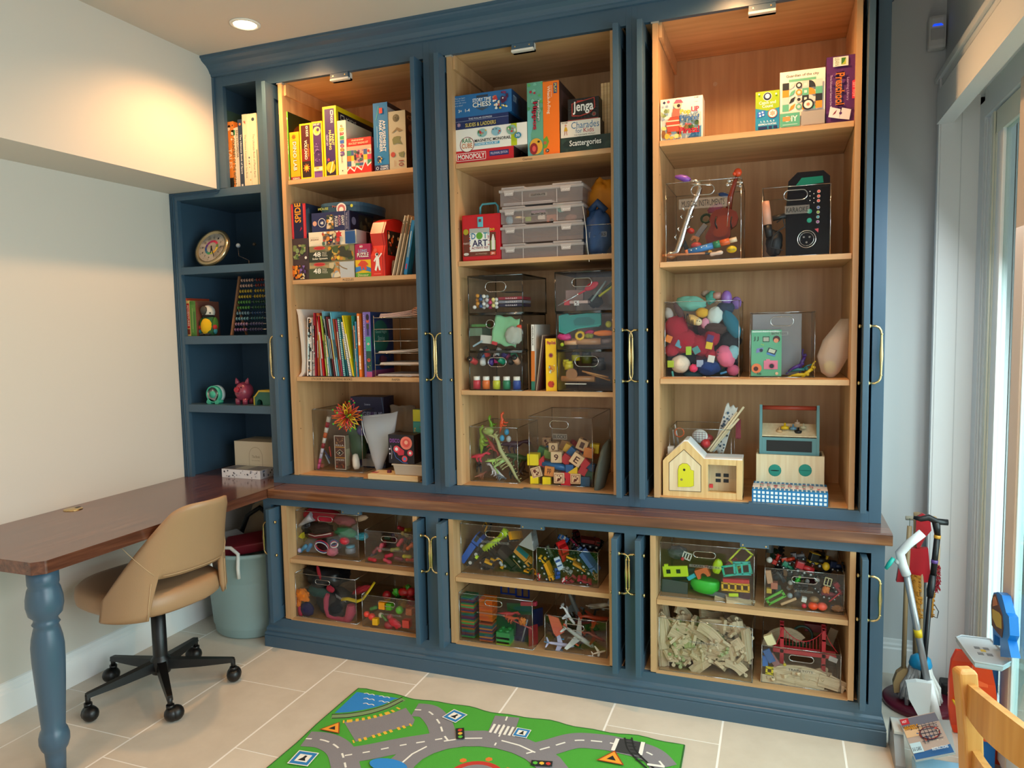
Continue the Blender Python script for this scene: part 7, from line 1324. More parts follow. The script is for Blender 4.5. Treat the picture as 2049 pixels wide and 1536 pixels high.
# ------------------------------------------------------------------ bookcase
k=kS;z=2.163;Y=.03
for i,(x0,x1,xt,yt,c,nm,pf) in enumerate([(478,500,455,500,'2f4a48','tall dark green book at the left',lambda P:P.blobs(0,0,1,1,['3a5a58','24383a'],8,1,.3)),(484,548,478,592,'c8702a','orange book with patterned spine',lambda P:P.bg('d07c30').blobs(.05,.7,.95,.95,['2a2018','e8d0b0'],8,2,.2).rect(.2,.02,.8,.16,'1c1a18').txt('TALES',.3,.3,.7,.6,'e8c8a0',-90)),(524,562,520,640,'d8ccb8','thin cream book reading COUNTRIES OF THE WORLD',lambda P:P.rect(.1,.88,.9,.97,'2f7a4a').txt('COUNTRIES OF THE WORLD',.2,.05,.8,.84,'26402c',-90)),(562,582,548,632,'c8beac','thin grey white encyclopedia',lambda P:P.txt('ENCYCLOPEDIA',.1,.5,.9,.95,'3a3834',-90)),(582,614,572,572,'1c3450','dark blue book of space',lambda P:P.txt('The Ultimate Book of Space',.3,.2,.75,.78,'d8dce0',-90).ell(.5,.93,.25,'c87a4a').rect(.3,.02,.7,.05,'d8d8d8')),(616,652,609,532,'e0d2b4','cream book of construction sites',lambda P:P.txt('The Ultimate Construction Site Book',.35,.12,.7,.72,'3a3228',-90,False).txt('?',.3,.86,.7,.92,'a8442c',-90)),(652,672,648,528,'e4d8bc','thin cream book with coloured blotches',lambda P:P.blobs(.1,.05,.9,.45,['c8902c','2a3a5a','8a3a2c'],7,3,.3)),(674,724,668,526,'e4d6b8','cream book of planet earth at the right',lambda P:P.txt('The Ultimate Book of Planet Earth',.35,.12,.62,.72,'3a3228',-90,False).ell(.5,.92,.22,'3a4a50').rect(.85,.0,1,.5,'6a8a7a'))]):
    carton('encyclopedia',nm+' in the high cubby','book',k,x0,x1,1088,xt,yt,z,Y,.20,c,(lambda P,c=c,pf=pf:pf(P.bg(c))))
k=kQ;z=1.803
c=at(*k(435,618),.08);t=empty('wall_clock','round clock with a gold rim and rainbow inner ring, resting on the blue shelf','clock',c,0)
q=RX(PI/2-.42) @ Matrix.Scale(1.17,4)
b=B();b.lathe([(.0001,-.012),(.072,-.012),(.083,-.006),(.086,.006),(.080,.014),(.070,.014),(.066,.008),(.0001,.008)],mat('c8b088',.22,.85),40,q);b.obj('rim',t)
b=B();b.lathe([(.0001,.0085),(.066,.0085)],mat('cfc8bc',.3),40,q)
cols12=['c0304a','b83a5a','5a7a3a','c8b030','d0a030','a8b040','3a8a5a','2c6a80','2c4a8a','4a3080','7a2c70','a82c5a']
for i in range(12):
    a0=PI/2-2*PI*i/12;b.add([q @ Vector((r*math.cos(a),r*math.sin(a),.0092)) for r,a in ((.024,a0),(.034,a0),(.034,a0-.26),(.034,a0-.5),(.024,a0-.5),(.024,a0-.26))],[(0,1,2,3,4,5)],G(cols12[i]))
for i in range(12):
    a=PI/2-2*PI*(i+1)/12;b.ball(q @ Vector((.058*math.cos(a),.058*math.sin(a),.0095)),.0013,BLACK,6)
    Pn=Panel(b,q @ Vector((.047*math.cos(a)-.0045,.047*math.sin(a)-.0045,.0090)),(q.to_3x3() @ Vector((.009,0,0))),(q.to_3x3() @ Vector((0,.009,0))));Pn.txt(str(i+1),.1,0,.9,1,'2a2622')
b.obj('face',t)
for nm,a,L in (('hour_hand',-1.42,.028),('minute_hand',-1.02,.046)):b=B();d=Vector((math.cos(a),math.sin(a),0));b.tube([q @ (Vector((0,0,.011))-d*.006),q @ (Vector((0,0,.011))+d*L)],[.0024,.0014],BLACK,6);b.obj(nm,t)
b=B();b.ball((0,0,0),(.011,.011,.011),mat('8a9aa8',.3));b.tube([(0,0,-.01),(.0,0,-.05),(.06,.0,-.075)],.0012,mat('3a3a3c',.4),5);b.cyl((.06,0,-.075),(.06,0,-.118),.002,mat('2a2a2c',.5));put(b,'planet_model','small silver ball on a wire arm in the dark beside the clock','ornament',k,662,592,.10)
put(t_ball(.009,'3a3024'),'planet_ball','tiny dark brown ball at the back right of the clock shelf','ornament',k,808,580,.14)
z=1.466
carton('story_book','red and cream patterned book at the left end of the shelf','book',k,178,206,1408,163,1068,z,.03,.16,'b84a30',lambda P:P.rect(.3,0,1,1,'d8c090').blobs(0,0,.4,1,['c83a34','e8b060'],14,1,.2))
carton('story_book','yellow book with a red title panel on its spine','book',k,206,236,1408,196,1090,z,.03,.16,'d8b870',lambda P:P.rect(.1,.22,.9,.92,'b82c28').txt('ADVENTURES',.25,.28,.75,.88,'f0d8c0',-90).rect(.1,.05,.9,.2,'7a3a28'))
carton('story_book','green book standing beside the toy parrot','book',k,237,290,1405,228,1095,z,.03,.16,'4a7a30',lambda P:P.rect(.1,.1,.9,.9,'5a8a3a').line([(.4,.2),(.45,.8)],.06,'a8b070').rect(.6,.1,.8,.7,'3a6a34'),side=lambda P:P.bg('7a4a3c'))
# parrot
c=at(*k(405,1405),.06);c.z=z+.0005;t=empty('plush_parrot','plush parrot with a yellow belly and big grey beak sitting on the shelf','soft toy',c)
b=B();b.lathe([(.0001,0),(.034,.002),(.042,.02),(.040,.05),(.032,.085),(.024,.10),(.0001,.105)],mat('2a5a34',.95,bump=.5),20,Matrix.Scale(.8,4,(0,1,0)));b.ball((0,-.014,.045),(.034,.026,.046),mat('e0b010',.95,bump=.5),16);b.obj('body',t)
b=B();b.ball((0,0,.118),(.033,.03,.034),mat('d0ccc0',.95),16);b.ball((0,-.003,.098),(.031,.029,.012),mat('121214',.9),14);b.ball((-.026,-.018,.112),.004,BLACK);b.ball((.026,-.018,.112),.004,BLACK);b.obj('head',t)
b=B();b.ball((-.004,-.026,.125),(.019,.014,.022),mat('3a3630',.6),16);b.obj('beak',t)
for s in (1,-1):
    b=B();b.ball((s*.040,0,.055),(.010,.018,.036),mat('3a6a24',.95),12);b.ball((s*.044,-.008,.042),(.008,.014,.014),mat('b02c28',.9));b.ball((s*.045,-.008,.022),(.007,.012,.014),mat('2a7a88',.9));b.obj('wing',t)
    b=B();b.ball((s*.018,-.03,.007),(.015,.015,.006),mat('26282a',.9));b.obj('foot',t)
# abacus
xa=at(*k(605,1400),.05).x;top=at(*k(662,872),.10);lean=(top.x-xa)/(top.z-z)
t=empty('abacus','wooden abacus with ten rows of coloured beads leaning on the shelf','abacus',(xa,.05,z+.0005));AB=wood('abacus_wood','5a3a26','8a6040',20,.5,2)
h=top.z-z;zz=lambda f:(f*lean*h,f*.06,f*h)
for x in (0,.235):
    b=B();b.tube([(x+p[0],p[1],p[2]) for p in (zz(0),zz(1))],.0075,AB,4,smooth=False);b.obj('side_post',t)
b=B();b.tube([(-.012,.12,.0),(.0,.05,h*.55)],.006,AB,4,smooth=False);b.obj('rear_leg',t)
for i in range(10):
    f=.93-i*.093;p=zz(f);b=B();b.cyl((p[0],p[1],p[2]),(p[0]+.235,p[1],p[2]),.0012,mat('8a8a8c',.3,1));cs=[('b08a78','7a2a24'),('b08a78','7a2a24'),('a88a28','a88a28'),('a88a28','a88a28'),('4a7a34','24482a'),('4a7a34','24482a'),('6a8088','1f3a5a'),('5a8088','1c4a50'),('7a6078','3a3a5a'),('6a4a6a','2c2c4a')][i]
    for j in range(10):b.lathe([(.002,-.0035),(.0075,-.002),(.0085,0),(.0075,.002),(.002,.0035)],G(cs[0] if j < 5 else cs[1],.4),10,TR((p[0]+.018+j*.016+(.012 if j > 4 else 0),p[1],p[2])) @ RY(PI/2))
    b.obj('bead_row',t)
k=kR;z=1.127
c=at(*k(420,630),.05);c.z=z+.0005;t=empty('toy_timer','round mint green visual timer with a white number ring on little feet','timer',c);MT=mat('3fae92',.35)
q=TR((0,0,.047)) @ RX(PI/2);b=B();b.lathe([(.0001,-.03),(.040,-.03),(.043,-.015),(.043,.008),(.036,.012),(.036,.008),(.0001,.008)],MT,36,q);b.lathe([(.041,-.032),(.0445,-.03),(.0445,-.012),(.041,-.01)],mat('c8d8d8',.4),36,q);b.lathe([(.0001,.0085),(.035,.0085)],mat('e4e8e6',.4),36,q)
for i in range(18):a=2*PI*i/18;b.ball(q @ Vector((.027*math.cos(a),.027*math.sin(a),.009)),(.0013,.0006,.0013),G('4a5a60'),6)
b.obj('body',t);b=B();b.lathe([(.0001,.016),(.016,.015),(.018,.008)],MT,28,q);b.obj('dial',t)
for s in (1,-1):b=B();b.prism([(s*.012,.012),(s*.033,.022),(s*.040,.008),(s*.032,0),(s*.014,0)],-.012,.02,MT);b.obj('foot',t)
c=at(*k(740,590),.07);c.z=z+.0005;t=empty('piggy_bank','pink pig figurine with a red nose and smiling mouth','figurine',c);PK=mat('8f3a50',.3)
b=B();b.ball((0,0,.062),(.042,.048,.048),PK,24,k=14);b.obj('body',t)
for sx in (1,-1):
    b=B();b.lathe([(.0001,.03),(.007,.018),(.012,0),(.0001,-.006)],PK,12,TR((sx*.028,-.012,.103)) @ RY(sx*.3));b.obj('ear',t)
    b=B();b.ball((sx*.018,-.043,.085),.0032,BLACK);b.obj('eye',t)
    for yy in (-.022,.022):b=B();b.cyl((sx*.022,yy,0),(sx*.022,yy,.03),.012,PK,14);b.obj('leg',t)
b=B();b.cyl((0,-.043,.074),(0,-.058,.074),.0125,mat('a01c34',.3),20);b.obj('snout',t);b=B();b.tube([(.022*math.sin(a),-.047+.006*abs(math.sin(a)),.066-.012*math.cos(a)) for a in (-1.2,-.8,-.4,0,.4,.8,1.2)],.0013,mat('3a101c',.5),6);b.obj('mouth',t)
c=at(*k(838,612),.035);b=B();b.prism([(0,0),(0,.042),(.030,.066),(.10,.066),(.12,.04),(.12,0),(.052,0),(.05,.018),(.042,.026),(.03,.028),(.02,.02),(.016,0)],0,.05,mat('1f5a4c',.5));b.prism([(0,.038),(.006,.044),(.031,.072),(.10,.072),(.10,.064),(.034,.064),(.012,.040)],-.002,.052,mat('b09a2c',.5));b.box((-.001,-.001,0),(.006,.05,.042),mat('a8982c',.5))
simple('toy_barn','dark green wooden toy house with a yellow roof and arched doorway','toy house',b,loc=(c.x,.035,z+.0005))
z=.7605
carton('cream_box','cream keepsake box with a faint arch drawing, at the back of the desk end','box',k,640,1200,1260,632,1015,z,.14,.16,'cbbfa4',lambda P:(P.bg('cfc4aa'),P.line([(.33+.125*math.cos(PI-PI*i/12)+.07,.55+.28*math.sin(PI-PI*i/12)) for i in range(13)],.006,'9a8c70'),P.line([(.275,.05),(.275,.55)],.006,'9a8c70'),P.line([(.525,.05),(.525,.55)],.006,'9a8c70'),P.txt('The Book',.33,.5,.48,.58,'9a8c70',bold=False),P.txt('for new baby',.33,.4,.48,.44,'9a8c70',bold=False),P.line([(0,.3),(1,.3)],.003,'b0a488')))
Yb_=atz(*k(500,1400),z).y;carton('flower_box','flat white box printed with small grey flowers on the desk end','box',k,500,905,1395,497,1310,z,max(.0,Yb_),.19,'d8d8dc',lambda P:P.bg('e0e0e4').blobs(.03,.08,.97,.95,['5a5a68','3a3a44','a8a8b8'],26,1,.022),lambda P:P.bg('b8b8c0').blobs(.03,.08,.97,.95,['5a6a88','3a3a44'],20,2,.03),lambda P:P.bg('8a8a90').rect(.05,.05,.95,.95,'6a6a74').rect(.3,.1,.6,.9,'a8a8a0'))

# ================================================================== base cabinets: clear bins
def many(rows,name,tail,cat,k,Y0,grp=None):
    for nm,mk,x,y,yy,rt in rows:put(mk(),name,nm+tail,cat,k,x,y,Y0+yy,rt,grp)
zL,zU=.141,.428
k=kM
bn=binbox('large clear bin of party and dress up bits, upper left of the left low cabinet',k,(312,592),(935,672),(290,152),zU,.34,handle=(525,208,672,272));Y0=bn['Y']
many([('crimson folded',lambda:t_blob(.09,.05,.028,'a8142c',1,.2),600,200,.06,(0,.1,0)),('bright red puffy',lambda:t_blob(.05,.04,.03,'b81830',2,.2),480,195,.07,(0,0,0)),('dull rose',lambda:t_blob(.06,.03,.022,'8a4048',3,.2),790,250,.04,(0,.1,0)),('cream flower pouch',lambda:t_blob(.032,.01,.014,'a88a70',4,.2),960,230,.03,(0,-.3,0)),('dark brown furry',lambda:t_blob(.06,.04,.024,'2c1a14',5,.3,.95,bump=.9),560,330,.05,(0,0,0)),('green sequined',lambda:t_blob(.055,.03,.024,'1c7a50',6,.2,.25,bump=1),810,370,.04,(0,.1,0)),('black satin',lambda:t_blob(.05,.05,.04,'17161c',7,.2,.3),420,300,.09,(0,0,0)),('maroon lower',lambda:t_blob(.06,.05,.03,'4a141c',8,.25),640,500,.09,(0,0,0)),('pink patterned',lambda:t_blob(.028,.02,.020,'c06878',9,.3,.8,bump=.8),670,560,.016,(0,0,0)),('turquoise sequined',lambda:t_blob(.03,.03,.016,'3a9ab0',10,.3,.4),960,410,.05,(0,0,0))],'dress_up_cloth',' cloth in the party bin','dress up',k,Y0)
b=B();b.tube([(-.05,0,-.028),(-.02,0,-.008),(.01,0,.012),(.04,0,.03)],[.006,.009,.016,.024],mat('a8a4ac',.5),12);put(b,'party_horn','grey cone shaped party horn at the top left of the party bin','toy',k,410,265,Y0+.02)
for nm,cs,x,y,s,rx in [('white, blue and red striped',('e8e4e4','1c3a80','b82034'),570,510,.034,.25),('small white and red striped',('e8e4e4','b82034','1c3a80'),690,480,.018,-.3)]:
    b=B()
    for i,c in enumerate(cs):b.tube([(s*math.cos(a)*1.1,-.004,s*.7*math.sin(a)+(i-1)*.005) for a in [i2/16*2*PI for i2 in range(16)]],.003,G(c,.8),6,closed=True)
    put(b,'ribbon_loop',nm+' ribbon loop in the party bin','ribbon',k,x,y,Y0+.014,(0,rx,0))
b=B();b.tube([(-.065,0,-.008),(-.03,0,-.014),(.01,0,-.006),(.06,0,.006)],.010,mat('7a1424',.7),8);b.tube([(-.065,-.01,-.002),(-.03,-.01,-.008),(.01,-.01,.0),(.06,-.01,.012)],.0025,mat('d8c8c0',.7),6);put(b,'trimmed_belt','dark red belt with a pale edge across the middle of the party bin','belt',k,560,390,Y0+.02)
many([('red oval',lambda:t_ball(.021,'c02438',1.15,.8),790,455,.012,(0,.2,0)),('long blue',lambda:t_capsule(.06,.010,'2c8ab8'),380,530,.016,(0,-.7,0)),('second long blue',lambda:t_capsule(.05,.010,'2878b0'),440,520,.02,(0,-1.0,0)),('pale lilac tipped',lambda:t_ball(.011,'b8b0d8'),345,548,.010,(0,0,0)),('yellow pointed',lambda:t_prism(.024,'c8b820'),370,395,.03,(0,.3,0)),('clear grey cup',lambda:t_bottle(.035,.024,'7a7e88','5a98b0'),850,570,.03,(0,0,0)),('golden flat',lambda:t_bar(.03,.01,'8a7428',.012),400,440,.06,(0,-.8,0))],'party_toy',' toy piece in the party bin','toy',k,Y0)
bn=binbox('clear bin of magnetic people, upper right of the left low cabinet',k,(998,668),(1560,735),(983,347),zU,.30,handle=(1155,405,1310,475),text=('MAGNETIC PEOPLE',1110,520,1395,570));Y0=bn['Y']
for i,(x,y,c,nm,r) in enumerate([(1065,640,'c82034','dark red',.1),(1230,600,'d0304c','crimson',-.3),(1215,655,'d8485c','coral',.5),(1150,520,'d05064','rose',-1.2),(1340,470,'c83a50','raspberry',-.9),(1330,630,'7a2838','maroon',.3),(1410,610,'b0a838','olive yellow',.2),(1290,540,'9a9834','mustard',0),(1440,640,'b83c28','brick red',.2),(1390,390,'8a7a4a','khaki',.6),(1440,510,'c8602c','rust orange',-.5),(1100,545,'b04458','dusky pink',-.6),(1350,330,'a82030','deep red',.5),(1420,345,'a8982c','dull yellow',.2),(1080,590,'50445a','slate',0)]):
    put(t_capsule(.045,.0095,c),'magnet_figure',nm+' plastic figure piece in the magnetic people bin','toy',k,x,y,Y0+(.012 if i < 11 else .10)+.004*(i % 3),(0,r,.1*i),'magnetic figure pieces')
fill(bn,'the magnetic people bin',[('toy_piece',cw,'toy',(lambda c=c:t_capsule(.04,.01,c)),.03) for cw,c in (('crimson','8a2030'),('dark green','2c4a34'),('orange','9a4a24'),('plum','5a2840'))],22,3,.6,y0=.25,group='magnetic figure pieces')
bn=binbox('large clear bin of costumes, lower left of the left low cabinet',k,(292,1195),(912,1285),(265,768),zL,.34,handle=(500,835,645,895));Y0=bn['Y']
many([('black shiny',lambda:t_blob(.11,.10,.055,'101116',1,.25,.35),620,780,.12,(0,.05,0)),('black folded',lambda:t_blob(.10,.06,.07,'17181c',2,.15,.6),700,1050,.09,(0,0,0)),('dark green',lambda:t_blob(.06,.03,.028,'12403c',3,.15),540,950,.05,(0,.1,0)),('orange crumpled',lambda:t_blob(.034,.02,.030,'e07818',4,.45),375,990,.018,(0,.3,0)),('small orange',lambda:t_blob(.014,.01,.022,'d87018',5,.3),335,1070,.012,(0,.3,0)),('navy',lambda:t_blob(.035,.02,.034,'1c1848',6,.12),420,1130,.02,(0,0,0)),('crimson edged',lambda:t_blob(.012,.008,.028,'a81440',7,.1),350,1150,.012,(0,-.15,0)),('red tie like',lambda:t_blob(.009,.006,.035,'981828',8,.2),535,770,.03,(0,-.2,0)),('red folded',lambda:t_blob(.022,.012,.014,'a82038',9,.2),650,930,.03,(0,.5,0)),('dark grey lower',lambda:t_blob(.06,.03,.04,'26282c',10,.12),690,1140,.05,(0,0,0)),('deep red trailing',lambda:t_blob(.05,.02,.016,'8a1420',11,.35),960,940,.05,(0,-.4,0))],'costume',' costume cloth in the costume bin','costume',k,Y0,'costumes in a clear bin')
b=B();pts=[(-.045,.055),(-.056,.03),(-.055,-.01),(-.045,-.045),(-.01,-.056),(.03,-.058),(.062,-.05),(.078,-.01),(.080,.02)];b.tube([(x,.002*math.sin(i*2),z) for i,(x,z) in enumerate(pts)],[.010,.013,.012,.012,.012,.014,.020,.025,.018],mat('b0405a',.95,bump=1,bscale=300),12);put(b,'feather_boa','fluffy pink boa curled in a loop in the costume bin','boa',k,710,1110,Y0+.028)
b=B();b.tube([(-.065,0,-.004),(-.03,0,.002),(.02,0,-.004),(.05,0,.01),(.075,.02,.05),(.09,.04,.08)],.0085,mat('c8b010',.6),8,flat=.4);put(b,'yellow_ribbon','yellow ribbon sweeping out of the costume bin','ribbon',k,880,1040,Y0+.015)
b=B();[b.cyl((-.02+i*.006,0,.008-i*.003),(-.014+i*.006,-.001,-.010-i*.002),.0012,mat('b8bcc0',.3,.8),5) for i in range(9)];put(b,'silver_fringe','silver fringe trim beside the pink boa','trim piece',k,740,1000,Y0+.014)
bn=binbox('clear bin of bright toy food, lower right of the left low cabinet',k,(972,1300),(1560,1375),(963,985),zL,.30,handle=(1125,1045,1290,1112),text=('GROCERIES',1140,1165,1345,1210));Y0=bn['Y']
many([('red round',lambda:t_ball(.014,'e04030'),1010,1180,.008,(0,0,0)),('red tomato',lambda:t_ball(.016,'d83a2c'),1060,1205,.010,(0,0,0)),('yellow cube',lambda:t_bar(.026,.024,'e0a810',.030),1100,1250,.004,(0,0,.1)),('amber cup',lambda:t_bar(.03,.03,'e09010',.032),1170,1090,.012,(0,0,0)),('green cup',lambda:t_bar(.026,.03,'4a9a18',.030),1240,1100,.014,(0,0,0)),('round green lid',lambda:t_ball(.018,'5aa834',1,1),1335,1140,.012,(0,0,0)),('green bean',lambda:t_capsule(.045,.009,'2c8034'),1080,1120,.02,(0,-.4,0)),('crimson fish',lambda:t_blob(.034,.012,.018,'c02434',3,.25,.4),1290,1270,.008,(0,.5,0)),('coral box',lambda:t_bar(.034,.03,'c8443a',.034),1410,1270,.010,(0,0,0)),('rust block',lambda:t_bar(.03,.03,'b85a28',.03),1440,1150,.03,(0,0,0)),('leaf green stalk',lambda:t_capsule(.04,.006,'4a7a2c'),1180,1215,.012,(0,.8,0)),('pink round',lambda:t_ball(.014,'b03040'),1240,1205,.02,(0,0,0)),('red lower',lambda:t_ball(.018,'a82838',1.3),1230,1290,.02,(0,0,0)),('red pepper',lambda:t_blob(.03,.02,.018,'a0141c',5,.2,.3),1380,960,.08,(0,0,0)),('green leafy',lambda:t_blob(.014,.01,.016,'3a9a24',6,.5,.4),1300,960,.07,(0,0,0)),('red apple',lambda:t_ball(.02,'8a1018'),1210,990,.10,(0,0,0)),('green stemmed',lambda:t_blob(.012,.01,.012,'3a8a20',7,.5,.4),1420,915,.08,(0,0,0)),('dark red',lambda:t_ball(.02,'9a1420'),1450,960,.07,(0,0,0)),('pale cream onion',lambda:t_ball(.012,'c8c0a0'),1150,1190,.016,(0,0,0))],'toy_food',' toy food in the grocery bin','toy food',k,Y0,'toy food pieces')
fill(bn,'the grocery bin',[('toy_food',cw,'toy food',(lambda c=c:t_ball(.018,c,1.2)),.025) for cw,c in (('red','9a1c20'),('green','2c6a24'),('orange','b85a14'),('yellow','b89014'))],20,5,.7,y0=.3,group='toy food pieces')

k=kN
bn=binbox('large clear bin of construction vehicles, upper left of the middle low cabinet',k,(195,580),(872,668),(172,122),zU,.34,handle=(425,190,590,262),text=('CONSTRUCTION',385,280,645,325));Y0=bn['Y']
many([('large blue and lime tipped',lambda:t_truck(.14,'1c58b8','1a4a9c'),330,370,.05,(0,-.95,.1)),('yellow loader',lambda:t_excavator(.085,'d89c14'),470,500,.025,(.2,.4,.3)),('deep yellow dump',lambda:t_truck(.08,'d8960c','c8880c'),690,240,.04,(1.2,.2,1.3)),('orange and teal',lambda:t_truck(.09,'c88a38','2a7a80'),770,440,.035,(.3,.75,.2)),('small amber',lambda:t_excavator(.055,'e0940c'),820,580,.016,(.1,.2,0)),('large dark grey',lambda:t_truck(.13,'3c3c3c','2c2c2c'),650,470,.10,(.3,.8,.2)),('golden upright',lambda:t_excavator(.07,'c88a10'),450,160,.09,(0,-1.2,0)),('black wheeled',lambda:t_truck(.08,'1c1c1e','101010'),430,530,.08,(.4,1.4,.2)),('grey hidden',lambda:t_truck(.12,'4a4642','3a3634'),560,380,.17,(.5,.2,1.2)),('brown rear',lambda:t_truck(.11,'6a4a28','4a3420'),330,300,.2,(.2,.9,.4))],'toy_digger',' construction vehicle in the construction bin','toy vehicle',k,Y0,'toy construction vehicles')
b=B();m=mat('b8d818',.35);b.tube([(-.06,0,-.04),(.02,0,.02)],[.013,.011],m,6);b.tube([(.02,0,.02),(.04,0,.045),(.055,0,.03)],[.014,.020,.016],m,8)
for i in range(6):b.cyl((-.045+i*.011,-.012,-.03+i*.008),(-.038+i*.011,-.012,-.045+i*.008),.0016,m,5)
put(b,'lime_scoop','lime green ridged scoop arm lying across the construction bin','toy',k,530,290,Y0+.02)
many([('small lime',lambda:t_block(.012,'b8e020'),345,438,.010,(0,.6,0)),('silver bullet shaped',lambda:t_capsule(.024,.007,'a8acb0'),570,500,.03,(0,1,0)),('thin tan rod',lambda:t_rod(.05,.002,'9a7a50'),720,500,.02,(0,.8,0)),('clear white tetra',lambda:t_prism(.07,'8a8c8c'),850,260,.03,(0,.3,0))],'toy_part',' loose part in the construction bin','toy',k,Y0)
bn=binbox('clear bin of small cars and robots, upper right of the middle low cabinet',k,(905,665),(1476,742),(890,345),zU,.31);Y0=bn['Y']
many([('bright red large',lambda:t_car(.085,'c01418','8a1014'),1150,380,.05,(.9,1.3,.2)),('yellow and black',lambda:t_car(.05,'d8a020','1c1c1c'),970,470,.014,(.3,.8,.2)),('golden long',lambda:t_truck(.075,'d8981c','b87c14'),1010,570,.018,(.4,1.2,.2)),('white and blue',lambda:t_car(.055,'b8c8dc','3a5aa8'),1110,500,.016,(1.4,1.2,.2)),('royal blue',lambda:t_car(.045,'2446a0','182c60'),1095,590,.014,(.8,1.5,0)),('mustard',lambda:t_truck(.06,'c8882c','a87020'),1300,530,.03,(.3,.5,.2)),('yellow hazard',lambda:t_truck(.045,'d8a010','1c1c1c'),1230,460,.04,(0,.3,0)),('steel blue long',lambda:t_truck(.10,'4a6aa8','3a5890'),1380,490,.035,(.4,.95,.2)),('crimson',lambda:t_car(.06,'a0283c','6a1c28'),1350,650,.016,(.4,.3,.3)),('second crimson',lambda:t_car(.05,'982c3c','501820'),1220,650,.018,(1.1,2.4,0)),('tiny red',lambda:t_car(.03,'c82434','e0dcd8'),925,620,.010,(0,1.4,0)),('red and white',lambda:t_car(.034,'d0384c','e0dcdc'),1160,650,.010,(.5,-.9,0)),('silver',lambda:t_car(.042,'9a9c9c','5a5a5c'),1190,560,.02,(.3,.4,0)),('olive grey',lambda:t_truck(.05,'4a5040','3a3c34'),1015,385,.06,(0,1.2,.2)),('pale blue',lambda:t_car(.05,'5a80b8','2c3a5a'),1330,400,.07,(.4,.9,0)),('blue capped',lambda:t_car(.045,'2a5a98','c8c0b8'),1150,265,.10,(.8,.4,0)),('dark red high',lambda:t_truck(.08,'6a1418','4a1014'),1400,300,.13,(.2,.2,.4)),('pink black',lambda:t_car(.05,'8a2440','101010'),1260,310,.12,(.4,.8,1)),('tan small',lambda:t_car(.035,'a8805c','6a4a34'),1450,610,.02,(.4,1.2,0))],'toy_car',' toy car in the car bin','toy car',k,Y0,'toy cars in a bin')
fill(bn,'the car bin',[('toy_car',cw,'toy car',(lambda c=c,d=d:t_car(.055,c,d)),.03) for cw,c,d in (('black','141416','2a2a2c'),('dark blue','1c2a5a','101828'),('dark red','5a1018','201014'),('grey','4a4c50','1c1c20'),('brown','4a3424','201810'))],34,6,.95,y0=.25,group='toy cars in a bin')
bn=binbox('large clear bin of translucent magnetic tiles, lower left of the middle low cabinet',k,(178,1208),(868,1318),(158,768),zL,.34,handle=(420,835,580,905),text=('MAGNETIC TILES',345,945,605,990));Y0=bn['Y']
def tstack(x,yb_,yt,cs,w_,lab,dy):
    p0=at(*k(x,yb_),Y0+dy);p1=at(*k(x,yt),Y0+dy);n=max(3,int((p1.z-p0.z)/.0075));cs=cs or ['1c6a40']
    for i in range(n):
        c,cw=cs[i % len(cs)];m=frosted('tile_'+c,c,.82,.15);b=B();b.box((-w_/2,0,0),(w_/2,w_,.0066),m,.0006);b.box((-w_/2+.004,-.0003,.002),(w_/2-.004,0,.0045),m)
        tag(b.obj('magnetic_tile',None,(p0.x,Y0+dy,p0.z+i*.0072)),f"{cw} magnetic tile {'near the bottom' if i < n/3 else 'in the middle' if i < 2*n/3 else 'near the top'} of the {lab}",'magnetic tile','stacked magnetic tiles')
T5=[('2c7a44','green'),('3a2058','purple'),('7a2030','maroon'),('1c4a70','blue'),('2c6a4a','sea green'),('a04a24','rust'),('402a60','violet'),('8a2c3c','red'),('3a9a54','bright green'),('b8742c','amber')]
tstack(262,1185,790,T5,.060,'left tile stack',.006)
tstack(430,1225,1040,[T5[5],T5[6],T5[9],T5[3],T5[4]],.060,'orange tile stack',.006)
p=at(*k(430,1040),Y0+.006); 
tstack(430,1035,815,[('d0601c','orange'),('c8500f','deep orange'),('b8541c','burnt orange')],.060,'orange tile stack top',.006)
for i,(x,y,c,nm) in enumerate([(610,1230,'8aa828','lime'),(610,1190,'3a9a48','green'),(610,1150,'2c8a48','dark green')]):put(t_brick(.06,c),'stud_brick',nm+(' lowest' if i == 0 else ' middle' if i == 1 else ' top')+' stud brick of the short stack','brick',k,x,y,Y0+.035)
many([('red horse',lambda:t_dino(.07,'a8282c'),640,985,.03,(0,.3,.2)),('orange red dinosaur',lambda:t_dino(.06,'b84a24',True,True),660,1020,.02,(0,.4,0)),('amber star',lambda:t_blob(.014,.008,.014,'c8701c',3,.8,.4),770,1035,.012,(0,0,0)),('pink red bar',lambda:t_bar(.07,.02,'9a2440',.016),830,870,.05,(0,-.1,0)),('clear red wand',lambda:t_rod(.11,.003,'a84a44'),750,1060,.02,(0,.3,0)),('grey curved straw',lambda:t_rod(.10,.003,'8a8c90'),790,1120,.03,(0,-1.3,0)),('dark green panel',lambda:t_bar(.09,.006,'14402c',.09),620,1060,.06,(0,.1,0)),('purple panel',lambda:t_bar(.08,.006,'2c1c40',.11),740,1130,.07,(0,0,0)),('large green panel',lambda:t_bar(.11,.006,'1c4a24',.05),740,920,.09,(0,-.1,0)),('red panel',lambda:t_bar(.045,.006,'8a1a24',.10),870,1180,.05,(0,0,.9)),('blue rear frame',lambda:t_panelframe(.07,.04,'1c3c90'),640,740,.20,(0,0,0)),('second blue rear frame',lambda:t_panelframe(.06,.05,'182c80'),770,760,.22,(0,0,0)),('blue side panel',lambda:t_bar(.05,.006,'14285a',.08),915,1000,.14,(0,0,.9))],'building_toy',' in the magnetic tile bin','toy',k,Y0)
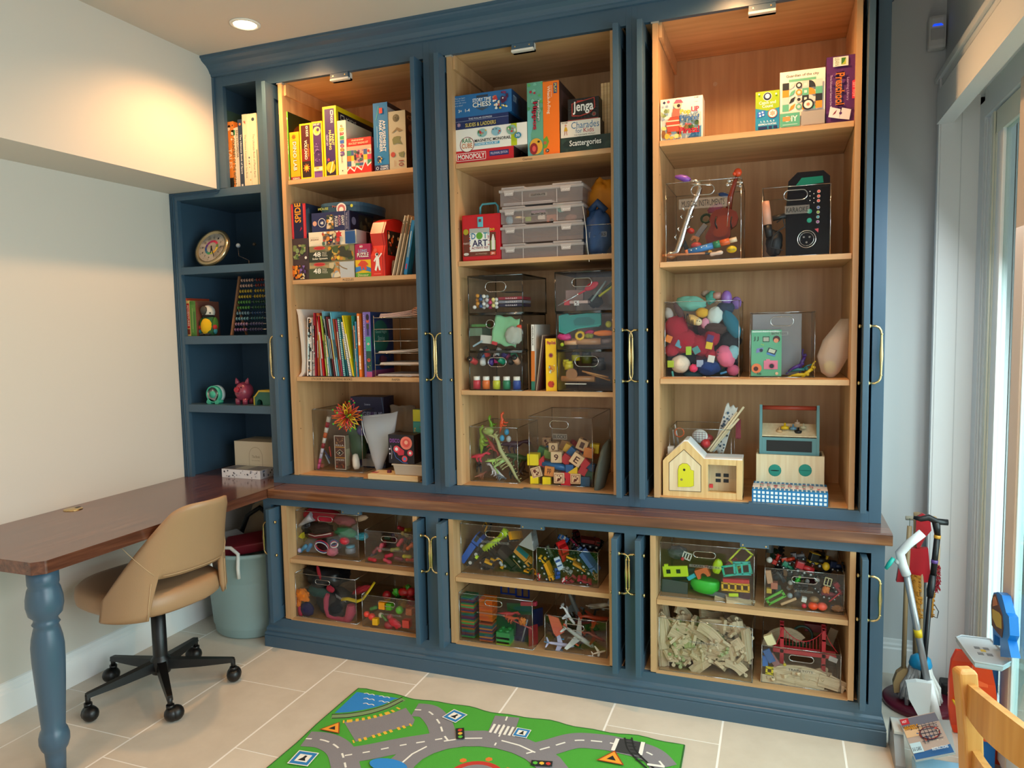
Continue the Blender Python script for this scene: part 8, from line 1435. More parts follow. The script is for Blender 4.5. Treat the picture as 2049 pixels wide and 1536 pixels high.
bn=binbox('clear bin of toy planes, lower right of the middle low cabinet',k,(982,1300),(1556,1385),(965,975),zL,.31,handle=(1165,1055,1345,1130),text=('PLANES',1190,1180,1330,1212));Y0=bn['Y']
many([('white and lilac with blue tail',lambda:t_plane(.12,'b8b8d8','2a80b0'),1120,1250,.02,(1.1,.1,.2)),('large white with orange tail',lambda:t_plane(.16,'b8bab4','c8502c'),1290,1180,.035,(.9,.6,.3)),('small cream nosed',lambda:t_plane(.06,'d8d0bc','a87a4a'),1480,1325,.010,(1.2,-.2,.4)),('white nosed high',lambda:t_plane(.10,'c8ccd0','7a7c80'),1190,980,.03,(.3,.9,.3)),('big white rear',lambda:t_plane(.17,'c8c0b4','8a8a88'),1480,900,.14,(.3,.3,2.4)),('grey clear winged',lambda:t_plane(.18,'6a6e6c','5a5c5a'),1250,900,.16,(.4,1.1,.4)),('orange red',lambda:t_plane(.14,'b04424','8a3018'),1440,1010,.12,(.2,.1,.5)),('rust lower',lambda:t_plane(.10,'8a3c24','5a2818'),1440,1180,.06,(.5,.4,.4)),('dark green',lambda:t_plane(.11,'2c4a34','1c3424'),1260,1270,.07,(.4,.2,2.2)),('brown',lambda:t_plane(.11,'5a4434','3a2c20'),1040,1130,.08,(.4,.9,1.2))],'toy_plane',' toy plane in the plane bin','toy plane',k,Y0,'toy planes in a bin')
b=B();b.prism([(-.035,.045),(.01,.035),(.035,-.02),(.0,-.045),(-.012,-.03)],-.003,.003,mat('d0604a',.5));put(b,'tail_fin','large coral plastic fin at the upper left of the plane bin','toy',k,1085,1080,Y0+.014)
fill(bn,'the plane bin',[('toy_plane',cw,'toy plane',(lambda c=c:t_plane(.10,c,'3a3a3c')),.045) for cw,c in (('dark grey','3a3c3e'),('olive','3c4228'),('maroon','4a1c1c'))],9,7,.5,y0=.4,group='toy planes in a bin')

k=kO
bn=binbox('large clear bin of plastic track parts, upper left of the right low cabinet',k,(198,545),(922,632),(183,130),zU,.33,handle=(455,200,625,262),text=('TRAIN TRACKS',422,300,672,345));Y0=bn['Y']
b=B();m=mat('b8d020',.35);b.box((-.048,-.006,-.022),(.048,.006,.020),m,.003)
for x in (-.026,.012):b.box((x-.008,-.0065,-.008),(x+.008,-.006,.008),BLACK)
b.box((-.04,-.005,.018),(-.025,.005,.028),m);put(b,'track_plate','flat lime yellow track plate with two square holes','toy',k,315,355,Y0+.014,(0,-.12,0))
b=B();rings=[[Vector((r*math.cos(a),r*.55*math.sin(a),z)) for a in [2*PI*i/24 for i in range(24)]] for z,r in ((-.034,.030),(-.03,.042),(-.01,.055),(.015,.056),(.02,.050))];b.loop_rings(rings,mat('3cb83a',.3));put(b,'green_bowl','bright green curved tunnel piece at the centre of the track bin','toy',k,545,455,Y0+.04,(0,.1,0))
for nm,mk,x,y,yy,rt in [('teal ladder frame',lambda:t_panelframe(.10,.035,'1fa88a',.007,1),790,345,.012,(0,-.22,0)),('turquoise ladder frame',lambda:t_panelframe(.055,.045,'28a8a0',.007,1),830,335,.010,(0,-.1,0)),('lime yellow frame',lambda:t_panelframe(.045,.075,'c8d028',.006,0),820,250,.03,(0,.7,0)),('yellow barred truck base',lambda:t_panelframe(.095,.026,'d8a414',.007,3),780,480,.012,(0,-.02,0)),('red bar with stripes',lambda:t_bar(.095,.02,'b82424',.014),785,430,.014,(0,-.04,0)),('lime cup',lambda:t_blob(.018,.012,.03,'a8c418',3,.12,.4),640,320,.016,(0,.2,0)),('turquoise strip',lambda:t_bar(.035,.01,'30a8b8',.016),440,400,.012,(0,-.6,0)),('orange brown arch',lambda:t_arch(.05,'b8582c'),520,350,.016,(0,-.4,0)),('white fork piece',lambda:t_panelframe(.03,.025,'d8d4cc',.004,2),405,240,.02,(0,.3,0)),('red cap',lambda:t_ball(.007,'b82434'),370,262,.012,(0,0,0)),('lime small',lambda:t_bar(.035,.01,'b8d028',.012),765,540,.008,(0,-.1,0)),('dark grey large plate',lambda:t_bar(.10,.01,'4a4c50',.055),310,480,.05,(0,.05,0)),('second dark grey plate',lambda:t_bar(.12,.01,'40444a',.05),400,380,.10,(0,-.1,0)),('purple brown block',lambda:t_bar(.04,.01,'4a2c38',.03),850,540,.03,(0,0,0)),('grey rail',lambda:t_bar(.08,.01,'5a6064',.02),640,535,.03,(0,.1,0)),('clear grey funnel',lambda:t_blob(.04,.03,.025,'5c5e60',8,.2,.3),330,210,.08,(0,0,0)),('red rear strip',lambda:t_bar(.06,.01,'8a2420',.012),740,290,.06,(0,-.7,0)),('green rear piece',lambda:t_bar(.05,.02,'1c5a30',.03),480,480,.12,(0,0,0))]:
    put(mk(),'track_part',nm+' in the plastic track bin','toy',k,x,y,Y0+yy,rt)
many([('short pale',lambda:t_track(.09,0),800,580,.02,(.3,.1,.2)),('second short pale',lambda:t_track(.08,0),700,575,.03,(.4,.2,.1))],'track_piece',' wooden track piece low in the plastic track bin','track',k,Y0)
bn=binbox('clear bin of mixed toy trains and figures, upper right of the right low cabinet',k,(1005,632),(1618,692),(1008,330),zU,.31,handle=(1215,395,1412,460),text=('TRAINS',1240,500,1380,530));Y0=bn['Y']
many([('lime green tray',lambda:t_panelframe(.065,.020,'5ca838',.008,0),1090,560,.012,(0,-.6,0)),('pale wooden stick',lambda:t_bar(.06,.01,'c8a078',.009),1190,590,.012,(0,-.5,0)),('natural wood plank',lambda:t_bar(.05,.01,'b88a6a',.02),1040,400,.014,(0,1.4,0)),('rose wood block',lambda:t_block(.024,'a8604a'),1080,465,.02,(0,0,0)),('orange striped cog',lambda:t_ball(.018,'e0481c',1,.8),1380,625,.012,(0,0,0)),('red orange cog',lambda:t_ball(.018,'e85a44',1,.8),1450,630,.012,(0,0,0)),('tan disc',lambda:t_ball(.014,'8a6a48',1.2,.8),1390,575,.012,(0,0,0)),('yellow square',lambda:t_block(.018,'b8982c'),1040,505,.016,(0,0,0)),('white dice shaped',lambda:t_block(.017,'d0d0cc'),1310,575,.014,(0,.2,0)),('red round button',lambda:t_ball(.009,'c02438'),1310,625,.008,(0,0,0)),('clear silver gem',lambda:t_ball(.01,'8a9498'),1200,545,.014,(0,0,0)),('red thin rod',lambda:t_rod(.05,.0025,'b82434'),1545,560,.012,(0,-.8,0)),('green figure holder',lambda:t_person(.032,'2c9a34','6ac048'),1265,420,.02,(0,.5,0)),('cream window frame',lambda:t_panelframe(.022,.028,'d8d0a0',.0025,1),1495,440,.012,(0,.2,0)),('orange flower',lambda:t_blob(.012,.008,.012,'d8782c',3,.6,.5),1480,500,.012,(0,0,0)),('dark grey rod',lambda:t_rod(.045,.007,'2c3034'),1130,400,.03,(0,.9,0)),('blue end piece',lambda:t_bar(.02,.01,'1c3a6a',.016),1540,640,.02,(0,0,0)),('tan twisted',lambda:t_blob(.02,.01,.012,'8a5a34',4,.4),1570,645,.012,(0,0,0)),('silver cylinder at the top left',lambda:t_bottle(.06,.013,'3a3c40','8a8c90'),1045,210,.05,(0,0,0)),('white ball at the top left',lambda:t_ball(.011,'b8b4b0'),1042,270,.03,(0,0,0)),('yellow minifigure head',lambda:t_ball(.013,'c8a018',1,1.2),1480,320,.05,(0,0,0))],'small_toy',' in the trains bin','toy',k,Y0)
many([('dark red',lambda:t_train(.07,'a01c24','5a1414'),1310,345,.03,(0,.3,.2)),('bright red',lambda:t_train(.045,'b8241c','6a1410'),1110,270,.06,(0,-1.2,0)),('orange red',lambda:t_train(.05,'b83418','301010'),1190,280,.05,(0,-.2,.3)),('green',lambda:t_train(.05,'1f6a50','143c30'),1180,330,.04,(0,.5,.3)),('black and yellow',lambda:t_train(.08,'17181a','a88414'),1420,290,.08,(0,.3,.4)),('grey',lambda:t_train(.05,'6a6468','2c2c30'),1265,250,.07,(0,-.2,0)),('rose red lower',lambda:t_train(.055,'8a2438','50141c'),1500,545,.03,(0,.2,.2)),('crimson tumbled',lambda:t_train(.05,'901c30','401018'),1560,500,.03,(0,1,.2)),('dark blue',lambda:t_train(.06,'1c2c50','101828'),1560,330,.12,(0,.2,.4)),('brown',lambda:t_train(.05,'3c2c28','1c1614'),1420,500,.05,(0,.8,.3))],'toy_train',' toy engine in the trains bin','toy train',k,Y0,'toy engines in a bin')
fill(bn,'the trains bin',[('small_toy',cw,'toy',mk,.025) for cw,mk in (('black',lambda:t_train(.05,'1a1a1c','2c2c30')),('maroon',lambda:t_block(.026,'4a1c24')),('dark green',lambda:t_block(.024,'1c4030')),('grey',lambda:t_ball(.014,'55585c')),('tan',lambda:t_bar(.05,.012,'8a6a4c',.012)),('white',lambda:t_ball(.009,'b8b8b4')))],44,9,.95,y0=.12,group='mixed small toys in a bin')
bn=binbox('large clear bin packed with wooden train track, lower left of the right low cabinet',k,(190,1118),(908,1228),(175,712),zL,.33,text=('TRAIN TRACKS',422,892,652,940));Y0=bn['Y']
rows=[(470,820,.17,.8,.03,(1.35,.28,0),'long curved piece near the top'),(600,845,.12,1.2,.012,(1.4,.7,0),'curved piece right of the top'),(700,780,.19,1.1,.05,(1.5,.12,0),'wide arched piece along the rim'),(700,980,.13,-.9,.008,(1.45,-.35,0),'pale arched piece at the right'),(500,970,.17,0,.012,(1.3,-.38,0),'long straight piece at the centre'),(360,880,.10,0,.010,(1.35,.45,0),'short straight piece left of the label'),(210,830,.13,0,.010,(1.2,1.45,0),'upright piece at the left edge'),(250,800,.13,.9,.03,(1.3,1.2,0),'curved upright piece at the upper left'),(505,1090,.08,0,.006,(1.3,-.75,0),'green edged short piece low in the middle'),(220,1010,.08,0,.014,(1.2,1.5,0),'short upright piece at the lower left'),(780,1080,.08,1,.010,(1.3,.5,0),'short curved piece at the lower right'),(870,920,.12,0,.02,(.6,1.45,0),'upright piece at the right edge'),(240,690,.09,0,.08,(.5,1.4,.1),'steep piece rising behind the rim'),(400,700,.12,1,.10,(1.2,.9,.5),'curved piece behind the rim at the left'),(600,710,.13,-1,.13,(.8,.3,.9),'looped piece behind the rim at the middle'),(780,740,.12,1,.12,(.9,.4,1.2),'curved piece behind the rim at the right')]
for x,y,L,cv,yy,rt,nm in rows:put(t_track(L,cv),'track_piece','wooden train track, '+nm+' of the packed bin','track',k,x,y,Y0+.022+yy,rt,'wooden train tracks in a bin')
pa,pb_=t_nub().obj('track_piece',None),t_nub(wood('track_green','7a8a4c','b8b888',40,.6,0,2)).obj('track_piece',None);R=random.Random(12)
GX=bn['x1']-bn['x0']
for i in range(150):
    o=pa if i == 0 else pb_ if i == 1 else (pb_ if i % 7 == 3 else pa).copy()
    if i > 1:COL.objects.link(o)
    lv=i % 3;fx=R.random();fz=R.random();o.location=(bn['x0']+.026+(GX-.052)*fx,bn['y0']+.024+.03*lv+(R.random()*.015),bn['z0']+.024+(bn['h']*(.62 if lv == 0 else .9)-.03)*fz);o.rotation_euler=(R.uniform(-.8,.8),R.uniform(0,6.3),-1.57+R.uniform(-.9,.9))
    tag(o,'short wooden track piece end on in the packed track bin' if o.data == pa.data else 'green tinged wooden track piece end on in the packed track bin','track','wooden track ends' if o.data == pa.data else 'green tinged track ends')
bn=binbox('clear bin marked TRAIN TOYS with a red bridge, lower right of the right low cabinet',k,(982,1215),(1592,1305),(980,928),zL,.31,handle=(1195,1000,1385,1072),text=('TRAIN TOYS',1175,1100,1390,1155));Y0=bn['Y']
t0=at(*k(1140,1180),Y0+.05);q=lambda x,y,dy=0:at(*k(x,y),Y0+.05+dy)-t0;RB=mat('b01c2c',.35)
t=empty('toy_bridge','red toy suspension bridge rising out of the train toys bin','toy bridge',t0)
for x in (1140,1465):
    b=B();p,p2=q(x,770 if x < 1300 else 800),q(x+10,1180)
    for dy in (0,.035):b.box((p.x-.007,dy,p2.z),(p.x+.007,dy+.006,p.z),RB,.001)
    for f in (.25,.5,.75,.97):b.box((p.x-.006,0,p2.z+(p.z-p2.z)*f-.003),(p.x+.006,.04,p2.z+(p.z-p2.z)*f+.003),RB)
    b.obj('tower',t)
b=B();p,p2=q(1070,955),q(1560,1010);b.box((p.x,0,p.z-.012),(p2.x,.005,p.z+.002),RB);b.box((p.x,.035,p.z-.012),(p2.x,.04,p.z+.002),RB);b.obj('deck',t)
for dy in (0,.035):
    for xs_,y0_,ym in (((1145,1460),790,890),((1070,1140),950,880),((1470,1570),830,930)):
        b=B();pts=[q(xs_[0]+(xs_[1]-xs_[0])*i/12,((790+(820-790)*i/12)+(1-(2*i/12-1)**2)*95) if xs_[0] == 1145 else (950-(150)*(i/12)**1.6 if xs_[0] == 1070 else 810+180*(i/12)**.7),dy) for i in range(13)]
        b.tube(pts,.0016,RB,5)
        if xs_[0] == 1145:
            for i in range(1,12):b.cyl(pts[i],(pts[i].x,pts[i].y,p.z),.001,RB,5)
        b.obj('cable',t)
many([('long arched',lambda:t_track(.18,1.1),1270,1130,.02,(1.35,.0,0)),('flat lower',lambda:t_track(.11,0),1220,1200,.012,(1.3,.1,0)),('pale corner',lambda:t_track(.07,0),1050,1205,.010,(1.2,.05,0)),('curved lower',lambda:t_track(.10,1),1350,1225,.012,(1.3,.1,0)),('ring shaped rear',lambda:t_track(.16,.35),1130,830,.14,(1.4,-.3,0)),('right lower',lambda:t_track(.07,0),1500,1220,.012,(1.3,.2,0)),('second right lower',lambda:t_track(.06,0),1560,1230,.018,(1.2,.4,0))],'track_piece',' wooden track piece in the train toys bin','track',k,Y0,'wooden tracks under the red bridge')
for i in range(16):o=pa.copy();COL.objects.link(o);o.location=(bn['x0']+.03+(bn['x1']-bn['x0']-.06)*((i*.37) % 1),bn['y0']+.02+.01*(i % 3),bn['z0']+.014+.013*(i//6));o.rotation_euler=(.2*(i % 3),.5*i,-1.4+.3*(i % 4));tag(o,'short wooden track piece end on below the red bridge','track','track ends below the bridge')
many([('cream wooden',lambda:t_bar(.032,.02,'d8cca0',.040),1045,885,.02,(0,-.45,0)),('blue and red',lambda:t_bar(.026,.012,'2c5a98',.05),1040,1010,.014,(0,-.5,0)),('bright blue',lambda:t_bar(.020,.012,'2868b8',.04),1010,1050,.02,(0,0,0)),('yellow framed',lambda:t_panelframe(.020,.022,'d8c018',.007,0),1042,1125,.010,(0,.05,0)),('yellow tiny',lambda:t_ball(.006,'c8b020'),1160,1080,.010,(0,0,0)),('dark green arched rear',lambda:t_ring(.034,.005,'2a4a44'),1300,850,.16,(1.5,0,0)),('white printed',lambda:t_bar(.03,.004,'a8a0a0',.018),1535,1040,.012,(0,.3,0)),('green blocky rear',lambda:t_bar(.09,.02,'14401c',.02),1230,930,.12,(0,0,0)),('dull red rear',lambda:t_bar(.08,.03,'6a1c24',.03),1400,790,.18,(0,0,0)),('tan rear',lambda:t_bar(.03,.02,'8a7458',.07),1520,860,.16,(0,.3,0)),('rose grey',lambda:t_bar(.024,.012,'8a5a60',.05),1075,1040,.02,(0,-.6,0))],'toy_piece',' toy piece in the train toys bin','toy',k,Y0)

# ================================================================== cleaning set by the glass door
A=lambda x,y,Y=.2:at(x,y,Y)
def rel(o0,pts):return [Vector(p)-o0 for p in pts]
MR=mat('5c1226',.3);TANW=wood('pole_wood','8a7050','b89a70',18,.45,2,2)
O=Vector((.520,.235,0));t=empty('cleaning_stand','round maroon wooden stand with an upright post holding toy cleaning tools','stand',O)
b=B();b.lathe([(0,.0005),(.122,.0005),(.126,.006),(.126,.020),(.120,.026),(0,.026)],MR,48);b.obj('base',t)
b=B();b.cyl((.0,.05,.026),(-.012,.05,.74),.014,TANW);b.obj('post',t)
b=B();c=A(1812,1036,.285)-O;b.cyl(c,(.05,.05,c.z+.005),.008,mat('c8c0a8',.5));b.ball((-.01,.03,.69),.011,mat('d8b88c',.4));b.ball((.045,.05,c.z+.005),.01,mat('d8b88c',.4));b.obj('peg_bar',t)
for y,c_ in ((1125,'2c70a8'),(1185,'2c70a8')):b=B();p=A(1847,y,.27)-O;b.lathe([(.0155,-.014),(.0155,.014)],mat(c_,.5),16,TR((-.006,.05,p.z)));b.obj('blue_tape',t)
def tool(name,label,cat,o):return empty(name,label,cat,o)
# broom
o=A(1808,1335,.22);t=tool('toy_broom','tan wooden toy broom with its rounded head down, left of the mop','broom',o);p=rel(o,[A(1820,1052,.25),A(1814,1150,.235),A(1808,1335,.22)])
b=B();b.tube(p,.0085,TANW,12);b.tube([p[0],p[0]+Vector((0,0,.03))],.001,mat('1c4a2c',.6),5);b.obj('pole',t);b=B();b.prism([(-.004,.0),(.012,0),(.014,-.04),(.004,-.09),(-.032,-.10),(-.036,-.06),(-.024,-.02)],-.014,.014,mat('a8885c',.4));b.obj('broom_head',t)
# mop
o=A(1842,1322,.21);t=tool('toy_mop','grey white string mop with a bright blue cap, standing on the maroon base','mop',o);b=B();b.lathe([(.036,-.022),(.040,-.012),(.034,.012),(.018,.024),(.0001,.028)],mat('1c90c0',.35),20);b.obj('cap',t)
YN=[mat('c9c6c2',.95,bump=.5),mat('a8a6a4',.95,bump=.5),mat('dddad4',.95,bump=.5)];R=random.Random(5)
b=B()
for i in range(120):
    a=2*PI*i*.618;s=R.uniform(.45,1);L=R.uniform(.85,1.05);wx,wy=.068*s*math.cos(a),.062*s*math.sin(a)
    b.tube([(.03*math.cos(a)*s,.03*math.sin(a)*s,-.01),(wx*.55,wy*.55,-.05*L),(wx*.9+R.uniform(-.008,.008),wy*.9,-.10*L),(wx*1.15+R.uniform(-.01,.01),wy*1.15,-.155*L)],[.006,.0085,.0085,.007],YN[i % 3],6)
b.obj('strands',t);b=B();b.cyl((0,.01,.02),(.005,.05,.36),.008,TANW);b.obj('pole',t)
# toy vacuum
o=A(1868,1425,.09);t=tool('toy_vacuum','white and silver toy stick vacuum with an angled handle and yellow band','vacuum',o);W1=mat('dcdcda',.35)
q=rel(o,[A(1846,1066,.10),A(1818,1088,.10),A(1801,1106,.10),A(1806,1130,.10),A(1814,1150,.10)])
b=B();b.tube(q,[.0155,.015,.0165,.0165,.016],W1,16);b.ball(rel(o,[A(1797,1123,.10)])[0],.012,W1);b.obj('handle',t)
s0,s1=rel(o,[A(1814,1148,.10),A(1856,1365,.09)]);b=B();b.cyl(s0,s1,.0115,mat('a8aaac',.3,.5),16);b.obj('shaft',t)
b=B();b.cyl(s0.lerp(s1,.51),s0.lerp(s1,.58),.0135,mat('d8b814',.4),16);b.obj('yellow_band',t)
b=B();m0,m1=rel(o,[A(1788,1116,.09),A(1772,1138,.08)]);b.tube([m0,(m0+m1)/2,m1],[.007,.0085,.006],mat('1fa898',.35),8);b.obj('trigger',t)
b=B();u=rel(o,[A(1832,1358,.08),A(1812,1362,.075),A(1818,1395,.07),A(1838,1432,.07),A(1858,1436,.075),A(1862,1362,.08)]);b.prism([(p.x,p.z) for p in u],u[0].y-.022,u[0].y+.004,W1);b.tube([s1-Vector((0,0,-.01)),rel(o,[A(1874,1440,.06)])[0]],[.016,.019],W1,16);b.obj('dust_cup',t)
# walking stick
o=A(1850,1318,.16);t=tool('walking_stick','black folding walking stick with a curved grip, leaning on the stand','walking stick',o)
p=rel(o,[A(1876,1070,.18),A(1867,1150,.175),A(1862,1180,.17),A(1850,1320,.16)]);b=B();b.tube([p[0],p[1]],.0105,BK,14);b.tube([p[1],p[2],p[2].lerp(p[3],.1)],[.012,.013,.011],BK,14);b.tube([p[2],p[3],p[3]+(p[3]-p[2])*.75],.0085,BK,14);b.obj('shaft',t)
q=rel(o,[A(1828,1035,.17),A(1842,1038,.17),A(1858,1035,.17),A(1874,1043,.17),A(1897,1045,.17)]);b=B();b.tube(q,[.006,.010,.012,.012,.011],BK,12);b.tube([q[3]+Vector((-.002,0,0)),p[0]],[.014,.010],BK,12);b.obj('grip',t)
for f,c_ in ((.0,'c8902c'),(.62,'5a3a80')):b=B();e=p[0].lerp(p[1],f);b.cyl(e,e+(p[1]-p[0])*.08,.0118,G(c_),14);b.obj('coloured_band',t)
b=B();e=p[2];b.tube([e+Vector((.012,-.01,-.05)),e+Vector((.026,-.01,-.075)),e+Vector((.022,-.01,-.10)),e+Vector((.006,-.01,-.095))],.0016,BLACK,6);b.obj('wrist_strap',t)
# dustpan, duster, brush
o=A(1830,1130,.26);t=tool('toy_dustpan','bright red toy dustpan hanging behind the white vacuum','dustpan',o);RDP=mat('b01422',.35)
b=B();b.prism([(p.x,p.z) for p in rel(o,[A(1793,1162,.26),A(1800,1118,.26),A(1815,1096,.26),A(1856,1095,.26),A(1862,1163,.26)])],-.012,.010,RDP);b.obj('pan',t)
b=B();b.prism([(p.x,p.z) for p in rel(o,[A(1832,1060,.26),A(1833,1034,.26),A(1845,1026,.26),A(1860,1034,.26),A(1863,1060,.26),A(1850,1075,.26),A(1840,1095,.26),A(1834,1095,.26)])],-.008,.006,RDP);b.obj('handle',t)
for nm,x0,y0,x1,y1,r,yy,lb in (('feather_duster',1830,1152,1836,1236,.021,.235,'large shaggy ochre duster hanging behind the vacuum shaft'),('feather_duster',1865,1180,1863,1234,.012,.24,'small looped ochre duster hanging behind the black stick')):
    p0,p1=A(x0,y0,yy),A(x1,y1,yy);b=B();c_=(p0+p1)/2;m=mat('b87a24',.95,bump=1,bscale=250)
    for i in range(150 if r > .015 else 60):
        a,f=R.uniform(0,6.3),R.random();q=p0.lerp(p1,f)-c_;e=q+Vector((r*math.cos(a),r*.7*math.sin(a),R.uniform(-.006,.006)));b.tube([q,(q+e)/2+Vector((0,0,.003)),e],.0026,m,5)
    b.tube([p0-c_,p1-c_],r*.6,m,10);tag(b.obj(nm,None,c_),lb,'duster')
o=A(1876,1130,.24);t=tool('hand_brush','wooden hand brush with red bristles hanging behind the black stick','brush',o);p=rel(o,[A(1877,1066,.24),A(1879,1100,.24),A(1876,1128,.24),A(1874,1180,.24)])
b=B();b.tube(p,[.005,.006,.010,.009],mat('c8a880',.45),12,flat=.5);b.obj('wooden_handle',t)
b=B()
for i in range(90):q=p[2].lerp(p[3],R.random())+Vector((R.uniform(-.008,.008),0,0));b.tube([q,q+Vector((R.uniform(-.001,.003),-.020,R.uniform(-.008,0)))],.0016,mat('9a1424',.7),4)
b.obj('bristles',t)
b=B();b.box((-.012,-.03,0),(.045,.03,.07),mat('141416',.5),.01);simple('floor_socket','small black box on the floor behind the orange toy ramp','box',b,loc=(.62,.33,.0005))

# ================================================================== toy garage
kT=K(1860,1150,3.979);tz=lambda x,y,z:atz(*kT(x,y),z)
OR=mat('ee4310',.38);BL=mat('0c74cc',.35);GR=mat('aeb6bc',.4)
O=Vector((.62,-.15,0));t=empty('toy_garage','tall orange and blue toy car garage with a grey top platform and sign','toy garage',O)
pl=[tz(x,y,.42)-O for x,y in [(210,500),(255,485),(490,515),(655,690),(585,730),(360,695)]]
b=B();zt=.42
for z0,z1,s in ((zt-.012,zt,1),(zt-.018,zt-.012,.94)):
    c_=sum(pl,Vector())/6;b.prism([((p.x-c_.x)*s+c_.x,(p.y-c_.y)*s+c_.y) for p in pl],z0,z1,GR,axis='z')
b.tube([(p.x,p.y,zt+.002) for p in pl],.003,GR,6,closed=True)
for i in range(4):b.box((c_.x-.02+.025*(i % 2),c_.y-.04+.045*(i//2),zt),(c_.x-.004+.025*(i % 2),c_.y-.022+.045*(i//2),zt+.0006),mat('70767c',.5))
b.box((c_.x-.006,c_.y-.012,zt),(c_.x+.008,c_.y+.004,zt+.0008),mat('c8b040',.5));b.obj('platform',t)
b=B();X_=.655;S=lambda x,y:(lambda p:(p.y-O.y,p.z))(atx(*kT(x,y),X_))
sg=[S(505,555),S(502,420),S(492,330),S(492,210),S(510,140),S(545,135),S(575,160),S(610,300),S(632,330),S(640,480),S(622,520),S(650,655),S(565,650),S(560,500),S(515,470),S(512,555)]
b.prism(sg,X_-O.x,X_-O.x+.024,BL,axis='x');b.obj('arch',t)
b=B();b.prism([S(500,400),S(495,240),S(510,160),S(530,150),S(560,250),S(582,320),S(590,420),S(580,500),S(545,460)],X_-O.x-.002,X_-O.x,mat('5a3a2c',.5),axis='x');b.prism([S(508,340),S(508,270),S(560,300),S(578,330),S(580,430),S(540,410)],X_-O.x-.003,X_-O.x-.002,mat('b8a040',.5),axis='x');b.prism([S(512,250),S(514,180),S(530,170),S(548,240)],X_-O.x-.003,X_-O.x-.002,mat('b8744a',.5),axis='x');b.obj('sign_picture',t)
b=B();q=[tz(230,600,.40)-O,tz(190,680,.34)-O,tz(168,850,.24)-O,tz(165,1050,.12)-O,tz(180,1190,.03)-O]
b.loop_rings([[p+Vector((-.006,.012,0)),p+Vector((.05,.012,0)),p+Vector((.055,0,0)),p+Vector((-.004,0,0))] for p in q+[q[-1]+Vector((.01,0,-.028))]],OR,smooth=False);b.obj('curved_track',t)
b=B();q=[(400,720,.40),(430,860,.33),(455,1080,.23),(490,1300,.13),(525,1500,.012)];q=[tz(*p)-O for p in q]
b.loop_rings([[p+Vector((-.022,.0,0)),p+Vector((.030,-.01,0)),p+Vector((.032,.020,0)),p+Vector((-.018,.03,0))] for p in q],OR,smooth=False)
for p in q[1:4]:b.box((p.x-.022,p.y-.006,p.z-.012),(p.x+.012,p.y+.002,p.z+.012),mat('f05a24',.38),.003)
b.obj('lift_tower',t)
b=B();p0=tz(540,760,.38)-O;b.box((p0.x-.022,p0.y+.06,.0005),(p0.x+.018,p0.y+.10,zt-.02),BL,.003);b.obj('blue_column',t)
b=B();e0,e1=tz(150,935,.17)-O,tz(225,1060,.14)-O;b.tube([e0,e1],.004,mat('e0b010',.4),8);b.obj('yellow_lever',t)
# booklet on grey ramp pieces
c0,c1,c2,c3=atz(1797,1436,.135),atz(1900,1440,.16),atz(1912,1506,.15),atz(1832,1522,.11)
b=B();n=(c1-c0).cross(c3-c0).normalized();n=n if n.z > 0 else -n
b.add([c0,c1,c2,c3]+[p-n*.004 for p in (c0,c1,c2,c3)],[(0,3,2,1),(4,5,6,7),(0,1,5,4),(1,2,6,5),(2,3,7,6),(3,0,4,7)],mat('9aa0a4',.3))
P=Panel(b,c3,c2-c3,c0-c3,.0003)
if P.n.z < 0:P.n=-P.n
P.rect(.02,.02,.98,.96,'b09a90').poly([(.02,.02),(.98,.02),(.98,.2),(.02,.14)],'2c5a90').rect(.02,.74,.98,.94,'6a6a78').rect(.02,.5,.5,.72,'d8b088').rect(.02,.80,.24,.94,'b82430').txt('HOT',.06,.84,.18,.9,'f0e0e0').txt('WHEELS',.04,.66,.42,.76,'d8901c',out='7a4a14').rect(.02,.14,.3,.36,'b8d0dc').txt('3-5 CARS',.04,.18,.26,.26,'3a4a5a').ring(.62,.5,.27,'7a2a24','a89088',.86)
for i in range(5):P.rect(.4+i*.1,.28+.02*i,.412+i*.1,.72,'20243c');P.rect(.36,.34+i*.08,.9,.352+i*.08,'20243c')
P.blobs(.35,.25,.92,.7,['2a2c4a','c8584a','d8c8b8','3a4a6a'],16,4,.035).blobs(.05,.38,.35,.6,['4a3a4a','2a5a8a'],5,2,.03).txt('INSTRUCTIONS',.5,.06,.9,.12,'d8e0e8')
simple('instruction_booklet','glossy toy car track instruction booklet lying tilted in front of the stand','booklet',b)
b=B();g_=mat('8e9296',.4);b.prism([(-.20,.0005),(-.20,.02),(-.14,.10),(-.05,.108),(-.03,.05),(-.03,.0005)],-.03,.0,g_,axis='x');b.box((-.03,-.15,.10),(.0,-.06,.112),mat('c8c8c4',.4),.003);b.cyl((-.03,-.08,.09),(.01,-.08,.09),.018,g_);simple('ramp_piece','grey plastic ramp piece on the floor under the booklet','toy',b,loc=(.405,-.05,0))
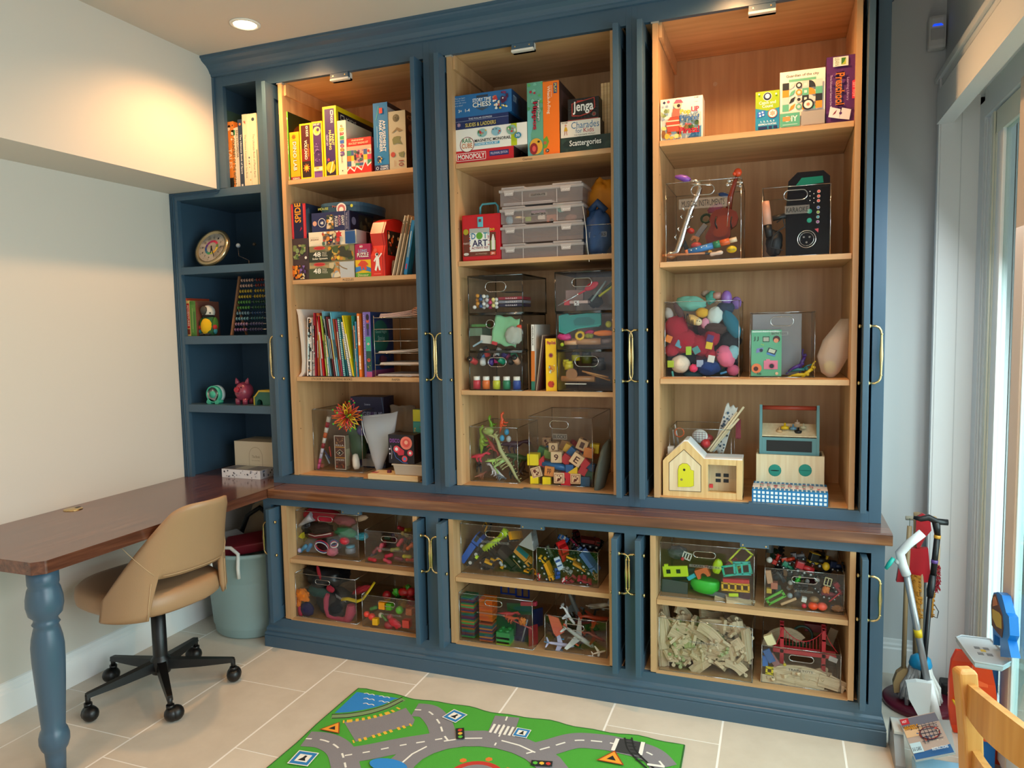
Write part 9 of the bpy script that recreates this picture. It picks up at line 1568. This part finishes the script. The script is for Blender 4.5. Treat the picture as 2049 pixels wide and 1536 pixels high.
b=B();b.box((0,0,.0005),(.15,.10,.07),mat('9cc4e0',.4),.004);b.box((.08,-.002,.0005),(.15,.0,.05),BL);simple('pale_blue_box','pale blue plastic toy base beneath the booklet','toy',b,loc=(.42,-.36,0))
b=B();b.box((0,0,.0005),(.10,.06,.055),mat('c8d818',.4),.006);simple('lime_toy','lime yellow plastic toy beside the blue base on the floor','toy',b,loc=(.54,-.42,0),rot=(0,0,.2))
b=B();b.cyl((0,0,.02),(.012,0,.02),.019,mat('141416',.6));b.cyl((-.001,0,.02),(0,0,.02),.010,mat('c8a02c',.4));simple('toy_disc','small black toy wheel with a golden hub by the grey ramp','toy wheel',b,loc=(.395,-.33,0))
# child's beech chair
O=Vector((.435,-.90,0));a=math.atan2(-.94,.35);t=empty('child_chair','small golden beech child\'s chair at the right edge of the picture','chair',O,a)   # local x runs along the backrest, local y points away from the camera
W_,D_=.32,.24
for x in (0,W_):
    b=B();b.loop_rings([[Vector((x-.017,-.022+dy,z)),Vector((x+.017,-.022+dy,z)),Vector((x+.017,.022+dy,z)),Vector((x-.017,.022+dy,z))] for z,dy in ((0,.0),(.30,.012),(.50,.0),(.655,-.018))]+[[Vector((x-.012,-.033,.664)),Vector((x+.012,-.033,.664)),Vector((x+.012,-.003,.664)),Vector((x-.012,-.003,.664))]],BEECH,smooth=False);o_=b.obj('back_post',t);bm_=o_.modifiers.new('b','BEVEL');bm_.width=.005;bm_.segments=2
    b=B();b.box((x-.016,D_-.018,0),(x+.016,D_+.014,.30),BEECH,.004);b.obj('leg',t)
def rail(z0,z1,bow,yc):
    b=B();rings=[]
    for i in range(13):
        f=i/12;x=.016+(W_-.032)*f;s=math.sin(PI*f);yy=yc-.030*s;rings.append([Vector((x,yy-.009,z0+bow*s*.3)),Vector((x,yy+.009,z0+bow*s*.3)),Vector((x,yy+.009,z1+bow*s)),Vector((x,yy-.009,z1+bow*s))])
    b.loop_rings(rings,BEECH,smooth=False);b.obj('back_rail',t)
rail(.555,.632,.022,-.012);rail(.40,.470,.008,.004)
b=B();b.box((-.02,-.0,.30),(W_+.02,D_+.02,.318),BEECH,.006);b.obj('seat',t)
